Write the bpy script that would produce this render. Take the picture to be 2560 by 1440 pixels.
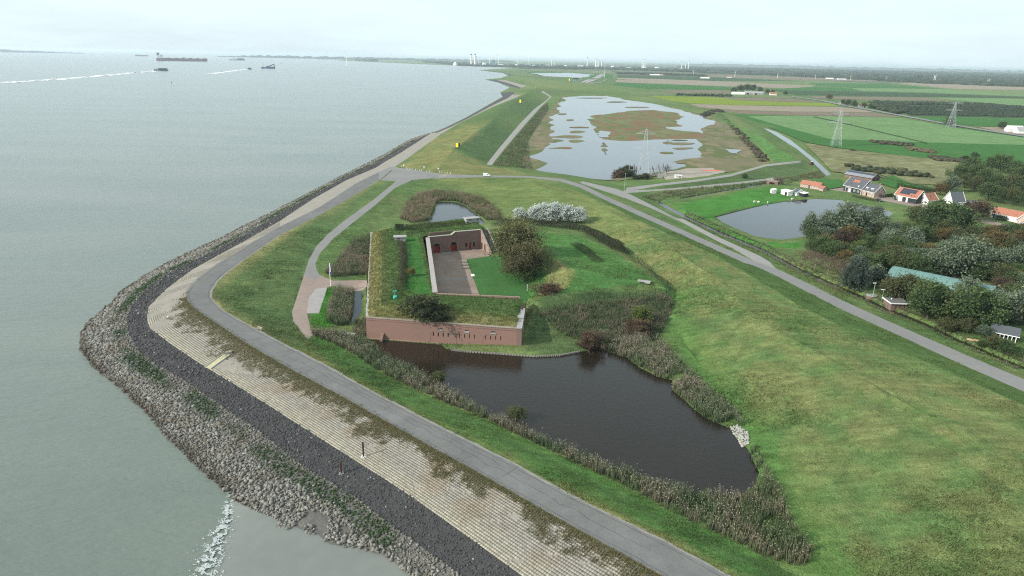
import bpy, bmesh, math, random
import numpy as np
from mathutils import Vector, Matrix
from mathutils.geometry import delaunay_2d_cdt
from mathutils.bvhtree import BVHTree

for o in list(bpy.data.objects): bpy.data.objects.remove(o)
SC = bpy.context.scene
COL = SC.collection
rng = np.random.default_rng(7)
random.seed(7)
R = math.radians

# ------------------------------------------------------------------ camera
CAM_H = 76.0
PITCH, ROLL = R(18.6), R(1.215)
cam_d = bpy.data.cameras.new('camera'); cam = bpy.data.objects.new('camera', cam_d)
COL.objects.link(cam); SC.camera = cam
cam_d.sensor_width = 36.0; cam_d.lens = 24.0; cam_d.clip_start = 1.0; cam_d.clip_end = 200000.0
FPX = 2560 * 24.0 / 36.0
_f = Vector((0, math.cos(PITCH), -math.sin(PITCH))); _u0 = Vector((0, math.sin(PITCH), math.cos(PITCH))); _r0 = Vector((1, 0, 0))
_r = _r0 * math.cos(ROLL) + _u0 * math.sin(ROLL); _u = -_r0 * math.sin(ROLL) + _u0 * math.cos(ROLL)
M = Matrix(((_r.x, _u.x, -_f.x, 0), (_r.y, _u.y, -_f.y, 0), (_r.z, _u.z, -_f.z, CAM_H), (0, 0, 0, 1)))
cam.matrix_world = M
CAMP = Vector((0, 0, CAM_H))

# ------------------------------------------------------------------ sky, sun, exposure
SUN_EL, SHADOW_AZ = R(29.0), R(22.0)           # shadows fall towards (cos, sin) of SHADOW_AZ
to_sun = Vector((-math.cos(SHADOW_AZ) * math.cos(SUN_EL), -math.sin(SHADOW_AZ) * math.cos(SUN_EL), math.sin(SUN_EL)))
W = bpy.data.worlds.new('World'); SC.world = W; W.use_nodes = True
wn, wl = W.node_tree.nodes, W.node_tree.links
wn.clear()
wo = wn.new('ShaderNodeOutputWorld'); bg = wn.new('ShaderNodeBackground'); sky = wn.new('ShaderNodeTexSky')
sky.sky_type = 'NISHITA'; sky.sun_disc = False; sky.sun_elevation = SUN_EL
sky.sun_rotation = math.atan2(to_sun.x, to_sun.y)
sky.air_density = 1.0; sky.dust_density = 2.5; sky.ozone_density = 1.2; sky.altitude = 0
# thin veil of high cloud over the whole dome
tc = wn.new('ShaderNodeTexCoord'); mp = wn.new('ShaderNodeMapping'); mp.inputs['Scale'].default_value = (1.1, 2.2, 9.0)
mp.inputs['Rotation'].default_value = (0, 0, R(25))
nz = wn.new('ShaderNodeTexNoise'); nz.inputs['Scale'].default_value = 1.6; nz.inputs['Detail'].default_value = 7; nz.inputs['Roughness'].default_value = 0.6
rp = wn.new('ShaderNodeMapRange'); rp.inputs[1].default_value = 0.35; rp.inputs[2].default_value = 0.72; rp.inputs[3].default_value = 0.66; rp.inputs[4].default_value = 0.92
mx = wn.new('ShaderNodeMix'); mx.data_type = 'RGBA'
mx.inputs['B'].default_value = (5.9, 7.1, 7.6, 1)
wl.new(tc.outputs['Generated'], mp.inputs['Vector']); wl.new(mp.outputs[0], nz.inputs['Vector']); wl.new(nz.outputs['Fac'], rp.inputs[0])
wl.new(rp.outputs[0], mx.inputs['Factor']); wl.new(sky.outputs[0], mx.inputs['A'])
wl.new(mx.outputs['Result'], bg.inputs['Color']); wl.new(bg.outputs[0], wo.inputs[0])
bg.inputs['Strength'].default_value = 0.11
sl = bpy.data.lights.new('sun', 'SUN'); sl.energy = 3.7; sl.angle = R(0.8); sl.color = (1.0, 0.95, 0.87)
so = bpy.data.objects.new('sun', sl); COL.objects.link(so)
so.rotation_euler = (-to_sun).to_track_quat('-Z', 'Y').to_euler(); so.location = (-200, -80, 200)
SC.view_settings.view_transform = 'Standard'; SC.view_settings.look = 'None'
SC.view_settings.exposure = 0.60; SC.view_settings.gamma = 1.0; SC.view_settings.use_curve_mapping = False
SC.render.engine = 'CYCLES'
SC.cycles.volume_bounces = 1; SC.cycles.max_bounces = 6; SC.cycles.diffuse_bounces = 2; SC.cycles.transparent_max_bounces = 8
SC.cycles.volume_max_steps = 64; SC.cycles.use_denoising = False; SC.cycles.filter_width = 1.15; SC.cycles.use_adaptive_sampling = False
SC.cycles.sample_clamp_indirect = 4.0

# ------------------------------------------------------------------ helpers
def ray(px, py):
    return (_f + _r * ((px - 1280.) / FPX) - _u * ((py - 720.) / FPX))
def U(px, py, z=0.0):
    """surveyed point of the photograph -> world point at height z"""
    d = ray(px, py); t = (z - CAM_H) / d.z
    return Vector((d.x * t, d.y * t, z))
def UL(pts, z=None):
    return [U(p[0], p[1], p[2] if len(p) > 2 else z) for p in pts]

def tag(o, label=None, cat=None, group=None, kind=None):
    if label: o['label'] = label
    if cat: o['category'] = cat
    if group: o['group'] = group
    if kind: o['kind'] = kind
    return o
def link(name, me, mat=None, parent=None, loc=None, rotz=0.0):
    o = bpy.data.objects.new(name, me); COL.objects.link(o)
    if mat is not None and me is not None and len(me.materials) == 0: me.materials.append(mat)
    if parent is not None: o.parent = parent
    if loc is not None: o.location = loc
    if rotz: o.rotation_euler = (0, 0, rotz)
    return o
def empty(name, loc=(0, 0, 0), rotz=0.0):
    o = bpy.data.objects.new(name, None); COL.objects.link(o); o.location = loc; o.rotation_euler = (0, 0, rotz)
    o.empty_display_size = 0.3
    return o
def mesh_np(name, V, Fq, cols=None, smooth=False):
    """V (n,3); Fq (m,k) same-size faces; cols (n,3) per vertex colour"""
    me = bpy.data.meshes.new(name)
    V = np.asarray(V, dtype=np.float32); Fq = np.asarray(Fq, dtype=np.int32)
    m, k = Fq.shape
    me.vertices.add(len(V)); me.vertices.foreach_set('co', V.ravel())
    me.loops.add(m * k); me.loops.foreach_set('vertex_index', Fq.ravel())
    me.polygons.add(m); me.polygons.foreach_set('loop_start', np.arange(m, dtype=np.int32) * k)
    me.polygons.foreach_set('loop_total', np.full(m, k, dtype=np.int32))
    if smooth: me.polygons.foreach_set('use_smooth', np.ones(m, dtype=bool))
    me.update(calc_edges=True)
    if cols is not None:
        a = me.color_attributes.new('Col', 'FLOAT_COLOR', 'POINT')
        c = np.ones((len(V), 4), dtype=np.float32); c[:, :3] = cols
        a.data.foreach_set('color', c.ravel())
    return me
class MB:
    """collects boxes, bars, prisms and tubes into one mesh"""
    def __init__(s): s.v = []; s.f = []
    def add(s, vs, fs):
        b = len(s.v); s.v += [tuple(v) for v in vs]; s.f += [tuple(i + b for i in f) for f in fs]; return s
    def box(s, c, d, rz=0.0):
        x, y, z = d[0] / 2, d[1] / 2, d[2] / 2; ca, sa = math.cos(rz), math.sin(rz)
        vs = []
        for a, b, e in ((-x, -y, -z), (x, -y, -z), (x, y, -z), (-x, y, -z), (-x, -y, z), (x, -y, z), (x, y, z), (-x, y, z)):
            vs.append((c[0] + a * ca - b * sa, c[1] + a * sa + b * ca, c[2] + e))
        return s.add(vs, [(3, 2, 1, 0), (4, 5, 6, 7), (0, 1, 5, 4), (1, 2, 6, 5), (2, 3, 7, 6), (3, 0, 4, 7)])
    def bar(s, a, b, w, h=None):
        a, b = Vector(a), Vector(b); h = h or w; d = (b - a)
        if d.length < 1e-6: return s
        d.normalize(); up = Vector((0, 0, 1)) if abs(d.z) < 0.95 else Vector((1, 0, 0))
        r = d.cross(up).normalized() * w / 2; u = r.cross(d).normalized() * h / 2
        vs = [a - r - u, a + r - u, a + r + u, a - r + u, b - r - u, b + r - u, b + r + u, b - r + u]
        return s.add(vs, [(0, 1, 2, 3), (7, 6, 5, 4), (4, 5, 1, 0), (5, 6, 2, 1), (6, 7, 3, 2), (7, 4, 0, 3)])
    def tube(s, pts, rad, n=8, caps=True):
        pts = [Vector(p) for p in pts]
        if not hasattr(rad, '__len__'): rad = [rad] * len(pts)
        b = len(s.v)
        for i, p in enumerate(pts):
            d = (pts[min(i + 1, len(pts) - 1)] - pts[max(i - 1, 0)]).normalized()
            up = Vector((0, 0, 1)) if abs(d.z) < 0.95 else Vector((1, 0, 0))
            r = d.cross(up).normalized(); u = r.cross(d).normalized()
            for k in range(n):
                t = 2 * math.pi * k / n
                s.v.append(tuple(p + r * (math.cos(t) * rad[i]) + u * (math.sin(t) * rad[i])))
        for i in range(len(pts) - 1):
            for k in range(n):
                s.f.append((b + i * n + k, b + i * n + (k + 1) % n, b + (i + 1) * n + (k + 1) % n, b + (i + 1) * n + k))
        if caps:
            s.f.append(tuple(b + k for k in reversed(range(n)))); e = b + (len(pts) - 1) * n
            s.f.append(tuple(e + k for k in range(n)))
        return s
    def prism(s, poly, z0, z1):
        n = len(poly); b = [(p[0], p[1], z0) for p in poly] + [(p[0], p[1], z1) for p in poly]
        return s.add(b, [tuple(reversed(range(n))), tuple(range(n, 2 * n))] + [(i, (i + 1) % n, n + (i + 1) % n, n + i) for i in range(n)])
    def mesh(s, name, smooth=False):
        me = bpy.data.meshes.new(name); me.from_pydata(s.v, [], s.f); me.update()
        if smooth: me.polygons.foreach_set('use_smooth', np.ones(len(me.polygons), dtype=bool))
        return me
    def build(s, name, mat, parent=None, loc=None, smooth=False, rotz=0.0):
        return link(name, s.mesh(name, smooth), mat, parent, loc, rotz)

# numpy value noise -----------------------------------------------------------
_perm = rng.permutation(4096); _val = rng.random(4096)
def vnoise(x, y, s=1.0, seed=0):
    x = np.asarray(x) / s + seed * 17.3; y = np.asarray(y) / s + seed * 31.7
    xi, yi = np.floor(x).astype(int), np.floor(y).astype(int); fx, fy = x - xi, y - yi
    fx = fx * fx * (3 - 2 * fx); fy = fy * fy * (3 - 2 * fy)
    h = lambda a, b: _val[_perm[(_perm[a & 4095] + b) & 4095]]
    return (h(xi, yi) * (1 - fx) + h(xi + 1, yi) * fx) * (1 - fy) + (h(xi, yi + 1) * (1 - fx) + h(xi + 1, yi + 1) * fx) * fy
def fbm(x, y, s=1.0, o=4, seed=0):
    t = 0; a = 0.5; w = 0
    for i in range(o):
        t = t + a * vnoise(x, y, s / 2 ** i, seed + i); w += a; a *= 0.55
    return t / w
def in_poly(P, poly):
    """P (n,2) inside polygon"""
    x, y = P[:, 0], P[:, 1]; r = np.zeros(len(P), bool); n = len(poly)
    for i in range(n):
        x0, y0 = poly[i][0], poly[i][1]; x1, y1 = poly[(i + 1) % n][0], poly[(i + 1) % n][1]
        if y0 == y1: continue
        c = ((y0 > y) != (y1 > y)) & (x < (x1 - x0) * (y - y0) / (y1 - y0) + x0)
        r ^= c
    return r
def dist_line(P, line):
    """distance of points to polyline (2d)"""
    d = np.full(len(P), 1e9)
    for a, b in zip(line[:-1], line[1:]):
        ax, ay, bx, by = a[0], a[1], b[0], b[1]; L = (bx - ax) ** 2 + (by - ay) ** 2 + 1e-9
        t = np.clip(((P[:, 0] - ax) * (bx - ax) + (P[:, 1] - ay) * (by - ay)) / L, 0, 1)
        d = np.minimum(d, np.hypot(P[:, 0] - ax - t * (bx - ax), P[:, 1] - ay - t * (by - ay)))
    return d
def lerp3(a, b, t):
    t = np.asarray(t)[:, None]; return np.asarray(a) * (1 - t) + np.asarray(b) * t

# ------------------------------------------------------------------ materials
MATS = {}
def mat(name, col=(0.5, 0.5, 0.5), rough=0.8, attr=False, noise=None, bump=None, metal=0.0, trans=0.0, spec=0.3, emit=None):
    """noise: list of (scale, amount) brightness variation; bump: (scale, strength, distance)"""
    if name in MATS: return MATS[name]
    m = bpy.data.materials.new(name); m.use_nodes = True; MATS[name] = m
    n, l = m.node_tree.nodes, m.node_tree.links
    p = n['Principled BSDF']; p.inputs['Roughness'].default_value = rough; p.inputs['Metallic'].default_value = metal
    p.inputs['Specular IOR Level'].default_value = spec
    if attr:
        a = n.new('ShaderNodeVertexColor'); a.layer_name = 'Col'; c = a.outputs['Color']
    else:
        a = n.new('ShaderNodeRGB'); a.outputs[0].default_value = (*col, 1); c = a.outputs[0]
    geo = n.new('ShaderNodeNewGeometry') if (noise or bump) else None
    for sc, am in (noise or []):
        t = n.new('ShaderNodeTexNoise'); t.inputs['Scale'].default_value = sc; t.inputs['Detail'].default_value = 4; t.inputs['Roughness'].default_value = 0.6
        l.new(geo.outputs['Position'], t.inputs['Vector'])
        r = n.new('ShaderNodeMapRange'); r.inputs[1].default_value = 0.25; r.inputs[2].default_value = 0.75
        r.inputs[3].default_value = 1 - am; r.inputs[4].default_value = 1 + am; l.new(t.outputs['Fac'], r.inputs[0])
        v = n.new('ShaderNodeVectorMath'); v.operation = 'SCALE'; l.new(c, v.inputs[0]); l.new(r.outputs[0], v.inputs['Scale']); c = v.outputs[0]
    l.new(c, p.inputs['Base Color'])
    if bump:
        t = n.new('ShaderNodeTexNoise'); t.inputs['Scale'].default_value = bump[0]; t.inputs['Detail'].default_value = 3
        l.new(geo.outputs['Position'], t.inputs['Vector'])
        b = n.new('ShaderNodeBump'); b.inputs['Strength'].default_value = bump[1]; b.inputs['Distance'].default_value = bump[2]
        l.new(t.outputs['Fac'], b.inputs['Height']); l.new(b.outputs[0], p.inputs['Normal'])
    if trans > 0:
        tr = n.new('ShaderNodeBsdfTranslucent'); ms = n.new('ShaderNodeMixShader'); ms.inputs[0].default_value = trans
        l.new(c, tr.inputs['Color']); l.new(p.outputs[0], ms.inputs[1]); l.new(tr.outputs[0], ms.inputs[2])
        l.new(ms.outputs[0], n['Material Output'].inputs['Surface'])
    return m
def water_mat(name, col, rough, s1, s2, dist, stretch=(1, 1, 1), rot=0.0, var=0.12, tint=None):
    m = bpy.data.materials.new(name); m.use_nodes = True; MATS[name] = m
    n, l = m.node_tree.nodes, m.node_tree.links; p = n['Principled BSDF']
    p.inputs['Roughness'].default_value = rough; p.inputs['IOR'].default_value = 1.33; p.inputs['Specular IOR Level'].default_value = 0.4
    g = n.new('ShaderNodeNewGeometry'); mpn = n.new('ShaderNodeMapping'); mpn.inputs['Scale'].default_value = stretch; mpn.inputs['Rotation'].default_value = (0, 0, rot)
    l.new(g.outputs['Position'], mpn.inputs[0])
    h = None
    for sc, w in ((s1, 1.0), (s2, 0.45)):
        t = n.new('ShaderNodeTexNoise'); t.inputs['Scale'].default_value = sc; t.inputs['Detail'].default_value = 3; l.new(mpn.outputs[0], t.inputs['Vector'])
        mu = n.new('ShaderNodeMath'); mu.operation = 'MULTIPLY'; mu.inputs[1].default_value = w; l.new(t.outputs['Fac'], mu.inputs[0])
        if h is None: h = mu.outputs[0]
        else:
            ad = n.new('ShaderNodeMath'); l.new(h, ad.inputs[0]); l.new(mu.outputs[0], ad.inputs[1]); h = ad.outputs[0]
    b = n.new('ShaderNodeBump'); b.inputs['Strength'].default_value = 1.0; b.inputs['Distance'].default_value = dist
    l.new(h, b.inputs['Height']); l.new(b.outputs[0], p.inputs['Normal'])
    t = n.new('ShaderNodeTexNoise'); t.inputs['Scale'].default_value = 0.012; t.inputs['Detail'].default_value = 5; t.inputs['Distortion'].default_value = 0.6
    l.new(mpn.outputs[0], t.inputs['Vector'])
    mxn = n.new('ShaderNodeMix'); mxn.data_type = 'RGBA'; tint = tint or tuple(c * (1 + 2 * var) for c in col)
    mxn.inputs['A'].default_value = (*[c * (1 - var) for c in col], 1); mxn.inputs['B'].default_value = (*tint, 1)
    r = n.new('ShaderNodeMapRange'); r.inputs[1].default_value = 0.35; r.inputs[2].default_value = 0.65; l.new(t.outputs['Fac'], r.inputs[0])
    l.new(r.outputs[0], mxn.inputs['Factor']); l.new(mxn.outputs['Result'], p.inputs['Base Color'])
    return m
# ------------------------------------------------------------------ survey of the land: break lines (photo x, photo y, height)
ROCK_OUT = [(1236,253),(1160,296),(1110,320),(1086,330),(1065,336),(1025,349),(995,366),(960,387),(900,417),(867,433),(800,468),(700,520),(650,545),(600,570),(541,600),(480,628),(417,658),(367,687),(308,725),(267,767),(217,808),(200,838),(200,871),(233,917),(283,958),(330,1000),(375,1042),(400,1079),(475,1150),(521,1196),(550,1218),(575,1240)]
ROCK_SAND = [(592,1261,.1),(658,1290,.2),(700,1323,.25),(779,1336,.35),(821,1366,.4),(904,1373,.4),(967,1394,.4),(1029,1440,.45),(1180,1535,.5),(1330,1640,.5)]
DARK_LOW = [(1042,350),(1018,362),(960,399),(867,442),(783,488),(700,535),(592,600),(500,646),(417,687),(367,725),(329,767),(317,800),(325,842),(350,880),(380,905),(425,930),(483,965),(560,1020),(633,1068),(700,1120),(758,1165),(883,1240),(1008,1335),(1154,1440),(1300,1545),(1430,1640)]
DARK_TOP = [(1077,333),(1042,356),(995,386),(960,406),(940,419),(867,450),(783,497),(700,552),(617,600),(562,629),(479,675),(417,721),(371,767),(367,796),(375,821),(437,867),(508,914),(654,1002),(758,1069),(904,1161),(1008,1227),(1133,1315),(1300,1436),(1420,1520),(1590,1640)]
ROAD_OUT = [(1109,330),(1089,346),(1054,369),(1001,400),(975,417),(947,430),(887,460),(800,517),(700,566),(660,588),(600,625),(540,660),(490,698),(465,725),(462,745),(475,765),(510,790),(560,822),(617,861),(717,920),(842,986),(967,1057),(1092,1127),(1217,1196),(1340,1268),(1480,1346),(1650,1440),(1800,1525),(2000,1640)]
ROAD_IN = [(947,450),(900,480),(800,537),(700,588),(683,600),(604,654),(546,700),(529,729),(529,746),(562,779),(646,825),(708,858),(833,921),(880,950),(1017,1023),(1155,1092),(1292,1160),(1439,1243),(1659,1348),(1824,1440),(1980,1530),(2180,1640)]
TRACK_R = [(987,417),(1018,396),(1065,362),(1100,337),(1113,330)]
J_TOP = [(987,417,5.5),(1000,420,5.7),(1060,428,6),(1110,436,6.2),(1205,438,6.6),(1320,440,7),(1405,447,7.2),(1460,463,7.2),(1510,488,6.8),(1610,532,5.6),(1710,576,4.4),(1810,620,3.5),(1885,652,3.1)]
J_BOT = [(947,450,5.4),(990,453,5.6)]
J_BOT2 = [(987,470,5.5),(1030,450,5.9),(1080,446.5,6.1),(1200,443,6.6),(1320,444,7),(1400,453,7.2),(1450,469,7.2),(1500,494,6.8),(1600,540,5.6),(1700,585,4.4),(1800,630,3.5),(1860,657,3.2),(1900,670,3.1)]
MR_L = [(1900,670,3.1),(1950,694,3),(2030,736,3),(2100,772,3),(2200,817,3),(2300,863,3),(2400,909,3),(2560,979,3),(2800,1085,3),(3050,1195,3)]
MR_R = [(1940,672,3),(1960,680,3),(2040,718,3),(2110,753,3),(2210,798,3),(2310,842,3),(2410,885,3),(2560,948,3),(2800,1050,3),(3050,1155,3)]
LR_L = [(1450,457,7),(1480,468,6.5),(1520,481,5.5),(1565,496,4.4),(1624,519,3.4),(1707,557,3.0),(1790,601,2.9),(1850,632,3),(1885,652,3.1)]
LR_R = [(1455,453,6.9),(1500,463,6.2),(1545,473,5),(1580,488,4),(1624,510,3.3),(1707,547,3),(1790,590,2.9),(1850,617,2.9),(1900,640,2.95),(1925,655,3),(1940,672,3)]
PATH_L = [(990,453,5.6),(933,500,4.9),(867,547,4.3),(817,587,3.8),(790,617,3.5),(773,647,3.3),(760,687,3.2),(747,727,3.1),(730,780,3.0),(733,803,2.95),(760,838,2.8)]
PATH_R = [(987,470,5.5),(933,517,4.9),(887,553,4.3),(833,597,3.8),(800,633,3.5),(788,660,3.3),(793,677,3.2),(800,688,3.2),(833,702,3.1),(917,700,2.8)]
PATH_R2 = [(917,716,2.8),(833,714,3.1),(818,719,3.1),(797,783,3),(767,783,3),(772,803,2.95),(782,836,2.8)]
PLAZA_END = [(760,838,2.8),(770,848,2.8),(782,836,2.8)]
K1 = [(1400,460,7.2),(1500,501,7.4),(1600,552,7.8),(1700,598,8),(1800,643,8),(1900,703,8),(2011,770,8),(2114,820,8),(2217,864,8),(2371,928,8),(2560,1012,8),(2800,1115,8),(3050,1225,8)]
K2 = [(1330,452,7),(1500,513,7.3),(1600,574,7.4),(1700,636,7.7),(1800,702,7.9),(1900,803,8.2),(2011,862,8.3),(2150,942,8.3),(2300,1027,8.3),(2450,1112,8.3),(2560,1175,8.3),(2800,1310,8.3),(3000,1420,8.3)]
TOE = [(945,560,2.3),(985,545,2.2),(1012,500,2.2),(1060,482,2.3),(1120,478,2.3),(1190,483,2.3),(1240,508,2.3),(1265,545,2.4),(1310,552,2.9),(1440,562,3.1),(1500,577,3.2),(1560,625,3.1),(1620,672,2.9),(1684,716,2.7),(1690,740,2.5),(1665,800,2.3),(1705,850,2.2),(1785,960,2.2),(1870,1060,2.2),(1890,1110,2.2),(1930,1190,2.2),(1975,1290,2.3),(2040,1390,2.3),(2110,1460,2.4),(2220,1560,2.5),(2320,1640,2.5)]
B1 = [(780,830,2.5),(830,856,2),(880,884,2),(950,930,2),(1017,965,2),(1100,1002,2),(1200,1043,2),(1292,1086,2),(1384,1130,2),(1457,1165,2),(1567,1218,2),(1650,1264,2),(1751,1314,2),(1842,1356,2),(1930,1404,2),(2010,1448,2),(2120,1535,2.1),(2250,1640,2.2)]
FL, FR = U(917, 845, 1.2), U(1303, 864, 2.5)
MOAT = [(925,862),(960,888),(1010,916),(1060,946),(1110,974),(1160,1004),(1210,1034),(1260,1060),(1310,1080),(1360,1104),(1420,1128),(1480,1150),(1540,1172),(1600,1194),(1660,1216),(1720,1230),(1800,1238),(1850,1238),(1888,1220),(1898,1180),(1882,1150),(1872,1125),(1840,1096),(1830,1073),(1800,1060),(1768,1046),(1736,1024),(1712,1000),(1682,975),(1680,950),(1645,942),(1600,920),(1570,895),(1505,874),(1448,879),(1400,888),(1338,891),(1250,884),(1160,878),(1115,872),(1103,861.5),(955,850),(916,848)]
POND_BACK = [(1091,506),(1110,504),(1142,506),(1163,514),(1183,529),(1199,541),(1212,556),(1195,566),(1070,570),(1072,553),(1087,527)]
MOAT_W = [(889,727),(906,727),(905,775),(892,803),(876,808),(879,780)]
COURT = None
MOUND = [[(1319,700,2),(1322,745,2)],
         [(1300,640,2),(1319,700,2)],[(1245,600,2.4),(1300,640,2)],
         [(1290,578,6.0),(1352,591,7),(1372,644,7.2),(1392,657,7.4),(1418,677,7.5),(1434,703,7.6),(1425,719,7.6),(1345,747,7.5)],
         [(1290,566,5.5),(1440,588,6.5),(1500,610,6.3),(1552,640,6.1),(1600,662,6),(1643,704,5.8)],
         [(1425,719,7.6),(1438,735,7.2),(1536,719,6.8),(1602,703,6.5),(1643,704,5.8)],
         [(1672,722,4.0),(1672,731,3.9),(1625,738,4.2),(1575,741,4.3),(1503,751,4.4),(1438,764,4.5),(1366,781,4.6),(1334,782,4.4)],
         [(1320,800,3.6),(1313,850,2.6),(1303,866,2.4),(1250,868,2.3),(1110,864.5,2.2)],
         [(1300,880,1.9),(1400,878,1.9),(1450,865,2.1),(1520,860,2.0),(1600,895,1.9),(1660,930,1.9)]]
DITCH = [(1645,507),(1707,540),(1800,582),(1914,629),(1997,674),(2121,729),(2162,746),(2212,773),(2276,796),(2334,821),(2393,851),(2451,875),(2500,897),(2560,921),(2800,1024),(3050,1130)]
DITCH2 = [(1645,507),(1700,496),(1800,479),(1880,465),(1938,454)]
POND = [(1788,542),(1852,525.6),(1914,511),(1980,501),(2038,496.6),(2100,499),(2162,513),(2212,523.5),(2233,532),(2222,542),(2162,557),(2080,577),(2005,592),(1955,599),(1893,592),(1839,571),(1806,555)]
CANAL = [(1910,321),(1932,334),(1966,356),(1992,372),(2027,401),(2066,439),(2078,436),(2036,397),(2002,370),(1975,349),(1941,330),(1918,322)]
XDIKE = [[(1570,468,4.6),(1650,461,5),(1748,450,5),(1830,437,5),(1914,413,5),(2003,403,5)],[(1575,474,4.4),(1686,474,2.5),(1831,461,2.3),(1914,451,2.3),(1990,440,2.2),(2045,425,2.2)],
         [(1590,455,2.2),(1750,441,1.75),(1860,425,1.75),(1925,404,1.75)],
         [(1925,404,1.75),(1868,342,1.75),(1800,284,1.75)],[(2003,403,5),(1950,372,5),(1890,330,5),(1840,300,5),(1803,281,4.6)],[(2045,425,2.2),(2020,398,1.75),(1960,360,1.75),(1900,322,1.75),(1820,282,1.75)],
         [(1700,262,1.75),(1803,281,4.6)],[(1560,236,4),(1620,247,4.5),(1700,266,4.6),(1790,280,4.6)],[(1545,245,1.75),(1620,258,1.75),(1700,276,1.75),(1770,290,1.75)],[(1565,230,1.75),(1625,240,1.75),(1710,258,1.75)]]
NDIKE = [[(1332,227,9.5),(1300,246,9.5),(1246,289,9.5),(1180,336,9.5),(1143,371,9.5),(1118,395,8.6),(1085,422,6.4)],
         [(1216,411,3.2),(1248,370,3.2),(1297,312,3.2),(1335,273,3.2),(1364,252,3.2),(1374,242,3.2),(1364,236,3.6),(1352,230,4)],
         [(1229,413,3.2),(1259,374,3.2),(1317,306,3.2),(1350,269,3.2),(1379,242,3.2),(1368,234,3.6),(1357,227,4)],
         [(1332,227,9.5),(1352,216,9.5),(1310,196,9),(1280,189,8.5),(1262,184,6),(1235,178,3)],
         [(1109,330,5),(1150,303,5),(1235,262,5),(1284,243,5),(1302,238,5),(1295,232,5),(1272,226,5),(1318,220,5),(1303,210,5),(1262,199,5),(1250,197,4)],
         [(1300,432,5),(1235,417,3.6),(1216,411,3.2)],[(1320,432,4.5),(1400,437,4),(1480,452,3.8)],[(1330,420,2),(1420,436,2),(1490,448,2),(1545,462,2)]]
COAST_FAR = [(1236,253),(1256,242),(1250,231),(1274,219),(1247,207),(1212,198.5),(1252,195),(1276,191),(1256,182.5),(1195,175.5),(1240,172),(1283,170),(1240,167.5),(1160,165),(1000,158),(870,152.5),(845,151.8)]
lines = []
def L(pts, z=None): lines.append(UL(pts, z))
L(ROCK_OUT, -0.05); L([ROCK_OUT[-1]] + ROCK_SAND, .1)
lines[-1][0].z = -0.05
L(DARK_LOW, 1.9); L(DARK_TOP, 3.0); L(ROAD_OUT, 5.0); L(ROAD_IN, 5.1); L(TRACK_R, 5.05)
for q in (J_TOP, J_BOT, J_BOT2, MR_L, MR_R, LR_L, LR_R, PATH_L, PATH_R, PATH_R2, PLAZA_END, K1, K2, TOE, B1): L(q)
L(MOAT + MOAT[:1], 1.2); L(POND_BACK + POND_BACK[:1], 1.2); L(MOAT_W + MOAT_W[:1], 1.2)
for q in MOUND + XDIKE + NDIKE: L(q)
def shift(pts, dx, dy, z): return [(p[0] + dx, p[1] + dy, z) for p in pts]
L(shift(DITCH, 0, 3, 1.1)); L(shift(DITCH, 3, -3, 1.1)); L(shift(DITCH, -5, 10, 2.0)); L(shift(DITCH, 8, -10, 1.9))
L(shift(DITCH2[1:], 0, 2, 1.1)); L(shift(DITCH2[1:], 0, -2, 1.1)); L(shift(DITCH2[1:], 3, 7, 1.9)); L(shift(DITCH2[1:-1], -3, -9, 2.2))
L(POND + POND[:1], 1.3); L([(1160 + (p[0] - 1160) * 1, p[1]) for p in POND + POND[:1]], 1.3)
cx_, cy_ = 2010, 545
L([(cx_ + (p[0] - cx_) * 1.04, cy_ + (p[1] - cy_) * 1.07, 1.8) for p in POND + POND[:1]])
L(CANAL + CANAL[:1], 1.2); L([(1905,316,1.9),(1930,330,1.9)])
L(COAST_FAR, 0.0)
for _z, _pts in ((1.75, [(1415,242),(1520,240),(1580,252),(1690,272),(1780,302),(1752,325),(1766,360),(1740,392),(1710,415),(1640,426),(1560,436),(1528,447),(1490,445),(1345,425),(1335,385),(1355,360),(1388,320),(1380,295),(1395,280),(1400,260),(1415,242)]), (1.75, [(1362,290),(1345,330),(1330,360),(1322,400)]), (1.75, [(1480,300),(1600,310),(1700,330)]), (1.75, [(1500,360),(1600,390),(1700,380)]), (1.75, [(1800,310),(1850,360),(1895,400)]), (1.75, [(1850,284),(1960,300),(2100,330),(2300,360)])): L(_pts, _z)
# courtyard floor (flat, 2 m) and the fort's footprint
C_BL, C_BR, C_SE = U(1072, 634.5, 2), U(1201.4, 622, 2), U(1227.5, 634.5, 2)
C_FL = U(1091, 732, 8.75); C_FL.z = 2; C_FR = U(1300, 745, 8.2); C_FR.z = 2
lines.append([C_FL, C_BL, C_BR, C_SE, U(1300, 640, 2)]); lines.append([C_FL, C_FR, U(1322, 745, 2)])
FB = U(927, 581, 7.3); FB.z = 2.0
FLn = (FL - FB).normalized()
lines.append([Vector((FL.x - .6, FL.y, 1.2)), Vector((FB.x - .8, FB.y + 1, 2.0)), Vector((FB.x + 34, FB.y + 17, 2.0)), Vector((C_BR.x + 8, C_BR.y + 13, 2.4))])
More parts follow.
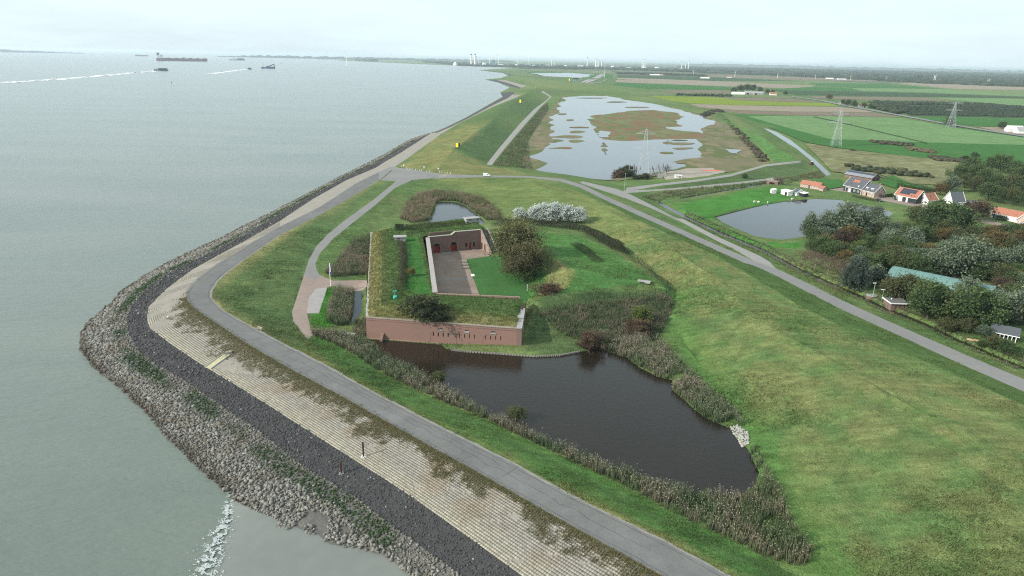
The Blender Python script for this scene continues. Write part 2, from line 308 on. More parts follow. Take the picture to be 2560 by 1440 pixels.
# distant limits of the land, flat polder
far = [U(845, 151.8, 0.2), Vector((-6000, 26000, .5)), Vector((-3000, 42000, .5)), Vector((60000, 42000, .5)), Vector((60000, 300, 1.5)), Vector((260, 60, 1.8)), U(3150, 1300, 3.0), U(3050, 1440, 8.3), U(2750, 1800, 7.5), U(2450, 1800, 4.0), U(2250, 1800, 2.5), U(1400, 1800, .5)]
lines.append(far)
for p in [(2560,800),(2400,700),(2560,600),(2300,560),(2100,470),(2560,480),(2400,420),(2200,400),(2560,300),(2560,240),(2100,300),(2000,240),(1700,230),(1480,250),(1440,330),(1500,400),(1650,300),(1600,200),(1800,190),(2300,190),(2560,210),(1400,200),(1450,180),(2000,180)]:
    lines.append([U(p[0], p[1], 1.8)])
lines.append([U(1700, 1640, 3.2), U(1640, 1400, 3.9)])
lines.pop()

def cdt(lines_, extra=None):
    vs, es = [], []
    for ln in lines_:
        b = len(vs); vs += [Vector((p.x, p.y)) for p in ln]; es += [(b + i, b + i + 1) for i in range(len(ln) - 1)]
    zs = [p.z for ln in lines_ for p in ln]
    n0 = len(vs)
    if extra is not None: vs += [Vector(p) for p in extra]
    ov, oe, of, ovi, oei, ofi = delaunay_2d_cdt(vs, es, [], 0, 1e-4, True)
    return ov, of, ovi, zs, n0
ov, of, ovi, zs, n0 = cdt(lines)
bz = []
pend = []
allp = np.array([(p.x, p.y, p.z) for ln in lines for p in ln])
for i, o in enumerate(ovi):
    if o: bz.append(float(np.mean([zs[k] for k in o])))
    else:                                   # crossing of two lines: height of the nearest surveyed segment
        bz.append(None); pend.append(i)
for i in pend:
    p = ov[i]; best = (1e18, 2.0)
    for ln in lines:
        for a, b in zip(ln[:-1], ln[1:]):
            ab = Vector((b.x - a.x, b.y - a.y)); q = Vector((p.x - a.x, p.y - a.y)); t = max(0, min(1, q.dot(ab) / (ab.length_squared + 1e-9)))
            d = (q - ab * t).length
            if d < best[0]: best = (d, a.z + (b.z - a.z) * t)
    bz[i] = best[1]
bverts = [Vector((p.x, p.y, z)) for p, z in zip(ov, bz)]
BT = BVHTree.FromPolygons(bverts, [tuple(f) for f in of])
def hz(x, y, default=1.8):
    h = BT.ray_cast(Vector((x, y, 500)), Vector((0, 0, -1)))
    return h[0].z if h[0] is not None else default
def G(px, py):
    """ground point seen at a place of the photograph"""
    h = BT.ray_cast(CAMP, ray(px, py).normalized())
    if h[0] is not None: return h[0]
    return U(px, py, 0.0)
def GL(pts): return [G(p[0], p[1]) for p in pts]

# ------------------------------------------------------------------ regions cut out of the ground sheet
def P2(pts): return [(p[0], p[1]) for p in pts]
REG = {}
rev = lambda l: list(reversed(l))
REG['sea_wall_road'] = UL(ROAD_OUT[5:], 5.0) + rev(UL(ROAD_IN, 5.1))
REG['junction'] = UL([ROAD_OUT[4], ROAD_OUT[5]], 5.0) + UL(J_BOT) + UL([J_BOT2[0], J_BOT2[1]]) + [G(1076, 446)] + [G(1110, 436), G(1060, 428), G(1000, 420), G(987, 417)]
REG['dike_road'] = UL(J_BOT2[2:]) + rev(UL(J_TOP[3:]))
REG['sea_track'] = UL(ROAD_OUT[:5], 5.0) + UL(TRACK_R, 5.05)
REG['lower_road'] = UL(LR_L) + rev(UL(LR_R))
REG['village_road'] = [UL(J_TOP)[-1]] + UL(MR_L) + rev(UL(MR_R))
REG['fort_path'] = UL(PATH_L) + UL(PLAZA_END[1:]) + rev(UL(PATH_R2)) + rev(UL(PATH_R))
REG['toe_path'] = UL(NDIKE[1]) + rev(UL(NDIKE[2]))
REG['moat'] = UL(MOAT, 1.2); REG['back_pond'] = UL(POND_BACK, 1.2); REG['west_moat'] = UL(MOAT_W, 1.2)
REG['pond'] = UL(POND, 1.3); REG['canal'] = UL(CANAL, 1.2)
REG['ditch'] = UL(shift(DITCH, 0, 3, 1.1)) + rev(UL(shift(DITCH, 3, -3, 1.1)))
REG['ditch_b'] = UL(shift(DITCH2[1:], 0, 2, 1.1)) + rev(UL(shift(DITCH2[1:], 0, -2, 1.1)))
REG['courtyard'] = [C_FL, C_BL, C_BR, C_SE, U(1227.6, 639.6, 2), U(1165.8, 648, 2), U(1199.4, 740, 2), C_FR + (C_FL - C_FR) * .47]
REG['court_lawn'] = [U(1165.8, 648, 2), U(1227.6, 639.6, 2), U(1300, 640, 2), U(1319, 700, 2), U(1322, 745, 2), C_FR, C_FR + (C_FL - C_FR) * .47, U(1199.4, 740, 2)]
REG['rock_slope'] = UL(ROCK_OUT[3:], -.05) + UL(ROCK_SAND) + rev(UL(DARK_LOW, 1.9)) + UL([(1077,333)], 3.0)
REG['dark_stone_slope'] = UL(DARK_LOW, 1.9) + rev(UL(DARK_TOP, 3.0))
REG['block_slope'] = UL(DARK_TOP, 3.0) + rev(UL(ROAD_OUT, 5.0))
REG['bays'] = UL([(818,719),(797,783),(767,783),(772,745),(790,722)], 3.05)
REG['xpath'] = [G(*p) for p in [(1566,476),(1650,464.5),(1748,453.5),(1830,440.5),(1914,416),(2003,406),(2003,402),(1914,411),(1830,435),(1748,448),(1650,459),(1566,469)]]
REG['lpath'] = [G(*p) for p in [(1556,483),(1686,474),(1831,461.5),(1914,452),(1935,446),(1932,443),(1914,447),(1831,456.5),(1686,470),(1560,476)]]
REG['lane'] = [G(*p) for p in [(2050,470),(2130,482),(2215,503),(2300,520),(2420,548),(2560,580),(2560,572),(2420,538),(2300,508),(2215,492),(2130,473),(2060,462)]]
REG['fort_lane'] = UL(PATH_L[:7]) + UL([(790,700,3.15),(800,688,3.2)]) + rev(UL(PATH_R[:7]))
REG['far_rock'] = GL([(1237.5,253.5),(1161,296.5),(1111,320.5),(1087,331),(1090,333),(1128,317),(1172,295),(1215,272),(1247,256),(1270,245),(1283,235),(1290,240),(1283,229),(1252,232),(1257,242.5)])
REG['far_tan'] = GL([(1090,333),(1128,317),(1172,295),(1215,272),(1247,256),(1270,245),(1283,235),(1302,238),(1284,246),(1235,266),(1150,307),(1109,331.5)])
REG['far_rock2'] = GL([(1214,199),(1240,199.3),(1275,209),(1303,219),(1298,222),(1272,215),(1249,207)])
REG['far_rock3'] = GL([(1198,175.8),(1240,178.6),(1275,186),(1290,190),(1277,190.6),(1250,182.6),(1215,178)])
REG['far_rock2b'] = GL([(1240,199.3),(1275,209),(1303,219),(1318,220),(1303,211),(1262,200)])
ORDER = ['fort_lane','far_rock','far_rock2','far_rock3','far_tan','far_rock2b','moat','back_pond','west_moat','pond','canal','ditch','ditch_b','bays','sea_wall_road','sea_track','junction','dike_road','lower_road','village_road','fort_path','toe_path','xpath','lpath','lane','court_lawn','courtyard','block_slope','dark_stone_slope','rock_slope']
# interior points: dense near the camera
ext = []
for x in np.arange(-90, 190, 1.9):
    for y in np.arange(62, 300, 1.9): ext.append((x + random.uniform(-.6, .6), y + random.uniform(-.6, .6)))
for x in np.arange(-140, 420, 7.5):
    for y in np.arange(300, 720, 7.5): ext.append((x + random.uniform(-2, 2), y + random.uniform(-2, 2)))
ext = np.array(ext)
coast2d = [(p.x, p.y) for p in UL(ROCK_OUT, 0) + UL(ROCK_SAND, 0)] + [(p.x, p.y) for p in far[::-1]] + [(p.x, p.y) for p in rev(UL(COAST_FAR, 0))]
ext = ext[in_poly(ext, coast2d)]
rl = [v + v[:1] for v in REG.values()]
ov2, of2, ovi2, zs2, n02 = cdt(lines + rl, [tuple(e) for e in ext])
V2 = np.array([(p.x, p.y) for p in ov2]); T2 = np.array([f for f in of2 if len(f) == 3])
Z2 = np.array([hz(p[0] + 1e-5, p[1] + 1e-5, np.nan) for p in V2])
bad = np.isnan(Z2)
if bad.any():
    good = np.where(~bad)[0]
    for i in np.where(bad)[0]: Z2[i] = Z2[good[np.argmin((V2[good, 0] - V2[i, 0]) ** 2 + (V2[good, 1] - V2[i, 1]) ** 2)]]
cen = V2[T2].mean(axis=1)
reg = np.full(len(T2), -1)
for k, nme in enumerate(ORDER):
    ins = in_poly(cen, P2(REG[nme])); reg[(reg < 0) & ins] = k
inside = in_poly(cen, coast2d)
# gentle unevenness of grass vertices that touch only grass
flat = np.zeros(len(V2), bool)
flat[np.unique(T2[reg >= 0].ravel())] = True
WATERZ = {'moat': 1.2, 'back_pond': 1.2, 'west_moat': 1.2, 'pond': 1.3, 'canal': 1.2, 'ditch': 1.1, 'ditch_b': 1.1}
for nme, zz in WATERZ.items(): Z2[np.unique(T2[reg == ORDER.index(nme)].ravel())] = zz
near = np.hypot(V2[:, 0], V2[:, 1]) < 420
hard = ovi2 is None
isex = np.array([len(o) == 1 and o[0] >= n02 if o else False for o in ovi2])
bump_ = (fbm(V2[:, 0], V2[:, 1], 6, 3, 3) - .5) * .55 + (rng.random(len(V2)) - .5) * .16
Z2 = np.where(isex & ~flat & near, Z2 + bump_, Z2)

# ---- colour of the grass cover
def grass_cols(P, Z):
    x, y = P[:, 0], P[:, 1]
    g = np.array((.066, .122, .040)); straw = np.array((.165, .165, .070)); dark = np.array((.042, .080, .030)); lush = np.array((.045, .122, .028))
    t = fbm(x, y, 22, 4, 1); t2 = fbm(x, y, 5, 3, 9); t3 = fbm(x + y * .6, y * .25, 14, 3, 5)
    s = np.clip((t * .4 + t2 * .4 + t3 * .4 - .52) * 2.4, 0, 1)
    c = lerp3(g, straw, s * .6)
    def blend(c, col, w): return c * (1 - w[:, None]) + np.asarray(col) * w[:, None]
    # dike slope: drier top, lush inner slope and toe, dark cart-track
    dk = in_poly(P, P2(UL(TOE[12:])) + P2(rev(UL(K1))))
    c = blend(c, straw * .92, np.clip(dk * (t2 * 1.3 - .45), 0, .30))
    d = dist_line(P, UL(TOE[14:], 2.2)); c = blend(c, lush, np.clip(1 - d / 9, 0, 1) * .75)
    tr = UL([(1700,770,5),(1850,850,5.5),(2011,935,5.5),(2200,1045,5.5),(2400,1180,5.5),(2600,1320,5.5)]); d = dist_line(P, tr); c = blend(c, dark, np.clip(1 - d / 2.6, 0, 1) * .55)
    inn = in_poly(P, P2(UL(K1)) + P2(rev(UL(MR_L))) + P2(rev(UL(J_BOT2[6:])))); c = blend(c, (.052, .108, .030), inn * .75)
    # west bank: dark tussocky; verge straw; mown strip bright
    wb = in_poly(P, P2(UL(ROAD_IN[:12], 5.1)) + P2(UL([(780,845)], 2.6)) + P2(rev(UL(PATH_L)))); c = blend(c, dark * 1.1, wb * np.clip(.9 - t2 * .5, 0, 1))
    st = in_poly(P, P2(UL(ROAD_IN[12:], 5.1)) + P2(rev(UL(B1)))); c = blend(c, lush, st * .7)
    d = dist_line(P, UL(ROAD_IN, 5.1)); c = blend(c, straw * 1.1, np.clip(1 - d / 3.4, 0, 1) * np.clip(t2 * 2 - .4, 0, 1))
    d = dist_line(P, UL(ROAD_IN[12:], 5.1)); c = blend(c, dark, np.clip(1 - abs(d - 7) / 2.5, 0, 1) * .6)
    mw = in_poly(P, P2(UL([(767,783),(797,783),(818,719),(870,735),(830,820),(790,825)], 3))); c = blend(c, (.03, .13, .015), mw * .9)
    # fort mound, scrub ground
    mo = in_poly(P, P2(UL([(1290,578),(1440,588),(1552,640),(1643,704),(1602,710),(1438,740),(1330,750),(1319,700)], 6))); c = blend(c, (.040, .125, .030), mo * .8)
    ys = in_poly(P, P2(UL([(1372,644),(1425,680),(1434,703),(1425,722),(1345,747),(1330,735),(1370,700)], 6))); c = blend(c, straw, ys * .7)
    sc = in_poly(P, P2(UL([(1340,775),(1500,752),(1672,735),(1690,760),(1660,820),(1600,900),(1505,874),(1400,880),(1310,870)], 3))); c = blend(c, (.048, .085, .035), sc * .75)
    bk = in_poly(P, P2(UL([(1087,447,6),(1320,447,7),(1500,495,7.3),(1600,560,7.7),(1560,625,3),(1440,560,3),(1245,545,2.3),(1180,480,2.3)]))); c = blend(c, (.118, .140, .045), bk * .30)
    # north dike: sunlit yellow end and shaded inner face painted into the grass colour
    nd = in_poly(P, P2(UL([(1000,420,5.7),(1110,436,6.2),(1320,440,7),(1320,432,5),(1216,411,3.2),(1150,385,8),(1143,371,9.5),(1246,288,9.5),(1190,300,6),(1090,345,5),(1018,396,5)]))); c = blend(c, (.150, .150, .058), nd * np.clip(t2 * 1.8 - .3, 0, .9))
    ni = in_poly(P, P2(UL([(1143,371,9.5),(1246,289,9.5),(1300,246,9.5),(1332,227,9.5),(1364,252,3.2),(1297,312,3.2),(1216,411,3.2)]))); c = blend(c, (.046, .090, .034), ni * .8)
    xd = in_poly(P, P2(UL(XDIKE[0])) + P2(rev(UL(XDIKE[1])))); c = blend(c, (.050, .090, .035), xd * .8)
    md = in_poly(P, P2(UL(XDIKE[4])) + P2(rev(UL(XDIKE[3])))); c = blend(c, (.052, .135, .035), md * .9)
    fm = in_poly(P, P2(UL([(1680,514),(1745,498),(1900,470),(1950,466),(2020,488),(1930,506),(1852,521),(1780,542),(1795,562),(1850,588),(1900,602),(1960,610),(2010,602),(2000,620),(1900,622),(1840,598),(1760,560)], 1.8))); c = blend(c, (.035, .140, .022), fm * .92)
    m8 = (.86 + .28 * rng.random(len(P)))[:, None]
    return np.clip(c * m8 * np.array((1.36, 1.20, 1.20)), .004, 1)
GC = grass_cols(V2, Z2)
def grass_mat():
    m = mat('grass_cover', attr=True, rough=.95, noise=[(.18, .16), (.9, .22), (4.5, .30)], bump=(3.2, 1.0, .35), spec=.06); n, l = m.node_tree.nodes, m.node_tree.links; p = n['Principled BSDF']
    src = p.inputs['Base Color'].links[0].from_socket; g = n.new('ShaderNodeNewGeometry')
    for sc, col_, lo, hi, am in ((1.1, (.205, .190, .085), .55, .70, .55), (2.4, (.020, .050, .014), .56, .72, .60), (.35, (.045, .100, .022), .5, .72, .45)):
        t = n.new('ShaderNodeTexNoise'); t.inputs['Scale'].default_value = sc; t.inputs['Detail'].default_value = 7; t.inputs['Roughness'].default_value = .72; l.new(g.outputs['Position'], t.inputs['Vector'])
        r = n.new('ShaderNodeMapRange'); r.inputs[1].default_value = lo; r.inputs[2].default_value = hi; r.inputs[4].default_value = am; l.new(t.outputs['Fac'], r.inputs[0])
        x = n.new('ShaderNodeMix'); x.data_type = 'RGBA'; l.new(r.outputs[0], x.inputs['Factor']); l.new(src, x.inputs['A']); x.inputs['B'].default_value = (*col_, 1); src = x.outputs['Result']
    mp_ = n.new('ShaderNodeMapping'); d_ = U(2450, 1112, 8.3) - U(1900, 803, 8.2); mp_.inputs['Rotation'].default_value = (0, 0, -math.atan2(d_.y, d_.x)); mp_.inputs['Scale'].default_value = (.06, .75, 1); l.new(g.outputs['Position'], mp_.inputs[0])
    t = n.new('ShaderNodeTexNoise'); t.inputs['Scale'].default_value = 1.0; t.inputs['Detail'].default_value = 4; l.new(mp_.outputs[0], t.inputs['Vector']); r = n.new('ShaderNodeMapRange'); r.inputs[1].default_value = .3; r.inputs[2].default_value = .7; r.inputs[3].default_value = .80; r.inputs[4].default_value = 1.22; l.new(t.outputs['Fac'], r.inputs[0])
    v = n.new('ShaderNodeVectorMath'); v.operation = 'SCALE'; l.new(src, v.inputs[0]); l.new(r.outputs[0], v.inputs['Scale']); src = v.outputs[0]
    l.new(src, p.inputs['Base Color']); return m
M_grass = grass_mat()
M_asph = mat('old_asphalt', (.140, .139, .132), .92, noise=[(.05, .14), (.3, .16), (2.0, .10), (9, .16)], bump=(9, .35, .03), spec=.15)
M_asph2 = mat('grey_asphalt', (.185, .180, .170), .9, noise=[(.08, .1), (1.2, .10)], spec=.2)
M_conc = mat('pale_concrete', (.235, .225, .205), .9, noise=[(.3, .1), (3, .1)])
M_brickpave = mat('clay_paving', (.235, .180, .150), .9, noise=[(.12, .14), (1.0, .12), (5, .14)], bump=(7, .3, .03))
M_bay = mat('grey_paving', (.27, .25, .24), .9, noise=[(.4, .12), (4, .1)])
M_court = mat('courtyard_clinker', (.225, .168, .130), .92, noise=[(.15, .22), (1.1, .15), (6, .15)], bump=(8, .4, .03))
M_lawn = mat('mown_lawn', (.042, .112, .030), .95, noise=[(.12, .18), (.6, .14), (3, .22)], bump=(5, .4, .08), spec=.08)
M_moat = water_mat('moat_water', (.014, .011, .007), .08, 1.1, 4.0, .040, (1, 1, 1), 0, .2)
M_pond = water_mat('pond_water', (.022, .026, .026), .06, .7, 3, .012)
M_under = mat('rock_bed', (.10, .095, .085), .9, noise=[(.6, .25), (3, .3)], bump=(3, .8, .15))
M_dkbed = mat('dark_stone_bed', (.045, .044, .044), .9, noise=[(.5, .2), (4, .35)], bump=(4, .9, .1))
M_blkbed = mat('joint_sand', (.225, .205, .170), .95, noise=[(.25, .15), (3, .2)])
RMAT = {'fort_lane': M_asph2, 'far_rock': M_dkbed, 'far_rock2': M_dkbed, 'far_rock3': M_dkbed, 'far_tan': M_blkbed, 'far_rock2b': M_blkbed, 'moat': M_moat, 'back_pond': M_pond, 'west_moat': M_pond, 'pond': M_pond, 'canal': M_pond, 'ditch': M_moat, 'ditch_b': M_moat, 'bays': M_bay, 'sea_wall_road': M_asph, 'sea_track': M_conc,
        'junction': M_asph2, 'dike_road': M_asph2, 'lower_road': M_conc, 'village_road': M_asph2, 'fort_path': M_brickpave, 'toe_path': M_conc, 'xpath': M_conc, 'lpath': M_conc, 'lane': M_brickpave,
        'court_lawn': M_lawn, 'courtyard': M_court, 'block_slope': M_blkbed, 'dark_stone_slope': M_dkbed, 'rock_slope': M_under}
RNAME = {'fort_lane': 'fort_lane_road', 'far_rock': 'far_dark_slope', 'far_rock2': 'headland_dark_slope', 'far_rock3': 'spit_dark_slope', 'far_tan': 'far_block_slope', 'far_rock2b': 'headland_block_slope', 'moat': 'moat_water', 'back_pond': 'back_pond_water', 'west_moat': 'west_moat_water', 'pond': 'village_pond_water', 'canal': 'canal_water', 'ditch': 'roadside_ditch_water', 'ditch_b': 'field_ditch_water',
         'bays': 'parking_bay_paving', 'junction': 'junction_road', 'dike_road': 'dike_road', 'lower_road': 'lower_road', 'village_road': 'village_road', 'fort_path': 'fort_path', 'toe_path': 'dike_toe_path',
         'xpath': 'cross_dike_path', 'lpath': 'lower_field_path', 'lane': 'village_lane_road', 'court_lawn': 'courtyard_lawn_ground', 'courtyard': 'courtyard_pavement', 'block_slope': 'block_revetment_slope',
         'dark_stone_slope': 'dark_stone_slope', 'rock_slope': 'rock_revetment_slope', 'sea_wall_road': 'sea_wall_road', 'sea_track': 'sea_track_road'}
def submesh(name, tri, cols=None, smooth=True):
    u, inv = np.unique(tri.ravel(), return_inverse=True)
    v = np.column_stack([V2[u], Z2[u]])
    f = inv.reshape(-1, 3)
    a, b, c = v[f[:, 0]], v[f[:, 1]], v[f[:, 2]]
    flip = ((b[:, 0] - a[:, 0]) * (c[:, 1] - a[:, 1]) - (b[:, 1] - a[:, 1]) * (c[:, 0] - a[:, 0])) < 0
    f[flip] = f[flip][:, ::-1]
    return mesh_np(name, v, f, cols[u] if cols is not None else None, smooth)
STRUCT = {}
ground = link('ground', submesh('ground', T2[(reg < 0) & inside], GC), M_grass); tag(ground, kind='structure')
for k, nme in enumerate(ORDER):
    tri = T2[(reg == k) & inside]
    if len(tri) == 0: print('EMPTY', nme); continue
    o = link(RNAME[nme], submesh(nme, tri), RMAT[nme]); tag(o, kind='structure'); STRUCT[nme] = o
# sea: one sheet to the horizon, tidal sand flat in front
M_sea = water_mat('estuary_water', (.128, .156, .130), .20, .35, 1.5, .34, (.45, 1.7, 1), R(22), .06, tint=(.160, .176, .146))
sea = link('sea_water', mesh_np('sea', [(-90000, -2000, 0), (90000, -2000, 0), (90000, 90000, 0), (-90000, 90000, 0)], [(0, 1, 2, 3)]), M_sea); tag(sea, kind='structure')
# ------------------------------------------------------------------ scatter tools
def sample_poly(poly, n):
    poly = np.array([(p[0], p[1]) for p in poly]); lo, hi = poly.min(0), poly.max(0); out = []
    c = 0
    while c < n:
        q = lo + rng.random((max(n * 2, 200), 2)) * (hi - lo); q = q[in_poly(q, poly)]; out.append(q); c += len(q)
        if len(q) == 0 and c == 0 and len(out) > 20: break
    return np.vstack(out)[:n]
def poly_area(poly):
    p = np.array([(a[0], a[1]) for a in poly]); x, y = p[:, 0], p[:, 1]
    return .5 * abs(np.dot(x, np.roll(y, -1)) - np.dot(y, np.roll(x, -1)))
def zs_of(P): return np.array([hz(p[0], p[1]) for p in P])
def blades(P, h, w, c0, c1, k=5, lean=.35, spread=.2):
    """tufts of k pointed blades at each point. c0 base colours, c1 tip colours"""
    n = len(P); N = n * k
    Pk = np.repeat(P, k, 0); hk = np.repeat(h, k) * (.65 + .6 * rng.random(N)); wk = np.repeat(w, k)
    a = rng.random(N) * 2 * np.pi; r = spread * np.sqrt(rng.random(N)) * np.repeat(h, k) / h.mean()
    b = Pk + np.column_stack([np.cos(a) * r, np.sin(a) * r, np.zeros(N) - .03])
    t = rng.random(N) * 2 * np.pi; le = hk * lean * rng.random(N)
    tip = b + np.column_stack([np.cos(t) * le, np.sin(t) * le, hk])
    s = rng.random(N) * np.pi; d = np.column_stack([np.cos(s) * wk / 2, np.sin(s) * wk / 2, np.zeros(N)])
    V = np.empty((N * 3, 3)); V[0::3] = b - d; V[1::3] = b + d; V[2::3] = tip
    C = np.empty((N * 3, 3)); v = (.75 + .5 * rng.random(N))[:, None]
    C[0::3] = np.repeat(c0, k, 0) * v; C[1::3] = C[0::3]; C[2::3] = np.repeat(c1, k, 0) * v
    return V, np.arange(N * 3).reshape(-1, 3), C
def leaves(Cn, size, cols, up=.4):
    """randomly turned leaf quads (as two-triangle rhombs) at centres Cn"""
    n = len(Cn); a = rng.normal(size=(n, 3)); a /= np.linalg.norm(a, axis=1)[:, None]
    b = rng.normal(size=(n, 3)); b -= a * (a * b).sum(1)[:, None]; b /= np.linalg.norm(b, axis=1)[:, None]
    s = size[:, None]; V = np.empty((n * 4, 3)); V[0::4] = Cn - a * s * .5; V[1::4] = Cn + b * s * .32; V[2::4] = Cn + a * s * .5; V[3::4] = Cn - b * s * .32
    C = np.repeat(cols * (.72 + .56 * rng.random(n))[:, None], 4, 0)
    return V, np.arange(n * 4).reshape(-1, 4), C
def merge(parts):
    V, F, C, o = [], [], [], 0
    for v, f, c in parts: V.append(v); F.append(f + o); C.append(c); o += len(v)
    return np.vstack(V), np.vstack(F), np.vstack(C)
M_leaf = mat('leafage', attr=True, rough=.75, trans=.30, spec=.15)
M_blade = mat('blades', attr=True, rough=.85, trans=.25, spec=.1)
M_stone = mat('stone_faces', attr=True, rough=.85, noise=[(5, .18)], bump=(9, .4, .05))

# ------------------------------------------------------------------ tidal sand and foam
M_sand = mat('wet_sand', (.155, .162, .142), .40, noise=[(.06, .08), (.35, .06)], bump=(.5, .25, .04), spec=.5)
sp = UL([(575,1240)], -.06) + UL(ROCK_SAND) + UL([(1330,1800,.5),(900,1800,.3),(520,1800,-.1),(430,1640,-.12),(478,1440,-.12),(520,1390,-.1),(560,1310,-.08)])
sp2 = [Vector((p.x, p.y)) for p in sp]
inn = sample_poly(sp, 500)
o_v, _, o_f, _, _, _ = delaunay_2d_cdt(sp2 + [Vector(p) for p in inn], [(i, (i + 1) % len(sp2)) for i in range(len(sp2))], [], 1, 1e-4, True)
vv = np.array([(p.x, p.y) for p in o_v]); 
def sand_z(P):
    d0 = dist_line(P, sp[-5:] + sp[:1]); d1 = dist_line(P, sp[:len(ROCK_SAND) + 2])
    return -.10 + .55 * (d0 / (d0 + d1 + .01)) + (fbm(P[:, 0], P[:, 1], 5, 3, 2) - .5) * .10
o = link('tidal_sand_ground', mesh_np('sand', np.column_stack([vv, sand_z(vv)]), [f if True else f for f in o_f if len(f) == 3], smooth=True), M_sand); tag(o, kind='structure')
M_foam = mat('foam', (.50, .54, .52), .7)
def foam(name, pts, n, width, size, label, z=.03, squash=1.0, thr=.50):
    L_ = UL(pts, 0.0); seg = np.cumsum([0] + [(b - a).length for a, b in zip(L_[:-1], L_[1:])]); P = []
    for i in range(n):
        t = rng.random() * seg[-1]; k = min(np.searchsorted(seg, t), len(L_) - 1) or 1; f = (t - seg[k - 1]) / (seg[k] - seg[k - 1])
        q = L_[k - 1].lerp(L_[k], f); wd = width[0] + (width[1] - width[0]) * t / seg[-1]; r = rng.normal() * wd * .4; a = rng.random() * 6.28
        P.append((q.x + math.cos(a) * r, q.y + math.sin(a) * r * squash))
    P = np.array(P); keep = fbm(P[:, 0], P[:, 1], .8 * size / .05, 3, 4) > thr; P = P[keep]; n = len(P)
    k = 6; a = np.arange(k) / k * 2 * np.pi
    rr = size * (.3 + rng.random((n, 1)) ** 2 * 1.6) * (.6 + .8 * rng.random((n, k)))
    st = rng.random((n, 1)) * 1.5 + .7
    V = np.zeros((n * k, 3)); V[:, 0] = (P[:, :1] + rr * np.cos(a) * st).ravel(); V[:, 1] = (P[:, 1:] + rr * np.sin(a)).ravel()
    V[:, 2] = z + .004 * np.repeat(np.arange(n) % 7, k)
    o = link(name, mesh_np(name, V, np.arange(n * k).reshape(-1, k)), M_foam if size < 1 else mat('wake_foam', (.85, .88, .88), .7)); tag(o, label, 'foam', kind='stuff'); return o
foam('wave_foam', [(578,1235),(572,1290),(545,1345),(520,1410),(495,1480),(470,1560)], 22000, (.6, 5.0), .045, 'white broken wave foam running out from the rocks beside the sand', z=.17)
foam('ship_wake', [(388,177.5),(330,182.5),(250,190),(150,198),(0,208)], 2200, (9, 14), 5.5, 'long white wake trailing left behind the grey barge', z=.3, squash=2.5, thr=.2)
foam('boat_wake', [(622,172.6),(600,175),(570,179),(530,184.5)], 700, (6, 12), 4.5, 'short white wake behind the small dark boat', z=.3, squash=2.5, thr=.2)

# ------------------------------------------------------------------ armour rock, dark stones, concrete blocks
ico = bmesh.new(); bmesh.ops.create_icosphere(ico, subdivisions=1, radius=1.0)
IV = np.array([v.co[:] for v in ico.verts]); IF = np.array([[v.index for v in f.verts] for f in ico.faces]); ico.free()
OV = np.array([(1, 0, 0), (-1, 0, 0), (0, 1, 0), (0, -1, 0), (0, 0, 1), (0, 0, -1)], float); OF = np.array([(0, 2, 4), (2, 1, 4), (1, 3, 4), (3, 0, 4), (2, 0, 5), (1, 2, 5), (3, 1, 5), (0, 3, 5)])
def stones(P, size, cols, base=(IV, IF), flatz=.62):
    bv, bf = base; n = len(P); nv = len(bv)
    s = size[:, None] * (.62 + .65 * rng.random((n, 3))); s[:, 2] *= flatz / .8
    a = rng.random(n) * 6.28; ca, sa = np.cos(a), np.sin(a)
    X = bv[None] * (.78 + .44 * rng.random((n, nv, 1))) * s[:, None, :]
    Y = np.empty_like(X); Y[..., 0] = X[..., 0] * ca[:, None] - X[..., 1] * sa[:, None]; Y[..., 1] = X[..., 0] * sa[:, None] + X[..., 1] * ca[:, None]; Y[..., 2] = X[..., 2]
    tl = rng.normal(size=(n, 2)) * .28; Y[..., 2] += Y[..., 0] * tl[:, :1] + Y[..., 1] * tl[:, 1:]
    V = (Y + P[:, None, :]).reshape(-1, 3); F = (bf[None] + (np.arange(n) * nv)[:, None, None]).reshape(-1, 3)
    return V, F, np.repeat(cols, nv, 0)
WLc = UL(ROCK_OUT, 0) + UL(ROCK_SAND); DLc = UL(DARK_LOW, 1.9)
def rock_cols(P, dl, dw):
    n = len(P); t = fbm(P[:, 0], P[:, 1], 3, 3, 11); g = fbm(P[:, 0], P[:, 1], 9, 3, 12)
    base = lerp3((.110, .105, .092), (.275, .262, .228), rng.random(n) ** 1.2); base = lerp3(base, np.tile((.135, .112, .082), (n, 1)), np.clip(t * 2.4 - .9, 0, 1) * .8)
    wet = np.clip(1.15 - dw / 2.2, 0, 1) * (P[:, 1] > 101.5) * np.clip(.4 + t, 0, 1); base = base * (1 - wet[:, None]) + np.array((.060, .048, .034)) * wet[:, None]
    weed = np.exp(-((dl - 2.3) / 1.9) ** 2) * np.clip(g * 3.4 - .95, 0, 1)
    weed = np.clip(weed * 1.5, 0, 1) * (rng.random(n) < .85)
    return base * (1 - weed[:, None]) + np.array((.030, .055, .018)) * (weed * (.8 + .4 * rng.random(n)))[:, None]
rp = REG['rock_slope']; A = poly_area(rp)
P = sample_poly(rp, 60000); d = np.hypot(P[:, 0], P[:, 1]); keep = rng.random(len(P)) < np.clip((150 / d) ** 1.25, 0, 1); P = P[keep]; d = d[keep]
P = np.column_stack([P, zs_of(P)])
dw, dl = dist_line(P, WLc), dist_line(P, DLc)
sand_pit = (P[:, 1] < 100) & (fbm(P[:, 0], P[:, 1], 4, 2, 21) > .56) & (dl > 5)
P, d, dw, dl = (q[~sand_pit] for q in (P, d, dw, dl))
sz = (.13 + .27 * rng.random(len(P)) ** 2.2) * np.clip(d / 130, 1, 1.9) ** .8 * np.where(dl < 3.5, .72, 1.0) * np.where(P[:, 1] < 108, 1.12, 1)
P[:, 2] += .10 + sz * .12
cols = rock_cols(P, dl, dw)
order = np.argsort(d); order = order[(P[order, 1] > 82)]
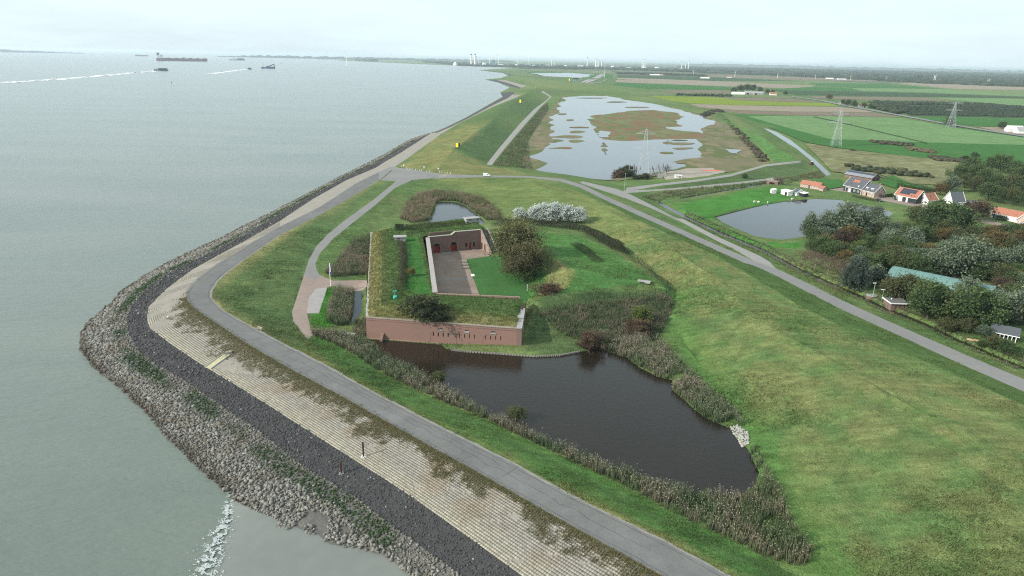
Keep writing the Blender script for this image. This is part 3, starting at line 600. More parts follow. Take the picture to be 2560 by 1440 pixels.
big = order[np.argsort(-(sz[order[:3500]] / d[order[:3500]]))[:290]]
mask = np.ones(len(P), bool); mask[big] = False
V, F, C = stones(P[mask], sz[mask], cols[mask])
tag(link('loose_rocks', mesh_np('loose_rocks', V, F, C), M_stone, STRUCT['rock_slope']), kind='stuff')
protos = []
for i in range(10):
    c = rock_cols(P[big[i::10]], dl[big[i::10]], dw[big[i::10]]).mean(0)
    v, f, cc = stones(np.zeros((1, 3)), np.ones(1), (np.array((.2, .19, .165)) * (.55 + .07 * i))[None]); protos.append(mesh_np('stone', v, f, cc)); protos[-1].materials.append(M_stone)
for j, i in enumerate(big):
    o = bpy.data.objects.new('stone', protos[j % 10]); COL.objects.link(o); o.parent = STRUCT['rock_slope']; o.location = P[i]; o.scale = (sz[i],) * 3; o.rotation_euler = (0, 0, random.random() * 6.28)
# dark stones
rp = REG['dark_stone_slope']; P = sample_poly(rp, 36000); d = np.hypot(P[:, 0], P[:, 1]); keep = rng.random(len(P)) < np.clip((130 / d) ** 1.8, 0, 1); P = P[keep]; d = d[keep]
P = np.column_stack([P, zs_of(P) + .03]); n = len(P)
cols = lerp3((.036, .035, .036), (.088, .084, .084), rng.random(n) ** 1.4); pale = rng.random(n) < .015; cols[pale] = (.30, .30, .29)
edge = np.clip(1 - dist_line(P, UL(DARK_TOP, 3)) / 1.0, 0, 1); cols = lerp3(cols, np.tile((.16, .15, .155), (n, 1)), edge * .35 * rng.random(n))
sz = (.07 + .17 * rng.random(n) ** 2.2) * np.clip(d / 110, 1, 2.4)
V, F, C = stones(P, sz, cols, (OV, OF), .8)
tag(link('dark_basalt_stones', mesh_np('dark_stones', V, F, C), M_stone, STRUCT['dark_stone_slope']), kind='stuff')
# concrete blocks in rows
def resample(Lp, step=None, n=None):
    Pn = np.array([(p.x, p.y) for p in Lp]); 
    for _ in range(2): Pn = np.vstack([Pn[:1], (Pn[:-1] * .75 + Pn[1:] * .25)[0:0], np.column_stack([np.ravel(np.column_stack([Pn[:-1, k] * .75 + Pn[1:, k] * .25, Pn[:-1, k] * .25 + Pn[1:, k] * .75])) for k in (0, 1)]), Pn[-1:]])
    s = np.concatenate([[0], np.cumsum(np.hypot(*np.diff(Pn, axis=0).T))]); n = n or int(s[-1] / step)
    t = np.linspace(0, s[-1], n); return np.column_stack([np.interp(t, s, Pn[:, 0]), np.interp(t, s, Pn[:, 1])])
bot = resample(UL(DARK_TOP[7:], 3.0), step=.5); n = len(bot)
# match every bottom point with a straight line up the slope
topc = resample(UL(ROAD_OUT[8:], 5.0), n=4000)
mt = np.interp(np.arange(n), np.arange(n), np.arange(n))
prev = 0; idx = np.zeros(n, int)
for i in range(n):
    w = slice(prev, min(prev + 60, 4000)); dd = np.hypot(*(topc[w] - bot[i]).T); prev = prev + int(np.argmin(dd)); idx[i] = prev
idx = np.round(np.convolve(np.pad(idx, 12, 'edge'), np.ones(25) / 25, 'valid')).astype(int)
top = topc[np.clip(idx, 0, 3999)]
wid = np.hypot(*(top - bot).T); NR = int(np.median(wid) / .5)
vs, cs = [], []
for r in range(NR):
    v0, v1 = r / NR, (r + 1) / NR
    off = 0.0
    for i in range(n - 1):
        if fbm(np.array([bot[i, 0]]), np.array([bot[i, 1] + r]), 2.3, 2, 33)[0] > .80: continue
        a0 = bot[i] * (1 - off) + bot[i + 1] * off; b0 = bot[min(i + 1, n - 1)] * (1 - off) + bot[min(i + 2, n - 1)] * off
        a1 = top[i] * (1 - off) + top[i + 1] * off; b1 = top[min(i + 1, n - 1)] * (1 - off) + top[min(i + 2, n - 1)] * off
        e = .03
        q = [a0 + (a1 - a0) * (v0 + e / NR), b0 + (b1 - b0) * (v0 + e / NR), b0 + (b1 - b0) * (v1 - e / NR), a0 + (a1 - a0) * (v1 - e / NR)]
        c = (q[0] + q[1] + q[2] + q[3]) / 4; q = [c + (p - c) * .975 for p in q]
        z0 = 3.0 + 2.0 * v0; z1 = 3.0 + 2.0 * v1; h = .012 + .025 * random.random() * (random.random() < .15) + .006 * random.random()
        vs.append([(*q[0], z0 + h), (*q[1], z0 + h), (*q[2], z1 + h), (*q[3], z1 + h), (*q[0], z0 - .05), (*q[1], z0 - .05), (*q[2], z1 - .05), (*q[3], z1 - .05)])
        k = .84 + .3 * random.random(); y = max(0, 1 - v0 * 2.6)
        st = max(0, min(1, (float(vnoise(c[0], c[1], 6, 44)) - .5) * 2.5)) * (1 - y) 
        cs.append(((.250 + .055 * y - .02 * st) * k, (.228 + .048 * y - .04 * st) * k, (.190 + .018 * y - .055 * st) * k))
vs = np.array(vs); cs = np.array(cs); nb = len(vs)
cam_d2 = np.hypot(vs[:, 0, 0] - 0, vs[:, 0, 1]); fr = np.argsort(np.where((vs[:, 0, 1] > 84), cam_d2, 1e9))[:280]
m2 = np.ones(nb, bool); m2[fr] = False
BF = np.array([(0, 1, 2, 3), (0, 4, 5, 1), (1, 5, 6, 2), (2, 6, 7, 3), (3, 7, 4, 0)])
def blocks_mesh(name, sel):
    v = vs[sel].reshape(-1, 3); f = (BF[None] + (np.arange(len(sel)) * 8)[:, None, None]).reshape(-1, 4); return mesh_np(name, v, f, np.repeat(cs[sel], 8, 0))
M_block = mat('concrete_block', attr=True, rough=.9, noise=[(.35, .12), (4, .10)], spec=.15)
tag(link('laid_blocks', blocks_mesh('laid_blocks', np.where(m2)[0]), M_block, STRUCT['block_slope']), kind='stuff')
for i in fr: link('block', blocks_mesh('block', np.array([i])), M_block, STRUCT['block_slope'])
# worn seams and cracks of the sea wall road
_ro = resample(UL(ROAD_OUT[8:], 5.0), n=700); _ri = resample(UL(ROAD_IN[3:], 5.1), n=4000); _dm = np.array([np.argmin(np.hypot(*(_ri - q).T)) for q in _ro]); _rm = _ri[np.maximum.accumulate(_dm)]
M_seam = mat('tar_seam', (.062, .060, .058), .8); M_edge = mat('worn_edge', (.205, .195, .170), .95, noise=[(.8, .25), (4, .2)])
def road_line(name, f, w, m_, a=0, b=700, amp=.02, z=.016, seed=0):
    t = f + (fbm(np.arange(700) * .35, np.zeros(700) + seed, 3, 3, seed) - .5) * amp * 2; c = _ro * (1 - t[:, None]) + _rm * t[:, None]; ww = w * (.4 + 1.2 * vnoise(np.arange(700) * .35, np.zeros(700), 1.5, seed + 7)) / 2; nrm = _rm - _ro; nrm /= np.linalg.norm(nrm, axis=1)[:, None]; zz = 5.0 + .1 * t + z
    A_ = np.column_stack([c - nrm * ww[:, None], zz])[a:b]; B_ = np.column_stack([c + nrm * ww[:, None], zz])[a:b]; n = len(A_); i = np.arange(n - 1); link(name, mesh_np(name, np.vstack([A_, B_]), np.column_stack([i, i + 1, i + 1 + n, i + n])), m_, STRUCT['sea_wall_road'])
for k, (f, a, b) in enumerate([(.14, 60, 700), (.86, 0, 700), (.52, 380, 640), (.70, 420, 560)]): road_line('road_seam', f, .07 if k < 2 else .05, M_seam, a, b, .03 if k < 2 else .10, .016 + .004 * k, 3 + k)
for k, f in enumerate((.015, .975)): road_line('worn_road_edge', f, .5, M_edge, 0, 700, .03, .010 + .002 * k, 30 + k)
for k in range(16):
    i = random.randrange(80, 690); f0, f1 = sorted((random.random(), random.random())); p_, q_ = _ro[i] * (1 - f0) + _rm[i] * f0, _ro[min(i + random.randrange(-3, 4), 699)] * (1 - f1) + _rm[i] * f1; m__ = (p_ + q_) / 2 + rng.normal(size=2) * .15
    MB().bar((*p_, 5.0 + .1 * f0 + .012), (*m__, 5.0 + .05 * (f0 + f1) + .012), .04, .02).bar((*m__, 5.0 + .05 * (f0 + f1) + .012), (*q_, 5.0 + .1 * f1 + .012), .04, .02).build('road_crack', M_seam, STRUCT['sea_wall_road'])
# ------------------------------------------------------------------ the fort
def brick_mat(name, c1, c2, mort, stain, sc=(4.2, 4.2, 4.2)):
    m = bpy.data.materials.new(name); m.use_nodes = True; n, l = m.node_tree.nodes, m.node_tree.links; p = n['Principled BSDF']; p.inputs['Roughness'].default_value = .92; p.inputs['Specular IOR Level'].default_value = .15
    tcn = n.new('ShaderNodeTexCoord'); mpn = n.new('ShaderNodeMapping'); mpn.inputs['Rotation'].default_value = (R(90), 0, 0); mpn.inputs['Scale'].default_value = sc
    l.new(tcn.outputs['Object'], mpn.inputs[0])
    b = n.new('ShaderNodeTexBrick'); b.inputs['Color1'].default_value = (*c1, 1); b.inputs['Color2'].default_value = (*c2, 1); b.inputs['Mortar'].default_value = (*mort, 1); b.inputs['Scale'].default_value = 1.0; b.inputs['Mortar Size'].default_value = .02
    l.new(mpn.outputs[0], b.inputs['Vector'])
    g = n.new('ShaderNodeNewGeometry'); c = b.outputs['Color']
    for s, a, z in ((.22, .7, (.6, .6, 1.4)), (1.6, .35, (1, 1, 2.5)), (6, .25, (1, 1, 1))):
        mm = n.new('ShaderNodeMapping'); mm.inputs['Scale'].default_value = z; l.new(g.outputs['Position'], mm.inputs[0])
        t = n.new('ShaderNodeTexNoise'); t.inputs['Scale'].default_value = s; t.inputs['Detail'].default_value = 5; l.new(mm.outputs[0], t.inputs['Vector'])
        r = n.new('ShaderNodeMapRange'); r.inputs[1].default_value = .42; r.inputs[2].default_value = .72; r.inputs[4].default_value = a; l.new(t.outputs['Fac'], r.inputs[0])
        x = n.new('ShaderNodeMix'); x.data_type = 'RGBA'; l.new(r.outputs[0], x.inputs['Factor']); l.new(c, x.inputs['A']); x.inputs['B'].default_value = (*stain, 1); c = x.outputs['Result']
    l.new(c, p.inputs['Base Color']); MATS[name] = m; return m
M_brick = brick_mat('old_red_brick', (.270, .135, .105), (.225, .115, .092), (.25, .20, .17), (.185, .135, .110))
M_brick2 = brick_mat('weathered_brick', (.225, .125, .100), (.180, .105, .086), (.20, .16, .14), (.130, .095, .082))
M_brick3 = brick_mat('pale_brick', (.30, .205, .155), (.26, .18, .14), (.28, .23, .19), (.24, .18, .14))
M_cope = mat('pale_stone', (.34, .315, .265), .9, noise=[(.8, .25), (4, .25)], bump=(6, .5, .05))
M_cope2 = mat('grey_concrete', (.29, .285, .275), .9, noise=[(.6, .2), (3, .15)], bump=(5, .3, .03))
M_dark = mat('dark_opening', (.012, .011, .010), .9)
M_red = mat('red_door_paint', (.22, .018, .014), .5, noise=[(1.2, .15)])
M_steel = mat('rusty_steel', (.105, .045, .028), .7, noise=[(2, .35)], metal=.2)
M_dkmetal = mat('dark_green_metal', (.020, .030, .024), .55, metal=.3)
M_wood = mat('weathered_wood', (.26, .235, .20), .85, noise=[(3, .2)])
M_white = mat('white_paint', (.78, .78, .76), .5, noise=[(2, .06)])
M_teal = mat('teal_paint', (.05, .42, .30), .45)
M_dgreen = mat('dark_green_paint', (.012, .060, .050), .4)
M_yellow = mat('yellow_board', (.85, .62, .03), .5)
M_black = mat('black_paint', (.015, .015, .017), .5)
M_blue = mat('blue_cloth', (.03, .06, .22), .8)
M_orange = mat('orange_plastic', (.72, .10, .03), .5)
M_galv = mat('galvanised_steel', (.42, .44, .45), .55, metal=.25)

fort = empty('coastal_fort', (FL.x, FL.y, 1.2)); tag(fort, 'red brick coastal fort with grass-covered ramparts and sunken courtyard beside the moat', 'fort')
ORG = Vector((FL.x, FL.y, 1.2))
class Wall:
    """vertical wall from a to b; local x along, -y outwards, z up from z0"""
    def __init__(s, a, b, z0):
        s.a = Vector((a.x, a.y, z0)); d = Vector((b.x - a.x, b.y - a.y, 0)); s.len = d.length; s.e = d.normalized(); s.n = Vector((s.e.y, -s.e.x, 0)); s.z0 = z0; s.ang = math.atan2(s.e.y, s.e.x)
    def uv(s, px, py):
        r_ = ray(px, py); t = (s.a - CAMP).dot(s.n) / r_.dot(s.n); q = CAMP + r_ * t; return (q - s.a).dot(s.e), q.z - s.z0
    def place(s, o, parent=fort):
        o.parent = parent; o.location = s.a - (ORG if parent == fort else Vector((0, 0, 0))); o.rotation_euler = (0, 0, s.ang); return o
def wall_mesh(name, L_, top, holes, depth=.6, thick=1.2):
    """top: function x->z. holes: (x0,x1,z0,z1,arch)"""
    cols_ = [0, L_]; H = []
    for (x0, x1, z0, z1, arch) in holes:
        k = 8 if arch else 1
        for i in range(k):
            xa, xb = x0 + (x1 - x0) * i / k, x0 + (x1 - x0) * (i + 1) / k
            if arch:
                m = ((xa + xb) / 2 - (x0 + x1) / 2) / ((x1 - x0) / 2); rad = min((x1 - x0) / 2, (z1 - z0) * .5); zt = z1 - rad + rad * math.sqrt(max(0, 1 - m * m))
            else: zt = z1
            H.append((xa, xb, z0, zt)); cols_ += [xa, xb]
    for x in np.arange(2, L_, 3.0): cols_.append(x)
    cols_ = sorted(set(round(c, 4) for c in cols_)); mb = MB()
    for xa, xb in zip(cols_[:-1], cols_[1:]):
        m = (xa + xb) / 2; hs = sorted([h for h in H if h[0] - 1e-3 <= m <= h[1] + 1e-3], key=lambda h: h[2]); z = 0
        for h in hs:
            if h[2] > z + 1e-4: mb.add([(xa, 0, z), (xb, 0, z), (xb, 0, h[2]), (xa, 0, h[2])], [(0, 1, 2, 3)])
            mb.add([(xa, depth, h[2]), (xb, depth, h[2]), (xb, depth, h[3]), (xa, depth, h[3])], [(0, 1, 2, 3)])
            mb.add([(xa, 0, h[2]), (xb, 0, h[2]), (xb, depth, h[2]), (xa, depth, h[2])], [(0, 1, 2, 3)]); mb.add([(xa, 0, h[3]), (xb, 0, h[3]), (xb, depth, h[3]), (xa, depth, h[3])], [(3, 2, 1, 0)])
            for xs, key in ((xa, 0), (xb, 1)):
                if not any(abs(o_[1 - key] - xs) < 1e-3 and abs(o_[2] - h[2]) < .01 for o_ in H): mb.add([(xs, 0, h[2]), (xs, depth, h[2]), (xs, depth, h[3]), (xs, 0, h[3])], [(0, 1, 2, 3)])
            z = h[3]
        mb.add([(xa, 0, z), (xb, 0, z), (xb, 0, top(xb)), (xa, 0, top(xa))], [(0, 1, 2, 3)])
        mb.add([(xa, 0, top(xa)), (xb, 0, top(xb)), (xb, thick, top(xb)), (xa, thick, top(xa))], [(0, 1, 2, 3)])
        mb.add([(xa, thick, 0), (xb, thick, 0), (xb, thick, top(xb)), (xa, thick, top(xa))], [(3, 2, 1, 0)])
    for x in (0, L_): mb.add([(x, 0, 0), (x, thick, 0), (x, thick, top(x)), (x, 0, top(x))], [(0, 1, 2, 3)])
    return mb.mesh(name)
# front wall ---------------------------------------------------------------
FRf = Vector((FR.x, FR.y, 0)); WF = Wall(FL, FRf, 0.6); Hf = 6.7
holes = []
def px_hole(w, x0, y0, x1, y1, arch, minw=0.0):
    u0, z1 = w.uv(x0, y0); u1, _ = w.uv(x1, y0); _, z0 = w.uv(x0, y1)
    if u1 - u0 < minw: c = (u0 + u1) / 2; u0, u1 = c - minw / 2, c + minw / 2
    return (u0, u1, max(z0, 0.02), z1, arch)
cr = lambda X, Y, ox, oy, s: (ox + X / s, oy + Y / s)
for X, y0, y1, w in [(1067, 293, 350, 16), (1138, 299, 356, 16), (1210, 304, 360, 16), (1282, 306, 362, 17), (1445, 318, 375, 6), (1520, 322, 380, 6), (1591, 327, 384, 6), (1664, 332, 389, 6), (1829, 339, 398, 6), (1900, 345, 404, 6), (1974, 348, 406, 6), (2047, 352, 410, 6)]:
    a, b = cr(X - w / 2, y0, 900, 780, 5.818), cr(X + w / 2, y1, 900, 780, 5.818); holes.append(px_hole(WF, *a, *b, False, .22))
for X0, X1, y0, y1 in [(1145, 1200, 236, 266), (1527, 1582, 258, 290), (1908, 1970, 280, 312)]:
    a, b = cr(X0, y0, 900, 780, 5.818), cr(X1, y1, 900, 780, 5.818); holes.append(px_hole(WF, *a, *b, False))
fw = link('front_wall', wall_mesh('front_wall', WF.len, lambda x: Hf, holes, .7), M_brick); WF.place(fw)
for i, h in enumerate(holes):
    b = MB(); b.box(((h[0] + h[1]) / 2, .66, (h[2] + h[3]) / 2), (h[1] - h[0] - .02, .05, h[3] - h[2] - .02)); o = b.build('loophole' if i < 12 else 'embrasure', M_dark, fw)
for h in holes[12:]:
    b = MB(); b.box(((h[0] + h[1]) / 2, -.04, h[2] - .05), (h[1] - h[0] + .3, .3, .16)); b.box(((h[0] + h[1]) / 2, .3, h[2] + .13), (h[1] - h[0] - .04, .55, .22)); b.build('embrasure_sill', M_cope2, fw)
for i, x in enumerate((1020, 1400, 1785)):   # traces of relieving arches
    u, _ = WF.uv(*cr(x, 440, 900, 780, 5.818)); pts = [(u, -.012, .4), (u, -.012, 2.6)] + [(u + 1.9 - 1.9 * math.cos(t), -.012, 2.6 + 1.9 * math.sin(t)) for t in np.linspace(.1, 1.35, 8)]
    MB().tube(pts, .035, 5).build('relieving_arch', M_brick2, fw)
b = MB()
x = 0
while x < WF.len:
    w_ = min(random.uniform(.7, 1.6), WF.len - x); b.box((x + w_ / 2, .30, Hf + .06 + random.uniform(-.02, .03)), (w_ - .02, .85, .17)); x += w_
b.build('coping', mat('lichen_coping', (.24, .205, .165), .9, noise=[(.5, .2), (3, .25)]), fw)
b = MB(); b.box((WF.len / 2, -.03, Hf - .62), (WF.len - .1, .06, .12)); b.build('string_course', M_brick2, fw)
u, z_ = WF.uv(957, 842); b = MB(); b.add([(u - .4, 0, 0), (u + .4, 0, 0), (u + .4, -1.7, 0), (u - .4, -1.7, 0), (u - .4, 0, 2.6), (u + .4, 0, 2.6), (u + .4, -1.7, 1.2), (u - .4, -1.7, 1.2)], [(0, 1, 2, 3), (4, 7, 6, 5), (0, 4, 5, 1), (1, 5, 6, 2), (2, 6, 7, 3), (3, 7, 4, 0)]); b.build('sluice_buttress', M_brick2, fw)
b = MB(); b.box((WF.len / 2 - 11, -.05, .64), (WF.len - 24, .22, .3)); b.build('plinth', M_brick3, fw)
# left wall and end wall ---------------------------------------------------
FBt = Vector((FB.x, FB.y, 0)); WL_ = Wall(FBt, Vector((FL.x, FL.y, 0)), .8)
lw = link('left_wall', wall_mesh('left_wall', WL_.len - .02, lambda x: 6.5, [], .5), M_brick3); WL_.place(lw)
x = 0.0; cpm = []
for i in range(4):
    v, f, c_ = stones(np.zeros((1, 3)), np.ones(1), np.array([(.5, .5, .5)])); cpm.append(None)
while x < WL_.len - 1.6:
    w_ = random.uniform(.9, 2.0); b = MB(); b.box((x + w_ / 2, .4 + random.uniform(-.05, .05), 6.5 + .09), (w_ - random.uniform(.02, .15), random.uniform(.7, 1.0), .2), random.uniform(-.05, .05)); b.build('coping_stone', M_cope, lw); x += w_
EN = U(1316, 750, 7.6); ENp = Vector((EN.x, EN.y, 0)); WE = Wall(FRf + Vector((0, .01, 0)), ENp, .6)
ew = link('end_wall', wall_mesh('end_wall', WE.len, lambda x: 6.7, [], .5, 1.3), M_brick2); WE.place(ew)
b = MB(); b.box((3.6, .65, 6.82), (6.8, 1.5, .26)); b.box((11.2, 1.3, 6.95), (8.0, 2.8, .3)); b.box((3.2, -.2, 5.8), (.35, .4, 1.2)); b.build('concrete_coping', M_cope2, ew)
b = MB(); b.tube([(14.2, .8, 7.1), (14.2, .8, 7.9)], .3, 8); b.build('rusty_vent', M_steel, ew)
# earth cover --------------------------------------------------------------
nb_ = Vector((-.414, .91, 0))
RT = [[(917.5,793,7.2),(1100,805,7.2),(1301,819,7.2)],[(1301,819,7.2),(1309,786,7.0),(1314,756,7.4)],[(917.5,793,7.2),(921,700,7.2),(924,640,7.2),(928,582,7.2)],
      [(950,765,9.5),(1000,762,9.6),(1060,766,9.5),(1180,774,9.2),(1285,781,8.3)],[(950,765,9.5),(956,740,10.2),(955,660,10.2),(952,602,10.0)],
      [(988,730,10.2),(1000,712,10.2),(1003,650,10.2),(1000,603,10.0)],[(1022,722,8.75),(1016,700,8.75),(1014,640,8.75),(1013,604,8.75),(1013,592,8.75)],
      [(972,750,9.5),(986,744,8.85),(1005,741,8.8),(1045,742,8.85),(1075,741,8.8)],[(988,730,10.2),(980,740,9.6),(972,750,9.5)],[(990,738,8.8),(1004,728,8.8),(1022,722,8.75)],
      [(1056.5,592,8.72),(1070,660,8.72),(1084,736,8.72)],[(1084,736,8.72),(1090,736.5,8.6),(1200,742,8.4),(1296,748,8.1),(1312,752,7.5)],[(1090,750,9.1),(1190,758,9.0),(1290,764,8.4)],
      [(1056.5,592,8.72),(1062,590,8.8),(1127,585,8.9),(1138,578.5,9.8),(1200,572.5,9.8),(1217,570,9.8)],[(1010,588,8.8),(1060,579,8.9),(1090,575,9),(1200,566,10)],
      [(948,580,9.8),(1000,566,10.6),(1080,557,11),(1150,547,11.4),(1185,549,11.4),(1208,556,10.6)]]
RTw = [UL(q) for q in RT]
cb = RTw[-1]; bk = [p + nb_ * 7.5 for p in cb]; 
for p in bk: p.z = 7.0
RTw.append(bk); RTw.append([RTw[2][-1], bk[0]]); RTw.append([bk[-1], RTw[13][-1]])
hull = RTw[0] + RTw[1][1:] + rev(RTw[11])[1:] + rev(RTw[10])[1:] + RTw[13][1:] + rev(bk) + rev(RTw[2])[:-1]
def roof_tin():
    ov_, of_, ovi_, zs_, _ = cdt(RTw); z_ = [float(np.mean([zs_[k] for k in o])) if o else 8.5 for o in ovi_]
    bt = BVHTree.FromPolygons([Vector((p.x, p.y, z)) for p, z in zip(ov_, z_)], [tuple(f) for f in of_])
    P = sample_poly(hull, 2600)
    ov3, of3, ovi3, zs3, n3 = cdt(RTw + [hull + hull[:1]], [tuple(p) for p in P])
    V3 = np.array([(p.x, p.y) for p in ov3]); Z3 = []
    for p in V3:
        h = bt.ray_cast(Vector((p[0], p[1], 50)), Vector((0, 0, -1))); Z3.append(h[0].z if h[0] is not None else 8.0)
    Z3 = np.array(Z3); T3 = np.array([f for f in of3 if len(f) == 3]); T3 = T3[in_poly(V3[T3].mean(1), P2(hull))]
    ex = np.array([bool(o) and o[0] >= n3 for o in ovi3]); Z3 = Z3 + ex * ((fbm(V3[:, 0], V3[:, 1], 3, 3, 8) - .5) * .5 + (rng.random(len(V3)) - .5) * .12)
    c = lerp3((.055, .110, .030), (.085, .120, .040), fbm(V3[:, 0], V3[:, 1], 5, 3, 3))
    d = np.minimum(dist_line(V3, RTw[0]), dist_line(V3, RTw[2])); s = np.clip(1.35 - d / 5.2, 0, 1); c = lerp3(c, lerp3((.150, .132, .045), (.205, .185, .085), fbm(V3[:, 0], V3[:, 1], 2.5, 3, 6)), s * .88)
    br = np.clip(1 - dist_line(V3, UL([(1008,690,9.4),(1008,640,9.4),(1005,604,9.4)])) / 2.2, 0, 1); c = lerp3(c, np.tile((.075, .075, .045), (len(V3), 1)), br * .8)
    lw_ = in_poly(V3, P2(UL([(1016,725),(1014,592),(1043,590),(1075,735),(1040,737)], 8.75))); c = lerp3(c, np.tile((.032, .120, .022), (len(V3), 1)), lw_ * .9)
    return V3, Z3, T3, c * (.85 + .3 * rng.random(len(V3)))[:, None], bt
V3, Z3, T3, C3, RBT = roof_tin()
a_, b_, c_ = V3[T3[:, 0]], V3[T3[:, 1]], V3[T3[:, 2]]; fl = ((b_[:, 0] - a_[:, 0]) * (c_[:, 1] - a_[:, 1]) - (b_[:, 1] - a_[:, 1]) * (c_[:, 0] - a_[:, 0])) < 0; T3[fl] = T3[fl][:, ::-1]
er = link('grass_rampart', mesh_np('rampart', np.column_stack([V3 - np.array((ORG.x, ORG.y)), Z3 - ORG.z]), T3, C3, True), M_grass, fort)
def rz(x, y):
    h = RBT.ray_cast(Vector((x, y, 50)), Vector((0, 0, -1))); return h[0].z if h[0] is not None else 8.0
def RG(px, py):
    h = RBT.ray_cast(CAMP, ray(px, py).normalized()); return h[0] if h[0] is not None else U(px, py, 8.7)
# back outer skirt
b = MB()
for p, q in zip(bk[:-1], bk[1:]): b.add([p - ORG, q - ORG, Vector((q.x, q.y, 1.5)) - ORG, Vector((p.x, p.y, 1.5)) - ORG], [(0, 1, 2, 3)])
b.build('rear_wall', M_brick2, fort)
# courtyard walls ----------------------------------------------------------
WB = Wall(C_BL, C_BR, 2.0)
us, _ = WB.uv(1128.3, 587.4); ue, _ = WB.uv(1138, 581)
zl, zr = 6.75, 7.9
topf = lambda x: zl if x <= us else (zr if x >= ue else zl + (zr - zl) * (x - us) / (ue - us))
k2 = lambda X, Y: cr(X, Y, 1020, 560, 7.111)
hb = [px_hole(WB, *k2(452, 352), *k2(567, 512), True), px_hole(WB, *k2(757, 322), *k2(868, 482), True), px_hole(WB, *k2(1018, 336), *k2(1057, 410), True), px_hole(WB, *k2(1087, 330), *k2(1127, 440), True), px_hole(WB, *k2(1153, 322), *k2(1195, 400), True)]
for i in (0, 1, 3): hb[i] = (hb[i][0], hb[i][1], 0.02, hb[i][3], True)
bw = link('courtyard_back_wall', wall_mesh('back_wall', WB.len, topf, hb, .55, 1.0), M_brick2); WB.place(bw)
for i, h in enumerate(hb):
    x0, x1, z0, z1 = h[:4]; zc = z0 + (z1 - z0) * (.66 if i < 2 else .93)
    m_ = MB(); y_ = .42
    if i in (0, 1, 3):
        dpt = .06; half = (x1 + x0) / 2
        d_ = empty('red_door', (half, y_, z0)); d_.parent = bw
        for sx in ((-1, 1) if i < 2 else (0,)):
            wl_ = (x1 - x0) / 2 - .03 if i < 2 else x1 - x0 - .04
            b = MB(); b.box((sx * (wl_ / 2 + .012), 0, (zc - z0) / 2), (wl_, dpt, zc - z0 - .02))
            for k in range(1, 4): b.box((sx * (wl_ / 2 + .012), -.035, (zc - z0) * k / 4), (wl_ * .96, .02, .07))
            b.build('door_leaf', M_red, d_)
        if i < 2: b = MB(); b.box((0, .06, (z1 - z0 + zc - z0) / 2), (x1 - x0 - .1, .03, z1 - zc)); b.build('fanlight', M_dark, d_)
        else: b = MB(); b.box((0, .08, (z1 - z0) * .5), (x1 - x0, .02, z1 - z0)); b.build('door_frame', M_dark, d_)
    else:
        w_ = empty('arched_window', ((x0 + x1) / 2, .4, z0)); w_.parent = bw
        b = MB(); b.box((0, .1, (z1 - z0) / 2), (x1 - x0 - .03, .03, z1 - z0 - .03)); b.build('pane', M_dark, w_)
        b = MB(); b.box((0, .05, (z1 - z0) / 2), (.07, .05, z1 - z0 - .1)); b.box((0, .05, (z1 - z0) * .55), (x1 - x0 - .05, .05, .06)); b.build('glazing_bar', M_brick3, w_)
    b = MB(); rad = (x1 - x0) / 2; zc2 = z1 - min(rad, (z1 - z0) * .5)
    pts = [(x0 - .12, -.02, z0), (x0 - .12, -.02, zc2)] + [((x0 + x1) / 2 - (rad + .12) * math.cos(t), -.02, zc2 + (z1 - zc2 + .12) * math.sin(t)) for t in np.linspace(.2, math.pi - .2, 9)] + [(x1 + .12, -.02, zc2), (x1 + .12, -.02, z0)]
    b.tube(pts, .09, 5); b.build('arch_surround', M_brick3, bw)
for x0, x1, z, dz in ((0, us, zl, 0), (ue, WB.len, zr, 0)):
    b = MB(); b.box(((x0 + x1) / 2, .45, z + .07), (x1 - x0, 1.1, .16)); b.build('coping', M_cope, bw)
b = MB(); b.add([(us, -.1, zl), (ue, -.1, zr), (ue, 1.0, zr), (us, 1.0, zl), (us, -.1, zl + .16), (ue, -.1, zr + .16), (ue, 1.0, zr + .16), (us, 1.0, zl + .16)], [(4, 5, 6, 7), (0, 1, 5, 4), (2, 3, 7, 6)]); b.build('ramped_coping', M_cope, bw)
b = MB(); b.box((us + 1.5 - 5, 2.6, zl + .5), (9.5, .5, 1.3)); b.build('parapet', M_brick2, bw)
WCL = Wall(C_FL, C_BL, 2.0); cl = link('courtyard_left_wall', wall_mesh('cl', WCL.len, lambda x: 6.7, [], .5, 1.0), M_brick2); WCL.place(cl)
x = .3
while x < WCL.len - 1:                                   # pale coping slabs
    b = MB(); b.box((x + .98, -.62 + 1.0, 6.78), (1.93, 1.55, .15)); b.build('coping_slab', mat('pinkish_slab', (.33, .29, .27), .9, noise=[(1, .15), (5, .1)]), cl); x += 2.0
WCF = Wall(C_FR, C_FL, 2.0); cf = link('courtyard_front_wall', wall_mesh('cf', WCF.len, lambda x: 6.1 + .55 * x / WCF.len, [], .5, .9), M_brick2); WCF.place(cf)
b = MB(); b.box((WCF.len / 2, .4, 6.5), (WCF.len, .5, .5)); b.build('low_kerb_wall', M_brick3, cf)
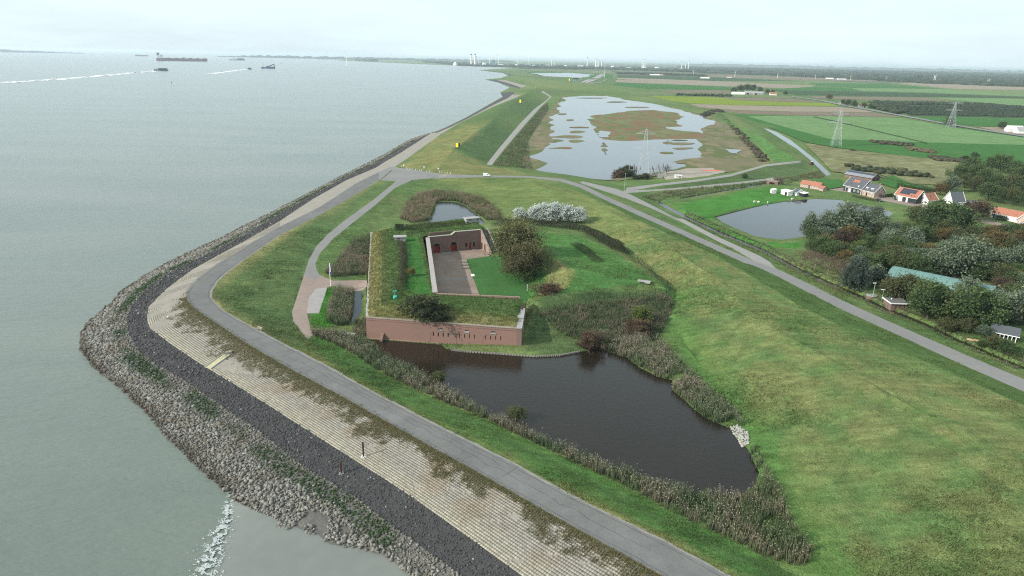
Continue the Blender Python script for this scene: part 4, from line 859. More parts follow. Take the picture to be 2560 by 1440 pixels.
# stairs -------------------------------------------------------------------
WS = Wall(C_BR, C_SE, 2.0); Ls = WS.len
hs_ = [px_hole(WS, *k2(1303, 322), *k2(1325, 432), True, .9), px_hole(WS, *k2(1357, 352), *k2(1379, 460), True, .9)]
hs_ = [(h[0], h[1], .15, h[3], True) for h in hs_]
stw = link('stair_side_wall', wall_mesh('stw', Ls, lambda x: max(.25, zr * (1 - x / Ls)), hs_, .5, .45), M_brick3); WS.place(stw)
for h in hs_:
    b = MB(); b.box(((h[0] + h[1]) / 2, .47, (h[2] + h[3]) / 2), (h[1] - h[0], .04, h[3] - h[2])); b.build('dark_opening', M_dark, stw)
b = MB(); b.add([(0, -.06, zr), (Ls, -.06, .25), (Ls, .5, .25), (0, .5, zr), (0, -.06, zr + .14), (Ls, -.06, .39), (Ls, .5, .39), (0, .5, zr + .14)], [(4, 5, 6, 7), (0, 1, 5, 4), (2, 3, 7, 6)]); b.build('sloping_coping', M_cope2, stw)
NS = 26
for i in range(NS):
    x = Ls * (i + .5) / NS; h = zr * (1 - (i + .5) / NS); b = MB(); b.box((x, .45 + 1.25, h / 2), (Ls / NS - .01, 2.45, h)); b.build('step', mat('worn_step', (.085, .07, .062), .9, noise=[(2, .3)]), stw)
b = MB(); b.add([(-.2, 2.95, 0), (Ls, 2.95, 0), (Ls, 3.35, 0), (-.2, 3.35, 0), (-.2, 2.95, zr + .5), (Ls, 2.95, .6), (Ls, 3.35, .6), (-.2, 3.35, zr + .5)], [(4, 5, 6, 7), (0, 1, 5, 4), (2, 3, 7, 6), (1, 2, 6, 5), (3, 0, 4, 7)]); b.build('stair_parapet', M_brick2, stw)
b = MB(); b.add([(-.2, 2.9, zr + .5), (Ls, 2.9, .6), (Ls, 3.4, .6), (-.2, 3.4, zr + .5), (-.2, 2.9, zr + .62), (Ls, 2.9, .72), (Ls, 3.4, .72), (-.2, 3.4, zr + .62)], [(4, 5, 6, 7), (0, 1, 5, 4), (2, 3, 7, 6)]); b.build('parapet_coping', M_cope2, stw)
# doorstep slabs in the court
for q in ([(600,520),(765,500)], [(905,480),(1100,455)], [(1145,462),(1215,450)]):
    a, c = [U(*k2(*p), 2.0) for p in q]; MB().bar((a.x, a.y, 2.05), (c.x, c.y, 2.05), 1.0, .1).build('pale_threshold', M_cope2, fort, loc=-ORG)
# paler band of setts across the court
a, c = U(*k2(470, 1000), 2), U(*k2(1135, 975), 2); b = MB()
for i in range(150):
    t, s = rng.random(), rng.normal() * .55; p = a.lerp(c, t) + Vector((.1, 1, 0)) * s; b.box((p.x, p.y, 2.012 + .001 * (i % 9)), (.30 + .25 * rng.random(), .28, .03), rng.random())
tag(b.build('granite_setts', mat('setts', (.22, .235, .235), .8, noise=[(4, .2)]), fort, loc=-ORG), kind='stuff')
# concrete bunkers on the ramparts
def bunker(px, py, dims, rz_, label, extra=None):
    p = RG(px, py); o = empty('concrete_bunker', p, rz_); tag(o, label, 'bunker')
    b = MB(); b.box((0, 0, dims[2] / 2 - .4), (dims[0], dims[1], dims[2] + .8)); b.build('chamber', M_cope2, o)
    b = MB(); b.box((0, 0, dims[2] + .13), (dims[0] + .7, dims[1] + .6, .26)); b.build('roof_slab', M_cope2, o)
    b = MB(); b.box((dims[0] / 2 + .01, -.3, dims[2] * .55), (.06, .8, dims[2] * .6)); b.build('doorway', M_dark, o); b = MB(); b.box((-.4, -dims[1] / 2 - .01, dims[2] * .65), (1.3, .06, .3)); b.build('slit_opening', M_dark, o)
bunker(1000, 601, (4.2, 2.6, 1.5), R(10), 'low concrete bunker with a dark side opening beside the fort lawn terrace')
bunker(1176, 553, (4.6, 3.0, 1.3), R(24), 'broken concrete bunker slab on the crest of the rear rampart')
bunker(1192, 553, (1.8, 2.2, 1.6), R(24), 'small concrete turret base at the right end of the rear rampart')
def ground_thing(name, px, py, label, cat, rotz=0, onroof=False, group=None):
    p = RG(px, py) if onroof else G(px, py); o = empty(name, p, rotz); tag(o, label, cat, group); return o
o = ground_thing('concrete_hatch', 1610, 705, 'flat concrete hatch slab on the grassy mound inside the fence', 'hatch', R(-20)); b = MB(); b.box((0, 0, .15), (4.2, 2.0, .5)); b.build('slab', M_cope2, o); b = MB(); b.box((-.4, -1.02, .15), (1.4, .06, .3)); b.build('slot', M_dark, o)
o = ground_thing('viewing_telescope', 988, 746, 'teal coin telescope on a drum base in the rampart corner', 'telescope', 0, True)
b = MB(); b.tube([(0, 0, 0), (0, 0, .75)], .62, 12); b.build('drum_base', M_teal, o); b = MB(); b.tube([(0, 0, .7), (0, 0, 2.0)], .11, 8); b.build('post', M_teal, o); b = MB(); b.tube([(-.55, -.2, 2.15), (.45, .15, 2.3)], [.2, .14], 8); b.box((0, 0, 2.15), (.3, .3, .3)); b.build('telescope_head', M_teal, o)
# picnic tables
def picnic(px, py, rotz, label):
    p = U(px, py, 2.0); o = empty('picnic_table', p, rotz); tag(o, label, 'picnic table', 'picnic tables in the fort courtyard')
    for k in range(4): b = MB(); b.box((0, -.33 + .22 * k, .75), (2.0, .2, .05)); b.build('top_plank', M_wood, o)
    for s in (-1, 1): b = MB(); b.box((0, s * .78, .45), (2.0, .3, .05)); b.build('bench_plank', M_wood, o)
    for s in (-.7, .7): b = MB(); b.bar((s, -.75, 0), (s, -.2, .74), .09); b.bar((s, .75, 0), (s, .2, .74), .09); b.bar((s, -.85, .42), (s, .85, .42), .08); b.build('trestle', M_wood, o)
picnic(1160.5, 656, R(12), 'grey wooden picnic table nearest the red doors, farthest of three')
picnic(1162.5, 663, R(15), 'grey wooden picnic table in the middle of the row of three')
picnic(1164.5, 671, R(10), 'grey wooden picnic table nearest the camera, at the lawn edge')
o = ground_thing('info_panel', 1182, 696, 'white tilted information panel at the courtyard lawn edge', 'information panel', R(20)); o.location.z = 2
b = MB(); b.box((0, 0, .5), (.12, .12, 1.0)); b.build('post', M_black, o); b = MB(); b.add([(-.6, -.35, .95), (.6, -.35, .95), (.6, .35, 1.5), (-.6, .35, 1.5), (-.6, -.35, .9), (.6, -.35, .9), (.6, .35, 1.45), (-.6, .35, 1.45)], [(0, 1, 2, 3), (7, 6, 5, 4), (0, 4, 5, 1), (1, 5, 6, 2), (2, 6, 7, 3), (3, 7, 4, 0)]); b.build('board', M_white, o)
o = ground_thing('white_post', 1318, 728, 'thin white post at the right edge of the courtyard lawn', 'post'); b = MB(); b.tube([(0, 0, 0), (0, 0, 2.2)], .07, 6); b.build('shaft', M_white, o); b = MB(); b.box((0, 0, 2.2), (.3, .1, .25)); b.build('plate', M_white, o)
# fences
def fence(name, pts, step, h, label, cat, matl, zf, rails=3, w=.09, bars=0):
    L_ = pts; o = empty(name, L_[0]); tag(o, label, cat); seg = np.cumsum([0] + [(b2 - a2).length for a2, b2 in zip(L_[:-1], L_[1:])]); P = []; pm = None
    for t in np.arange(0, seg[-1] + .01, step):
        k = min(int(np.searchsorted(seg, t)), len(L_) - 1) or 1; q = L_[k - 1].lerp(L_[k], (t - seg[k - 1]) / (seg[k] - seg[k - 1])); P.append(Vector((q.x, q.y, zf(q.x, q.y))))
    b = MB(); b.box((0, 0, h / 2 - .2), (w, w, h + .4)); pm = b.mesh('post'); pm.materials.append(matl)
    for p in P: q = bpy.data.objects.new('post', pm); COL.objects.link(q); q.parent = o; q.location = p - L_[0]
    for k in range(rails):
        b = MB(); zz = h * (.97 - k * .9 / max(rails - 1, 1))
        for p, q in zip(P[:-1], P[1:]): b.bar(p + Vector((0, 0, zz)) - L_[0], q + Vector((0, 0, zz)) - L_[0], .035)
        b.build('rail', matl, o)
    if bars:
        b = MB()
        for p, q in zip(P[:-1], P[1:]):
            for k in range(bars): c2 = p.lerp(q, (k + .5) / bars) - L_[0]; b.bar(c2 + Vector((0, 0, .1)), c2 + Vector((0, 0, h * .95)), .018)
        tag(b.build('mesh_wires', matl, o), kind='stuff')
    return o
fence('mesh_fence', GL([(1552,622),(1560,628),(1602,658),(1644,701),(1675,722),(1675,732),(1625,739),(1575,742),(1503,752),(1438,765),(1366,782),(1335,784)]), 2.4, 1.9, 'dark green mesh fence with posts running round the fort mound', 'fence', M_dkmetal, hz, 3, .1, 5)
fence('courtyard_railing', [RG(*p) for p in [(1092,737.5),(1200,743),(1294,748.5)]], 3.3, 1.1, 'thin dark post-and-wire railing along the courtyard edge of the front rampart', 'railing', M_dkmetal, rz, 2, .08)
fence('terrace_railing', [RG(*p) for p in [(1016,587),(1060,578),(1092,574)]], 2.6, 1.0, 'green wire railing on the terrace behind the courtyard back wall', 'railing', M_dkmetal, rz, 3, .06, 4)
# flag, cabinet, steel posts, outfall, bench ------------------------------------
o = ground_thing('flagpole', 827, 716, 'white flagpole with a furled blue and white banner beside the fort path', 'flagpole')
b = MB(); b.tube([(0, 0, 0), (0, 0, 8.0)], [.09, .055], 8); b.build('pole', M_white, o)
b = MB(); b.add([(.08, 0, 8.0), (.42, .05, 7.7), (.62, -.05, 4.4), (.25, .1, 3.6), (.1, .12, 8.0), (.42, .2, 7.7), (.6, .12, 4.4), (.25, .25, 3.6)], [(0, 1, 2, 3), (7, 6, 5, 4), (0, 4, 5, 1), (1, 5, 6, 2), (2, 6, 7, 3), (3, 7, 4, 0)]); b.build('blue_banner', M_blue, o)
b = MB(); b.add([(.05, -.03, 8.02), (.24, -.06, 7.95), (.36, -.1, 5.2), (.3, -.02, 5.0), (.05, .02, 8.02), (.2, .03, 7.95), (.3, .02, 5.2), (.2, .05, 5.0)], [(0, 1, 2, 3), (7, 6, 5, 4), (0, 4, 5, 1), (1, 5, 6, 2), (2, 6, 7, 3), (3, 7, 4, 0)]); b.build('white_stripe', M_white, o)
b = MB(); b.tube([(-.12, 0, 0), (-.12, 0, 5.2)], .04, 6); b.build('halyard', mat('pale_yellow', (.7, .68, .4), .6), o)
o = ground_thing('utility_cabinet', 859, 842, 'dark green metal cabinet among the reeds by the fort corner', 'cabinet', R(15)); b = MB(); b.box((0, 0, .85), (.9, .7, 1.7)); b.build('body', M_dgreen, o); b = MB(); b.box((0, 0, 1.74), (1.0, .8, .08)); b.build('lid', M_dgreen, o); b = MB(); b.box((-.1, -.36, 1.35), (.4, .02, .25)); b.build('notice', M_white, o)
o = ground_thing('plank_jetty', 876, 838, 'small grey plank platform beside the green cabinet', 'platform', R(-12))
for k in range(7): b = MB(); b.box((-1.2 + k * .4, 0, .35), (.36, 2.0, .08)); b.build('plank', M_wood, o)
for px, py, h, lab in ((909, 1142, 3.2, 'tall rusty steel post standing on the block paving'), (854, 1184, 2.5, 'shorter rusty steel post standing on the dark stones')):
    o = ground_thing('steel_post', px, py, lab, 'post', R(20)); b = MB(); b.box((0, -.1, h / 2 - .3), (.30, .05, h + .6)); b.box((0, .1, h / 2 - .3), (.30, .05, h + .6)); b.box((0, 0, h / 2 - .3), (.05, .18, h + .6)); b.build('beam', M_steel, o)
    for k in range(7): a = k * .9; b = MB(); b.box((.35 * math.cos(a), .35 * math.sin(a), .05), (.22, .2, .24), a); b.build('footing_stone', M_white if h > 3 else M_cope2, o)
a, c = G(520, 921), G(569, 886); o = empty('outfall_chute', a); tag(o, 'pale concrete drain chute running down the block slope', 'drain chute')
d = (c - a); dn = d.normalized(); sd = Vector((dn.y, -dn.x, 0)).normalized()
b = MB(); b.bar(Vector((0, 0, .08)), d + Vector((0, 0, .08)), 1.9, .12); b.build('channel', mat('algae_concrete', (.40, .36, .22), .9, noise=[(1.5, .15)]), o)
for s in (-1, 1): b = MB(); b.bar(sd * s * 1.0 + Vector((0, 0, .14)), d + sd * s * 1.0 + Vector((0, 0, .14)), .16, .3); b.build('channel_edge', M_cope2, o)
b = MB(); b.box(d + Vector((.2, .15, .35)), (1.5, .7, .8), R(30)); b.build('headwall', M_cope, o); b = MB(); b.tube([d + Vector((-.5, -.2, .45)), d + Vector((.4, .4, .45))], .32, 10); b.build('pipe', M_black, o)
o = ground_thing('park_bench', 649, 825, 'pale wooden bench on the grass beside the sea wall road', 'bench', R(-33))
b = MB(); b.box((0, -.05, .46), (1.9, .45, .08)); b.build('seat', M_wood, o); b = MB(); b.box((0, .25, .75), (1.9, .07, .35)); b.build('backrest', M_wood, o)
for s in (-.7, .7): b = MB(); b.box((s, 0, .22), (.12, .45, .44)); b.box((s, .24, .5), (.1, .07, .8)); b.build('leg', M_cope2, o)
o = empty('timber_edging', U(1160, 879, 1.3)); tag(o, 'pale timber edging of stakes along the fort bank water line', 'edging'); _L = UL([(1128,875),(1160,879),(1250,885),(1338,892),(1400,889),(1448,880)], 1.3); _c = o.location
for _a, _b in zip(_L[:-1], _L[1:]): MB().bar(_a - _c, _b - _c, .25, .5).build('edge_board', M_wood, o)
for _k in range(60):
    _t = _k / 59 * (len(_L) - 1); _i = min(int(_t), len(_L) - 2); _q = _L[_i].lerp(_L[_i + 1], _t - _i) - _c; MB().box(_q + Vector((0, -.2, .1)), (.16, .16, .9)).build('stake', M_wood, o)
_P = sample_poly(UL([(1824,1068),(1842,1066),(1868,1085),(1872,1112),(1856,1118),(1846,1098)], 1.4), 170); _P = np.column_stack([_P, zs_of(_P) + .1]); v, f, c_ = stones(_P, .18 + .2 * rng.random(170), lerp3((.20, .195, .17), (.34, .33, .30), rng.random(170)))
tag(link('pale_rubble', mesh_np('pale_rubble', v, f, c_), M_stone), 'patch of pale rubble stones on the right moat bank', 'rubble', kind='stuff')
# ------------------------------------------------------------------ reeds, tussocks, scrub
def reed_bed(label, poly, dens, h, greens=.4, plume=1.0, world=None, name='reed_bed', seed=0, zf=None, tone=(1, 1, 1)):
    W_ = world if world is not None else GL(poly)
    A_ = poly_area(W_); P = sample_poly(W_, int(A_ * dens)); n = len(P); P = np.column_stack([P, zs_of(P) if zf is None else np.array([zf(*p) for p in P])])
    t = fbm(P[:, 0], P[:, 1], 6, 3, 50 + seed); g = np.clip((t - .5) * 5.5 + greens + .12 + .45 * (rng.random(n) - .5), 0, 1)
    tn = np.asarray(tone)
    base = lerp3((.085, .082, .050), (.055, .082, .040), g) * tn; tip = lerp3((.250, .230, .165), (.140, .175, .095), g) * tn
    hh = h * (.35 + 1.15 * fbm(P[:, 0], P[:, 1], 3.5, 3, 60 + seed))
    parts = [blades(P, hh, np.full(n, .12) * max(1, h / 2.2), base, tip, 6, .34, .40)]
    V, F, C = parts[0]
    if plume > 0:
        k = np.where(rng.random(len(F)) < .38 * plume)[0]; tp = V[F[k, 2]]
        lv, lf, lc = leaves(tp - np.array((0, 0, .08)), np.full(len(k), .27), lerp3((.290, .255, .190), (.200, .205, .130), np.repeat(g, 6)[k]) * tn)
        lt = np.vstack([lf[:, [0, 1, 2]], lf[:, [0, 2, 3]]]); V, F, C = merge([(V, F, C), (lv, lt, lc)])
    o = link(name, mesh_np(name, V, F, C), M_blade); tag(o, label, 'reeds', kind='stuff'); return o
SB = B1[:14]; Sw = MOAT[:18]
reed_bed('long strip of grey-green reeds on the near bank of the moat', None, 3.2, 2.0, .45, 1, UL(SB) + rev(UL(Sw, 1.2)), seed=1)
reed_bed('broad reed patch at the lower right end of the moat', [(1842,1354),(1930,1400),(2005,1420),(2035,1385),(1985,1312),(1950,1238),(1925,1195),(1902,1180),(1890,1222),(1850,1239)], 3.0, 2.0, .40, .7, seed=2, tone=(.95, .95, .9))
reed_bed('pale plumed reed clump bulging into the moat on its far right bank', [(1500,876),(1570,897),(1600,921),(1645,944),(1682,951),(1690,932),(1655,885),(1600,852),(1560,852),(1508,864)], 3.6, 2.3, .30, 1.2, seed=3)
reed_bed('reed fringe along the middle of the right moat bank', [(1677,977),(1712,1002),(1768,1048),(1802,1062),(1828,1048),(1800,1010),(1760,968),(1722,950),(1692,958)], 3.6, 2.1, .42, 1, seed=4)
reed_bed('thin outer line of brown reeds between bank and dike grass', [(1640,842),(1700,905),(1780,978),(1850,1036),(1868,1062),(1850,1064),(1780,1010),(1700,938),(1640,872)], 2.4, 1.7, .35, 1, seed=5)
reed_bed('low reed tuft line at the lower right moat edge', [(1868,1118),(1888,1112),(1935,1195),(1960,1250),(1930,1230),(1898,1178),(1880,1150)], 2.6, 1.4, .55, .4, seed=6)
reed_bed('brown reed bed wrapping the pond behind the fort', [(1002,548),(1012,512),(1048,487),(1090,480),(1150,483),(1200,495),(1238,520),(1256,548),(1218,552),(1196,537),(1165,513),(1140,504),(1105,502),(1089,507),(1084,528),(1070,553),(1030,558)], 2.8, 2.4, .18, .9, seed=7, tone=(1.05, .95, .85))
reed_bed('brown reeds between the curved path and the fort left wall', [(832,694),(812,680),(850,645),(880,607),(924,588),(920,692)], 2.6, 2.0, .30, .8, seed=8, tone=(.9, .88, .85))
reed_bed('square reed bed beside the narrow west moat', [(838,727),(882,722),(886,735),(878,790),(872,812),(842,815),(818,802),(820,770)], 4.0, 2.2, .40, 1.2, seed=9)
reed_bed('dark reeds at the foot of the fort left wall', [(888,802),(914,798),(917,842),(896,846),(880,826)], 3.4, 1.6, .45, .5, seed=10, tone=(.85, .85, .8))
reed_bed('reed strip around the green cabinet at the moat corner', [(775,824),(830,832),(905,852),(938,866),(930,884),(880,884),(830,858),(780,836)], 3.2, 1.8, .35, 1, seed=11)
reed_bed('dark rough scrub and reed on the slope below the mesh fence', [(1345,784),(1500,756),(1668,738),(1686,760),(1660,822),(1640,852),(1560,853),(1505,862),(1450,852),(1400,836)], 3.0, 1.5, .55, .35, seed=12, tone=(.82, .80, .78), name='scrub_growth')
reed_bed('grey-brown thicket along the marsh side of the dike toe path', [(1232,414),(1262,376),(1320,308),(1354,270),(1368,258),(1372,272),(1350,310),(1320,350),(1325,400),(1335,425)], .55, 2.0, .35, .3, seed=13, tone=(.8, .82, .75), name='scrub_growth')
reed_bed('brown reed band along the field ditch below the cross dike path', [(1600,492),(1690,476),(1831,463),(1915,454),(1930,457),(1880,463),(1800,477),(1700,494),(1650,505)], .8, 1.6, .25, .4, seed=14, tone=(.9, .85, .8))
reed_bed('brown reed band along the left bank of the canal', [(1990,440),(2045,427),(2062,438),(2060,445),(1990,455),(1935,462)], .8, 1.5, .3, .4, seed=15, tone=(.85, .8, .75))
dn = shift(DITCH, -1, 5, 1.5); df = shift(DITCH, 5, -6, 1.5)
reed_bed('reed fringe on the village side of the roadside ditch', None, 1.3, 1.1, .45, .5, UL(shift(DITCH[1:14], 3, -3, 1.3)) + rev(UL(shift(DITCH[1:14], 9, -13, 1.9))), seed=16, tone=(.95, .9, .85))
reed_bed('low sedge fringe on the road side of the roadside ditch', None, 1.0, .8, .5, .3, UL(shift(DITCH[1:14], 0, 4, 1.3)) + rev(UL(shift(DITCH[1:14], -3, 8, 1.9))), seed=17)
# grass tussocks over the slopes
tri = T2[(reg < 0) & inside]; cc = V2[tri].mean(1); dd = np.hypot(cc[:, 0], cc[:, 1]); ok = (dd < 300) & (cc[:, 0] < 170); tri = tri[ok]; dd = dd[ok]; cc = cc[ok]
ab = np.abs(np.cross(V2[tri[:, 1]] - V2[tri[:, 0]], V2[tri[:, 2]] - V2[tri[:, 0]])) / 2
w = ab * np.clip(130 / dd, .25, 1.4) ** 2; w[in_poly(cc, P2(hull))] = 0; w[in_poly(cc, P2(UL(MOAT, 1.2)))] = 0; w /= w.sum(); N = 150000
ti = rng.choice(len(tri), N, p=w); r1, r2 = np.sqrt(rng.random(N)), rng.random(N); bw3 = np.column_stack([1 - r1, r1 * (1 - r2), r1 * r2])
P = (V2[tri[ti]] * bw3[:, :, None]).sum(1); Zp = (Z2[tri[ti]] * bw3).sum(1); cg = (GC[tri[ti]] * bw3[:, :, None]).sum(1)
t = fbm(P[:, 0], P[:, 1], 3.2, 3, 70); s = np.clip((t - .50) * 5, 0, 1)
rough_ = np.clip((fbm(P[:, 0], P[:, 1], 16, 3, 71) - .35) * 3, .25, 1)
h = (.18 + .42 * rng.random(N) ** 1.8) * (.7 + .7 * s) * rough_ * np.clip(np.hypot(P[:, 0], P[:, 1]) / 150, .9, 1.5)
tip = cg * 1.3; yy = (rng.random(N) < .16 + .34 * s)[:, None]; tip = np.where(yy, cg * .4 + np.array((.215, .195, .095)) * .8, tip)
V, F, C = blades(np.column_stack([P, Zp]), h, .10 + .14 * rng.random(N), cg * .7, tip, 3, .8, .25)
tag(link('grass_tussocks', mesh_np('tussocks', V, F, C), M_blade), 'rough tussocky grass covering the dike slopes and banks', 'grass', kind='stuff')
# long grass on the fort roof
ab = np.abs(np.cross(V3[T3[:, 1]] - V3[T3[:, 0]], V3[T3[:, 2]] - V3[T3[:, 0]])) / 2; N = 14000; ti = rng.choice(len(T3), N, p=ab / ab.sum())
r1, r2 = np.sqrt(rng.random(N)), rng.random(N); bw3 = np.column_stack([1 - r1, r1 * (1 - r2), r1 * r2]); P = (V3[T3[ti]] * bw3[:, :, None]).sum(1); Zp = (Z3[T3[ti]] * bw3).sum(1); cg = (C3[T3[ti]] * bw3[:, :, None]).sum(1)
lawn_ = in_poly(P, P2(UL([(1018,722),(1014,592),(1045,590),(1078,735),(1040,737)], 8.75))); h = np.where(lawn_, .1, .25 + .4 * rng.random(N)) * np.where(cg[:, 0] > .1, 1.4, 1)
V, F, C = blades(np.column_stack([P, Zp]), h, .08 + .07 * rng.random(N), cg * .8, cg * 1.3, 3, .7, .2)
tag(link('long_grass', mesh_np('fort_grass', V - np.array(ORG), F, C), M_blade, fort), kind='stuff')
# weeds on the block slope
N = 110000; t = rng.random(N); k = (t * (len(bot) - 1)).astype(int); v = 1 - rng.random(N) ** 1.7 * .95; P = bot[k] * (1 - v[:, None]) + top[k] * v[:, None]; fr_ = k / len(bot)
g1 = fbm(P[:, 0], P[:, 1], 7, 3, 80); g2 = fbm(P[:, 0], P[:, 1], 2.0, 3, 81); pxx = np.array([P[:, 0], P[:, 1]])
zone = np.interp(P[:, 1], [84, 95, 103, 112, 122, 135, 150, 165, 178, 190, 210], [.47, .50, .49, .55, .68, .60, .80, .80, .72, .45, .30])
edge_ = np.exp(-((1 - v) * 11 / 1.3) ** 1.2) * .40
prob = np.clip((g1 * .45 + g2 * .55 - .82 + zone * .62 + edge_ - np.clip((.62 - v), 0, 1) * .9) * 6, 0, 1) * (P[:, 1] < 195)
sel = rng.random(N) < prob * np.clip((110 / np.hypot(P[:, 0], P[:, 1])), .4, 1.2) ** 1.0; P = P[sel]; v = v[sel]; n = len(P)
cw = lerp3((.185, .172, .090), (.105, .118, .052), rng.random(n)); br = rng.random(n) < .22; cw[br] = (.165, .115, .070)
V, F, C = blades(np.column_stack([P, 3.0 + 2 * v + .03]), .14 + .26 * rng.random(n), np.full(n, .10), cw * 1.0, cw * 1.45, 4, .9, .2)
tag(link('weeds', mesh_np('weeds', V, F, C), M_blade), 'olive and brown weeds growing between the paving blocks below the road', 'weeds', kind='stuff')
# seaweed strands and drift on the rocks, weeds on the road edge
N = 9000; P = sample_poly(REG['rock_slope'], N); dl = dist_line(P, DLc); g = fbm(P[:, 0], P[:, 1], 9, 3, 12); sel = (rng.random(N) < np.exp(-((dl - 2.1) / 1.4) ** 2) * np.clip(g * 3 - 1.0, 0, 1) * 1.5); P = P[sel]; n = len(P)
V, F, C = blades(np.column_stack([P, zs_of(P) + .25]), .15 + .2 * rng.random(n), np.full(n, .16), np.tile((.022, .045, .014), (n, 1)), np.tile((.05, .085, .028), (n, 1)), 5, 1.4, .3)
tag(link('seaweed', mesh_np('seaweed', V, F, C), M_blade), 'dark green seaweed band on the upper rocks', 'seaweed', kind='stuff')
eg = resample(UL(ROAD_OUT[12:24], 5.0), step=.35); sel = rng.random(len(eg)) < .5 * np.interp(np.arange(len(eg)), [0, 30, len(eg)], [0, 1, .7]); P = eg[sel] + rng.normal(size=(sel.sum(), 2)) * .35 + np.array((.35, .35)); n = len(P)
cw = lerp3((.17, .155, .07), (.10, .115, .045), rng.random(n)); V, F, C = blades(np.column_stack([P, np.full(n, 5.04)]), .12 + .2 * rng.random(n), np.full(n, .09), cw * .7, cw * 1.2, 6, .9, .22)
tag(link('verge_weeds', mesh_np('verge_weeds', V, F, C), M_blade), 'straw weeds along the seaward edge of the road', 'weeds', kind='stuff')

# ------------------------------------------------------------------ trees
KIND = {  # colour a, colour b, crown shape (rx, rz, zc, taper), leaf size, density
    'oak': ((.036, .066, .024), (.092, .135, .050), (.46, .42, .56, .15), .050, 1.0), 'olive': ((.050, .064, .026), (.110, .118, .050), (.44, .42, .56, .2), .050, .9),
    'willow': ((.065, .098, .055), (.185, .225, .150), (.38, .47, .53, .45), .052, 1.0), 'sage': ((.062, .100, .062), (.125, .165, .105), (.42, .42, .52, .3), .050, .9),
    'poplar': ((.070, .095, .062), (.140, .165, .120), (.22, .47, .53, .35), .042, .8), 'autumn': ((.080, .066, .028), (.160, .120, .050), (.44, .40, .58, .1), .050, .9),
    'gold': ((.105, .090, .025), (.190, .155, .045), (.42, .42, .56, .2), .050, .9), 'maroon': ((.058, .044, .030), (.105, .075, .048), (.48, .42, .50, .1), .050, 1.0),
    'bare': ((.105, .075, .055), (.165, .120, .090), (.44, .38, .62, -.1), .036, .38), 'weep': ((.040, .060, .046), (.088, .115, .088), (.36, .50, .50, .45), .045, 1.2),
    'white': ((.25, .29, .24), (.62, .66, .62), (.40, .48, .52, .3), .060, .9), 'court': ((.080, .088, .034), (.175, .172, .078), (.42, .45, .54, .15), .030, 2.6), 'courtdark': ((.055, .056, .024), (.135, .122, .056), (.46, .44, .54, .1), .032, 2.6),
    'bush': ((.030, .042, .020), (.075, .082, .040), (.62, .60, .36, .1), .060, 1.0), 'redbush': ((.075, .050, .032), (.125, .088, .055), (.66, .60, .38, .1), .055, 1.0), 'lime': ((.070, .105, .025), (.13, .165, .05), (.40, .42, .55, .2), .055, .8)}
def tree_proto(kind, seed):
    g = np.random.default_rng(seed); ca, cb, (rx, rz_, zc, tp), ls, dn_ = KIND[kind]; H = 10.0
    nc = int(72 * dn_ ** .5); u = g.normal(size=(nc, 3)); u /= np.linalg.norm(u, axis=1)[:, None]; r = g.random(nc) ** (1 / 2.4)
    cen = u * r[:, None] * np.array((rx, rx, rz_)); cen[:, :2] *= (1 - tp * (cen[:, 2:3] / rz_)); lob = 1 + .28 * np.sin(np.arctan2(u[:, 1], u[:, 0]) * 3 + seed) * (1 - abs(u[:, 2])); cen[:, :2] *= lob[:, None]
    nl = int(56 * dn_ ** .5); C_ = np.repeat(cen, nl, 0) + g.normal(size=(nc * nl, 3)) * np.array((.075, .075, .06)) * (1 if kind not in ('weep',) else np.array((.6, .6, 1.8)))
    C_[:, 2] += zc; C_ = C_[C_[:, 2] > (.02 if 'bush' in kind else .10)] * H
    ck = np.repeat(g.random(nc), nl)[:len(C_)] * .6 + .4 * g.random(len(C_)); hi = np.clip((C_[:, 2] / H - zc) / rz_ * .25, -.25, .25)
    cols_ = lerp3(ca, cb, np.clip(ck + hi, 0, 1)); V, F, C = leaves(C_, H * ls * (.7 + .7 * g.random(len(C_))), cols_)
    if kind != 'bare':
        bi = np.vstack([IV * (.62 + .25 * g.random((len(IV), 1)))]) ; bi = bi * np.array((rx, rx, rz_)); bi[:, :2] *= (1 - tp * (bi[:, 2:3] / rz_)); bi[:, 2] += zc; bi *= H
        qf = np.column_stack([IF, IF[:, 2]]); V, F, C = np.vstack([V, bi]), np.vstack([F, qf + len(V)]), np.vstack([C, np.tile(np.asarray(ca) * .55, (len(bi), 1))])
        tri_ = [tuple(f[:3]) if f[2] == f[3] else tuple(f) for f in F.tolist()]; crown = bpy.data.meshes.new('crown'); crown.from_pydata(V.tolist(), [], tri_); crown.update(); at_ = crown.color_attributes.new('Col', 'FLOAT_COLOR', 'POINT'); c4 = np.ones((len(V), 4), np.float32); c4[:, :3] = C; at_.data.foreach_set('color', c4.ravel())
    else: crown = mesh_np('crown', V, F, C)
    crown.materials.append(M_leaf)
    b = MB(); lean_ = g.normal(size=2) * .25; zt = H * (zc - .02); b.tube([(0, 0, -.4), (lean_[0] * .3, lean_[1] * .3, H * .15), (lean_[0], lean_[1], zt), (lean_[0] * 1.3, lean_[1] * 1.3, H * (zc + rz_ * .6))], [.26, .20, .13, .03], 6)
    for k in range(9 if kind == 'bare' else 6):
        a = k * 2.4 + g.random(); z0 = H * (.16 + .3 * g.random()); e = cen[g.integers(nc)] * H; b.tube([(lean_[0] * .5, lean_[1] * .5, z0), (math.cos(a) * H * rx * .4, math.sin(a) * H * rx * .4, z0 + H * .16), (math.cos(a) * H * rx * .75, math.sin(a) * H * rx * .75, z0 + H * (.28 + .15 * g.random()))], [.10, .06, .02], 5)
    tr = b.mesh('trunk'); tr.materials.append(mat('pale_bark' if kind == 'bare' else 'bark', (.22, .18, .145) if kind == 'bare' else (.075, .062, .050), .9, noise=[(3, .25)])); return tr, crown
PROT = {}
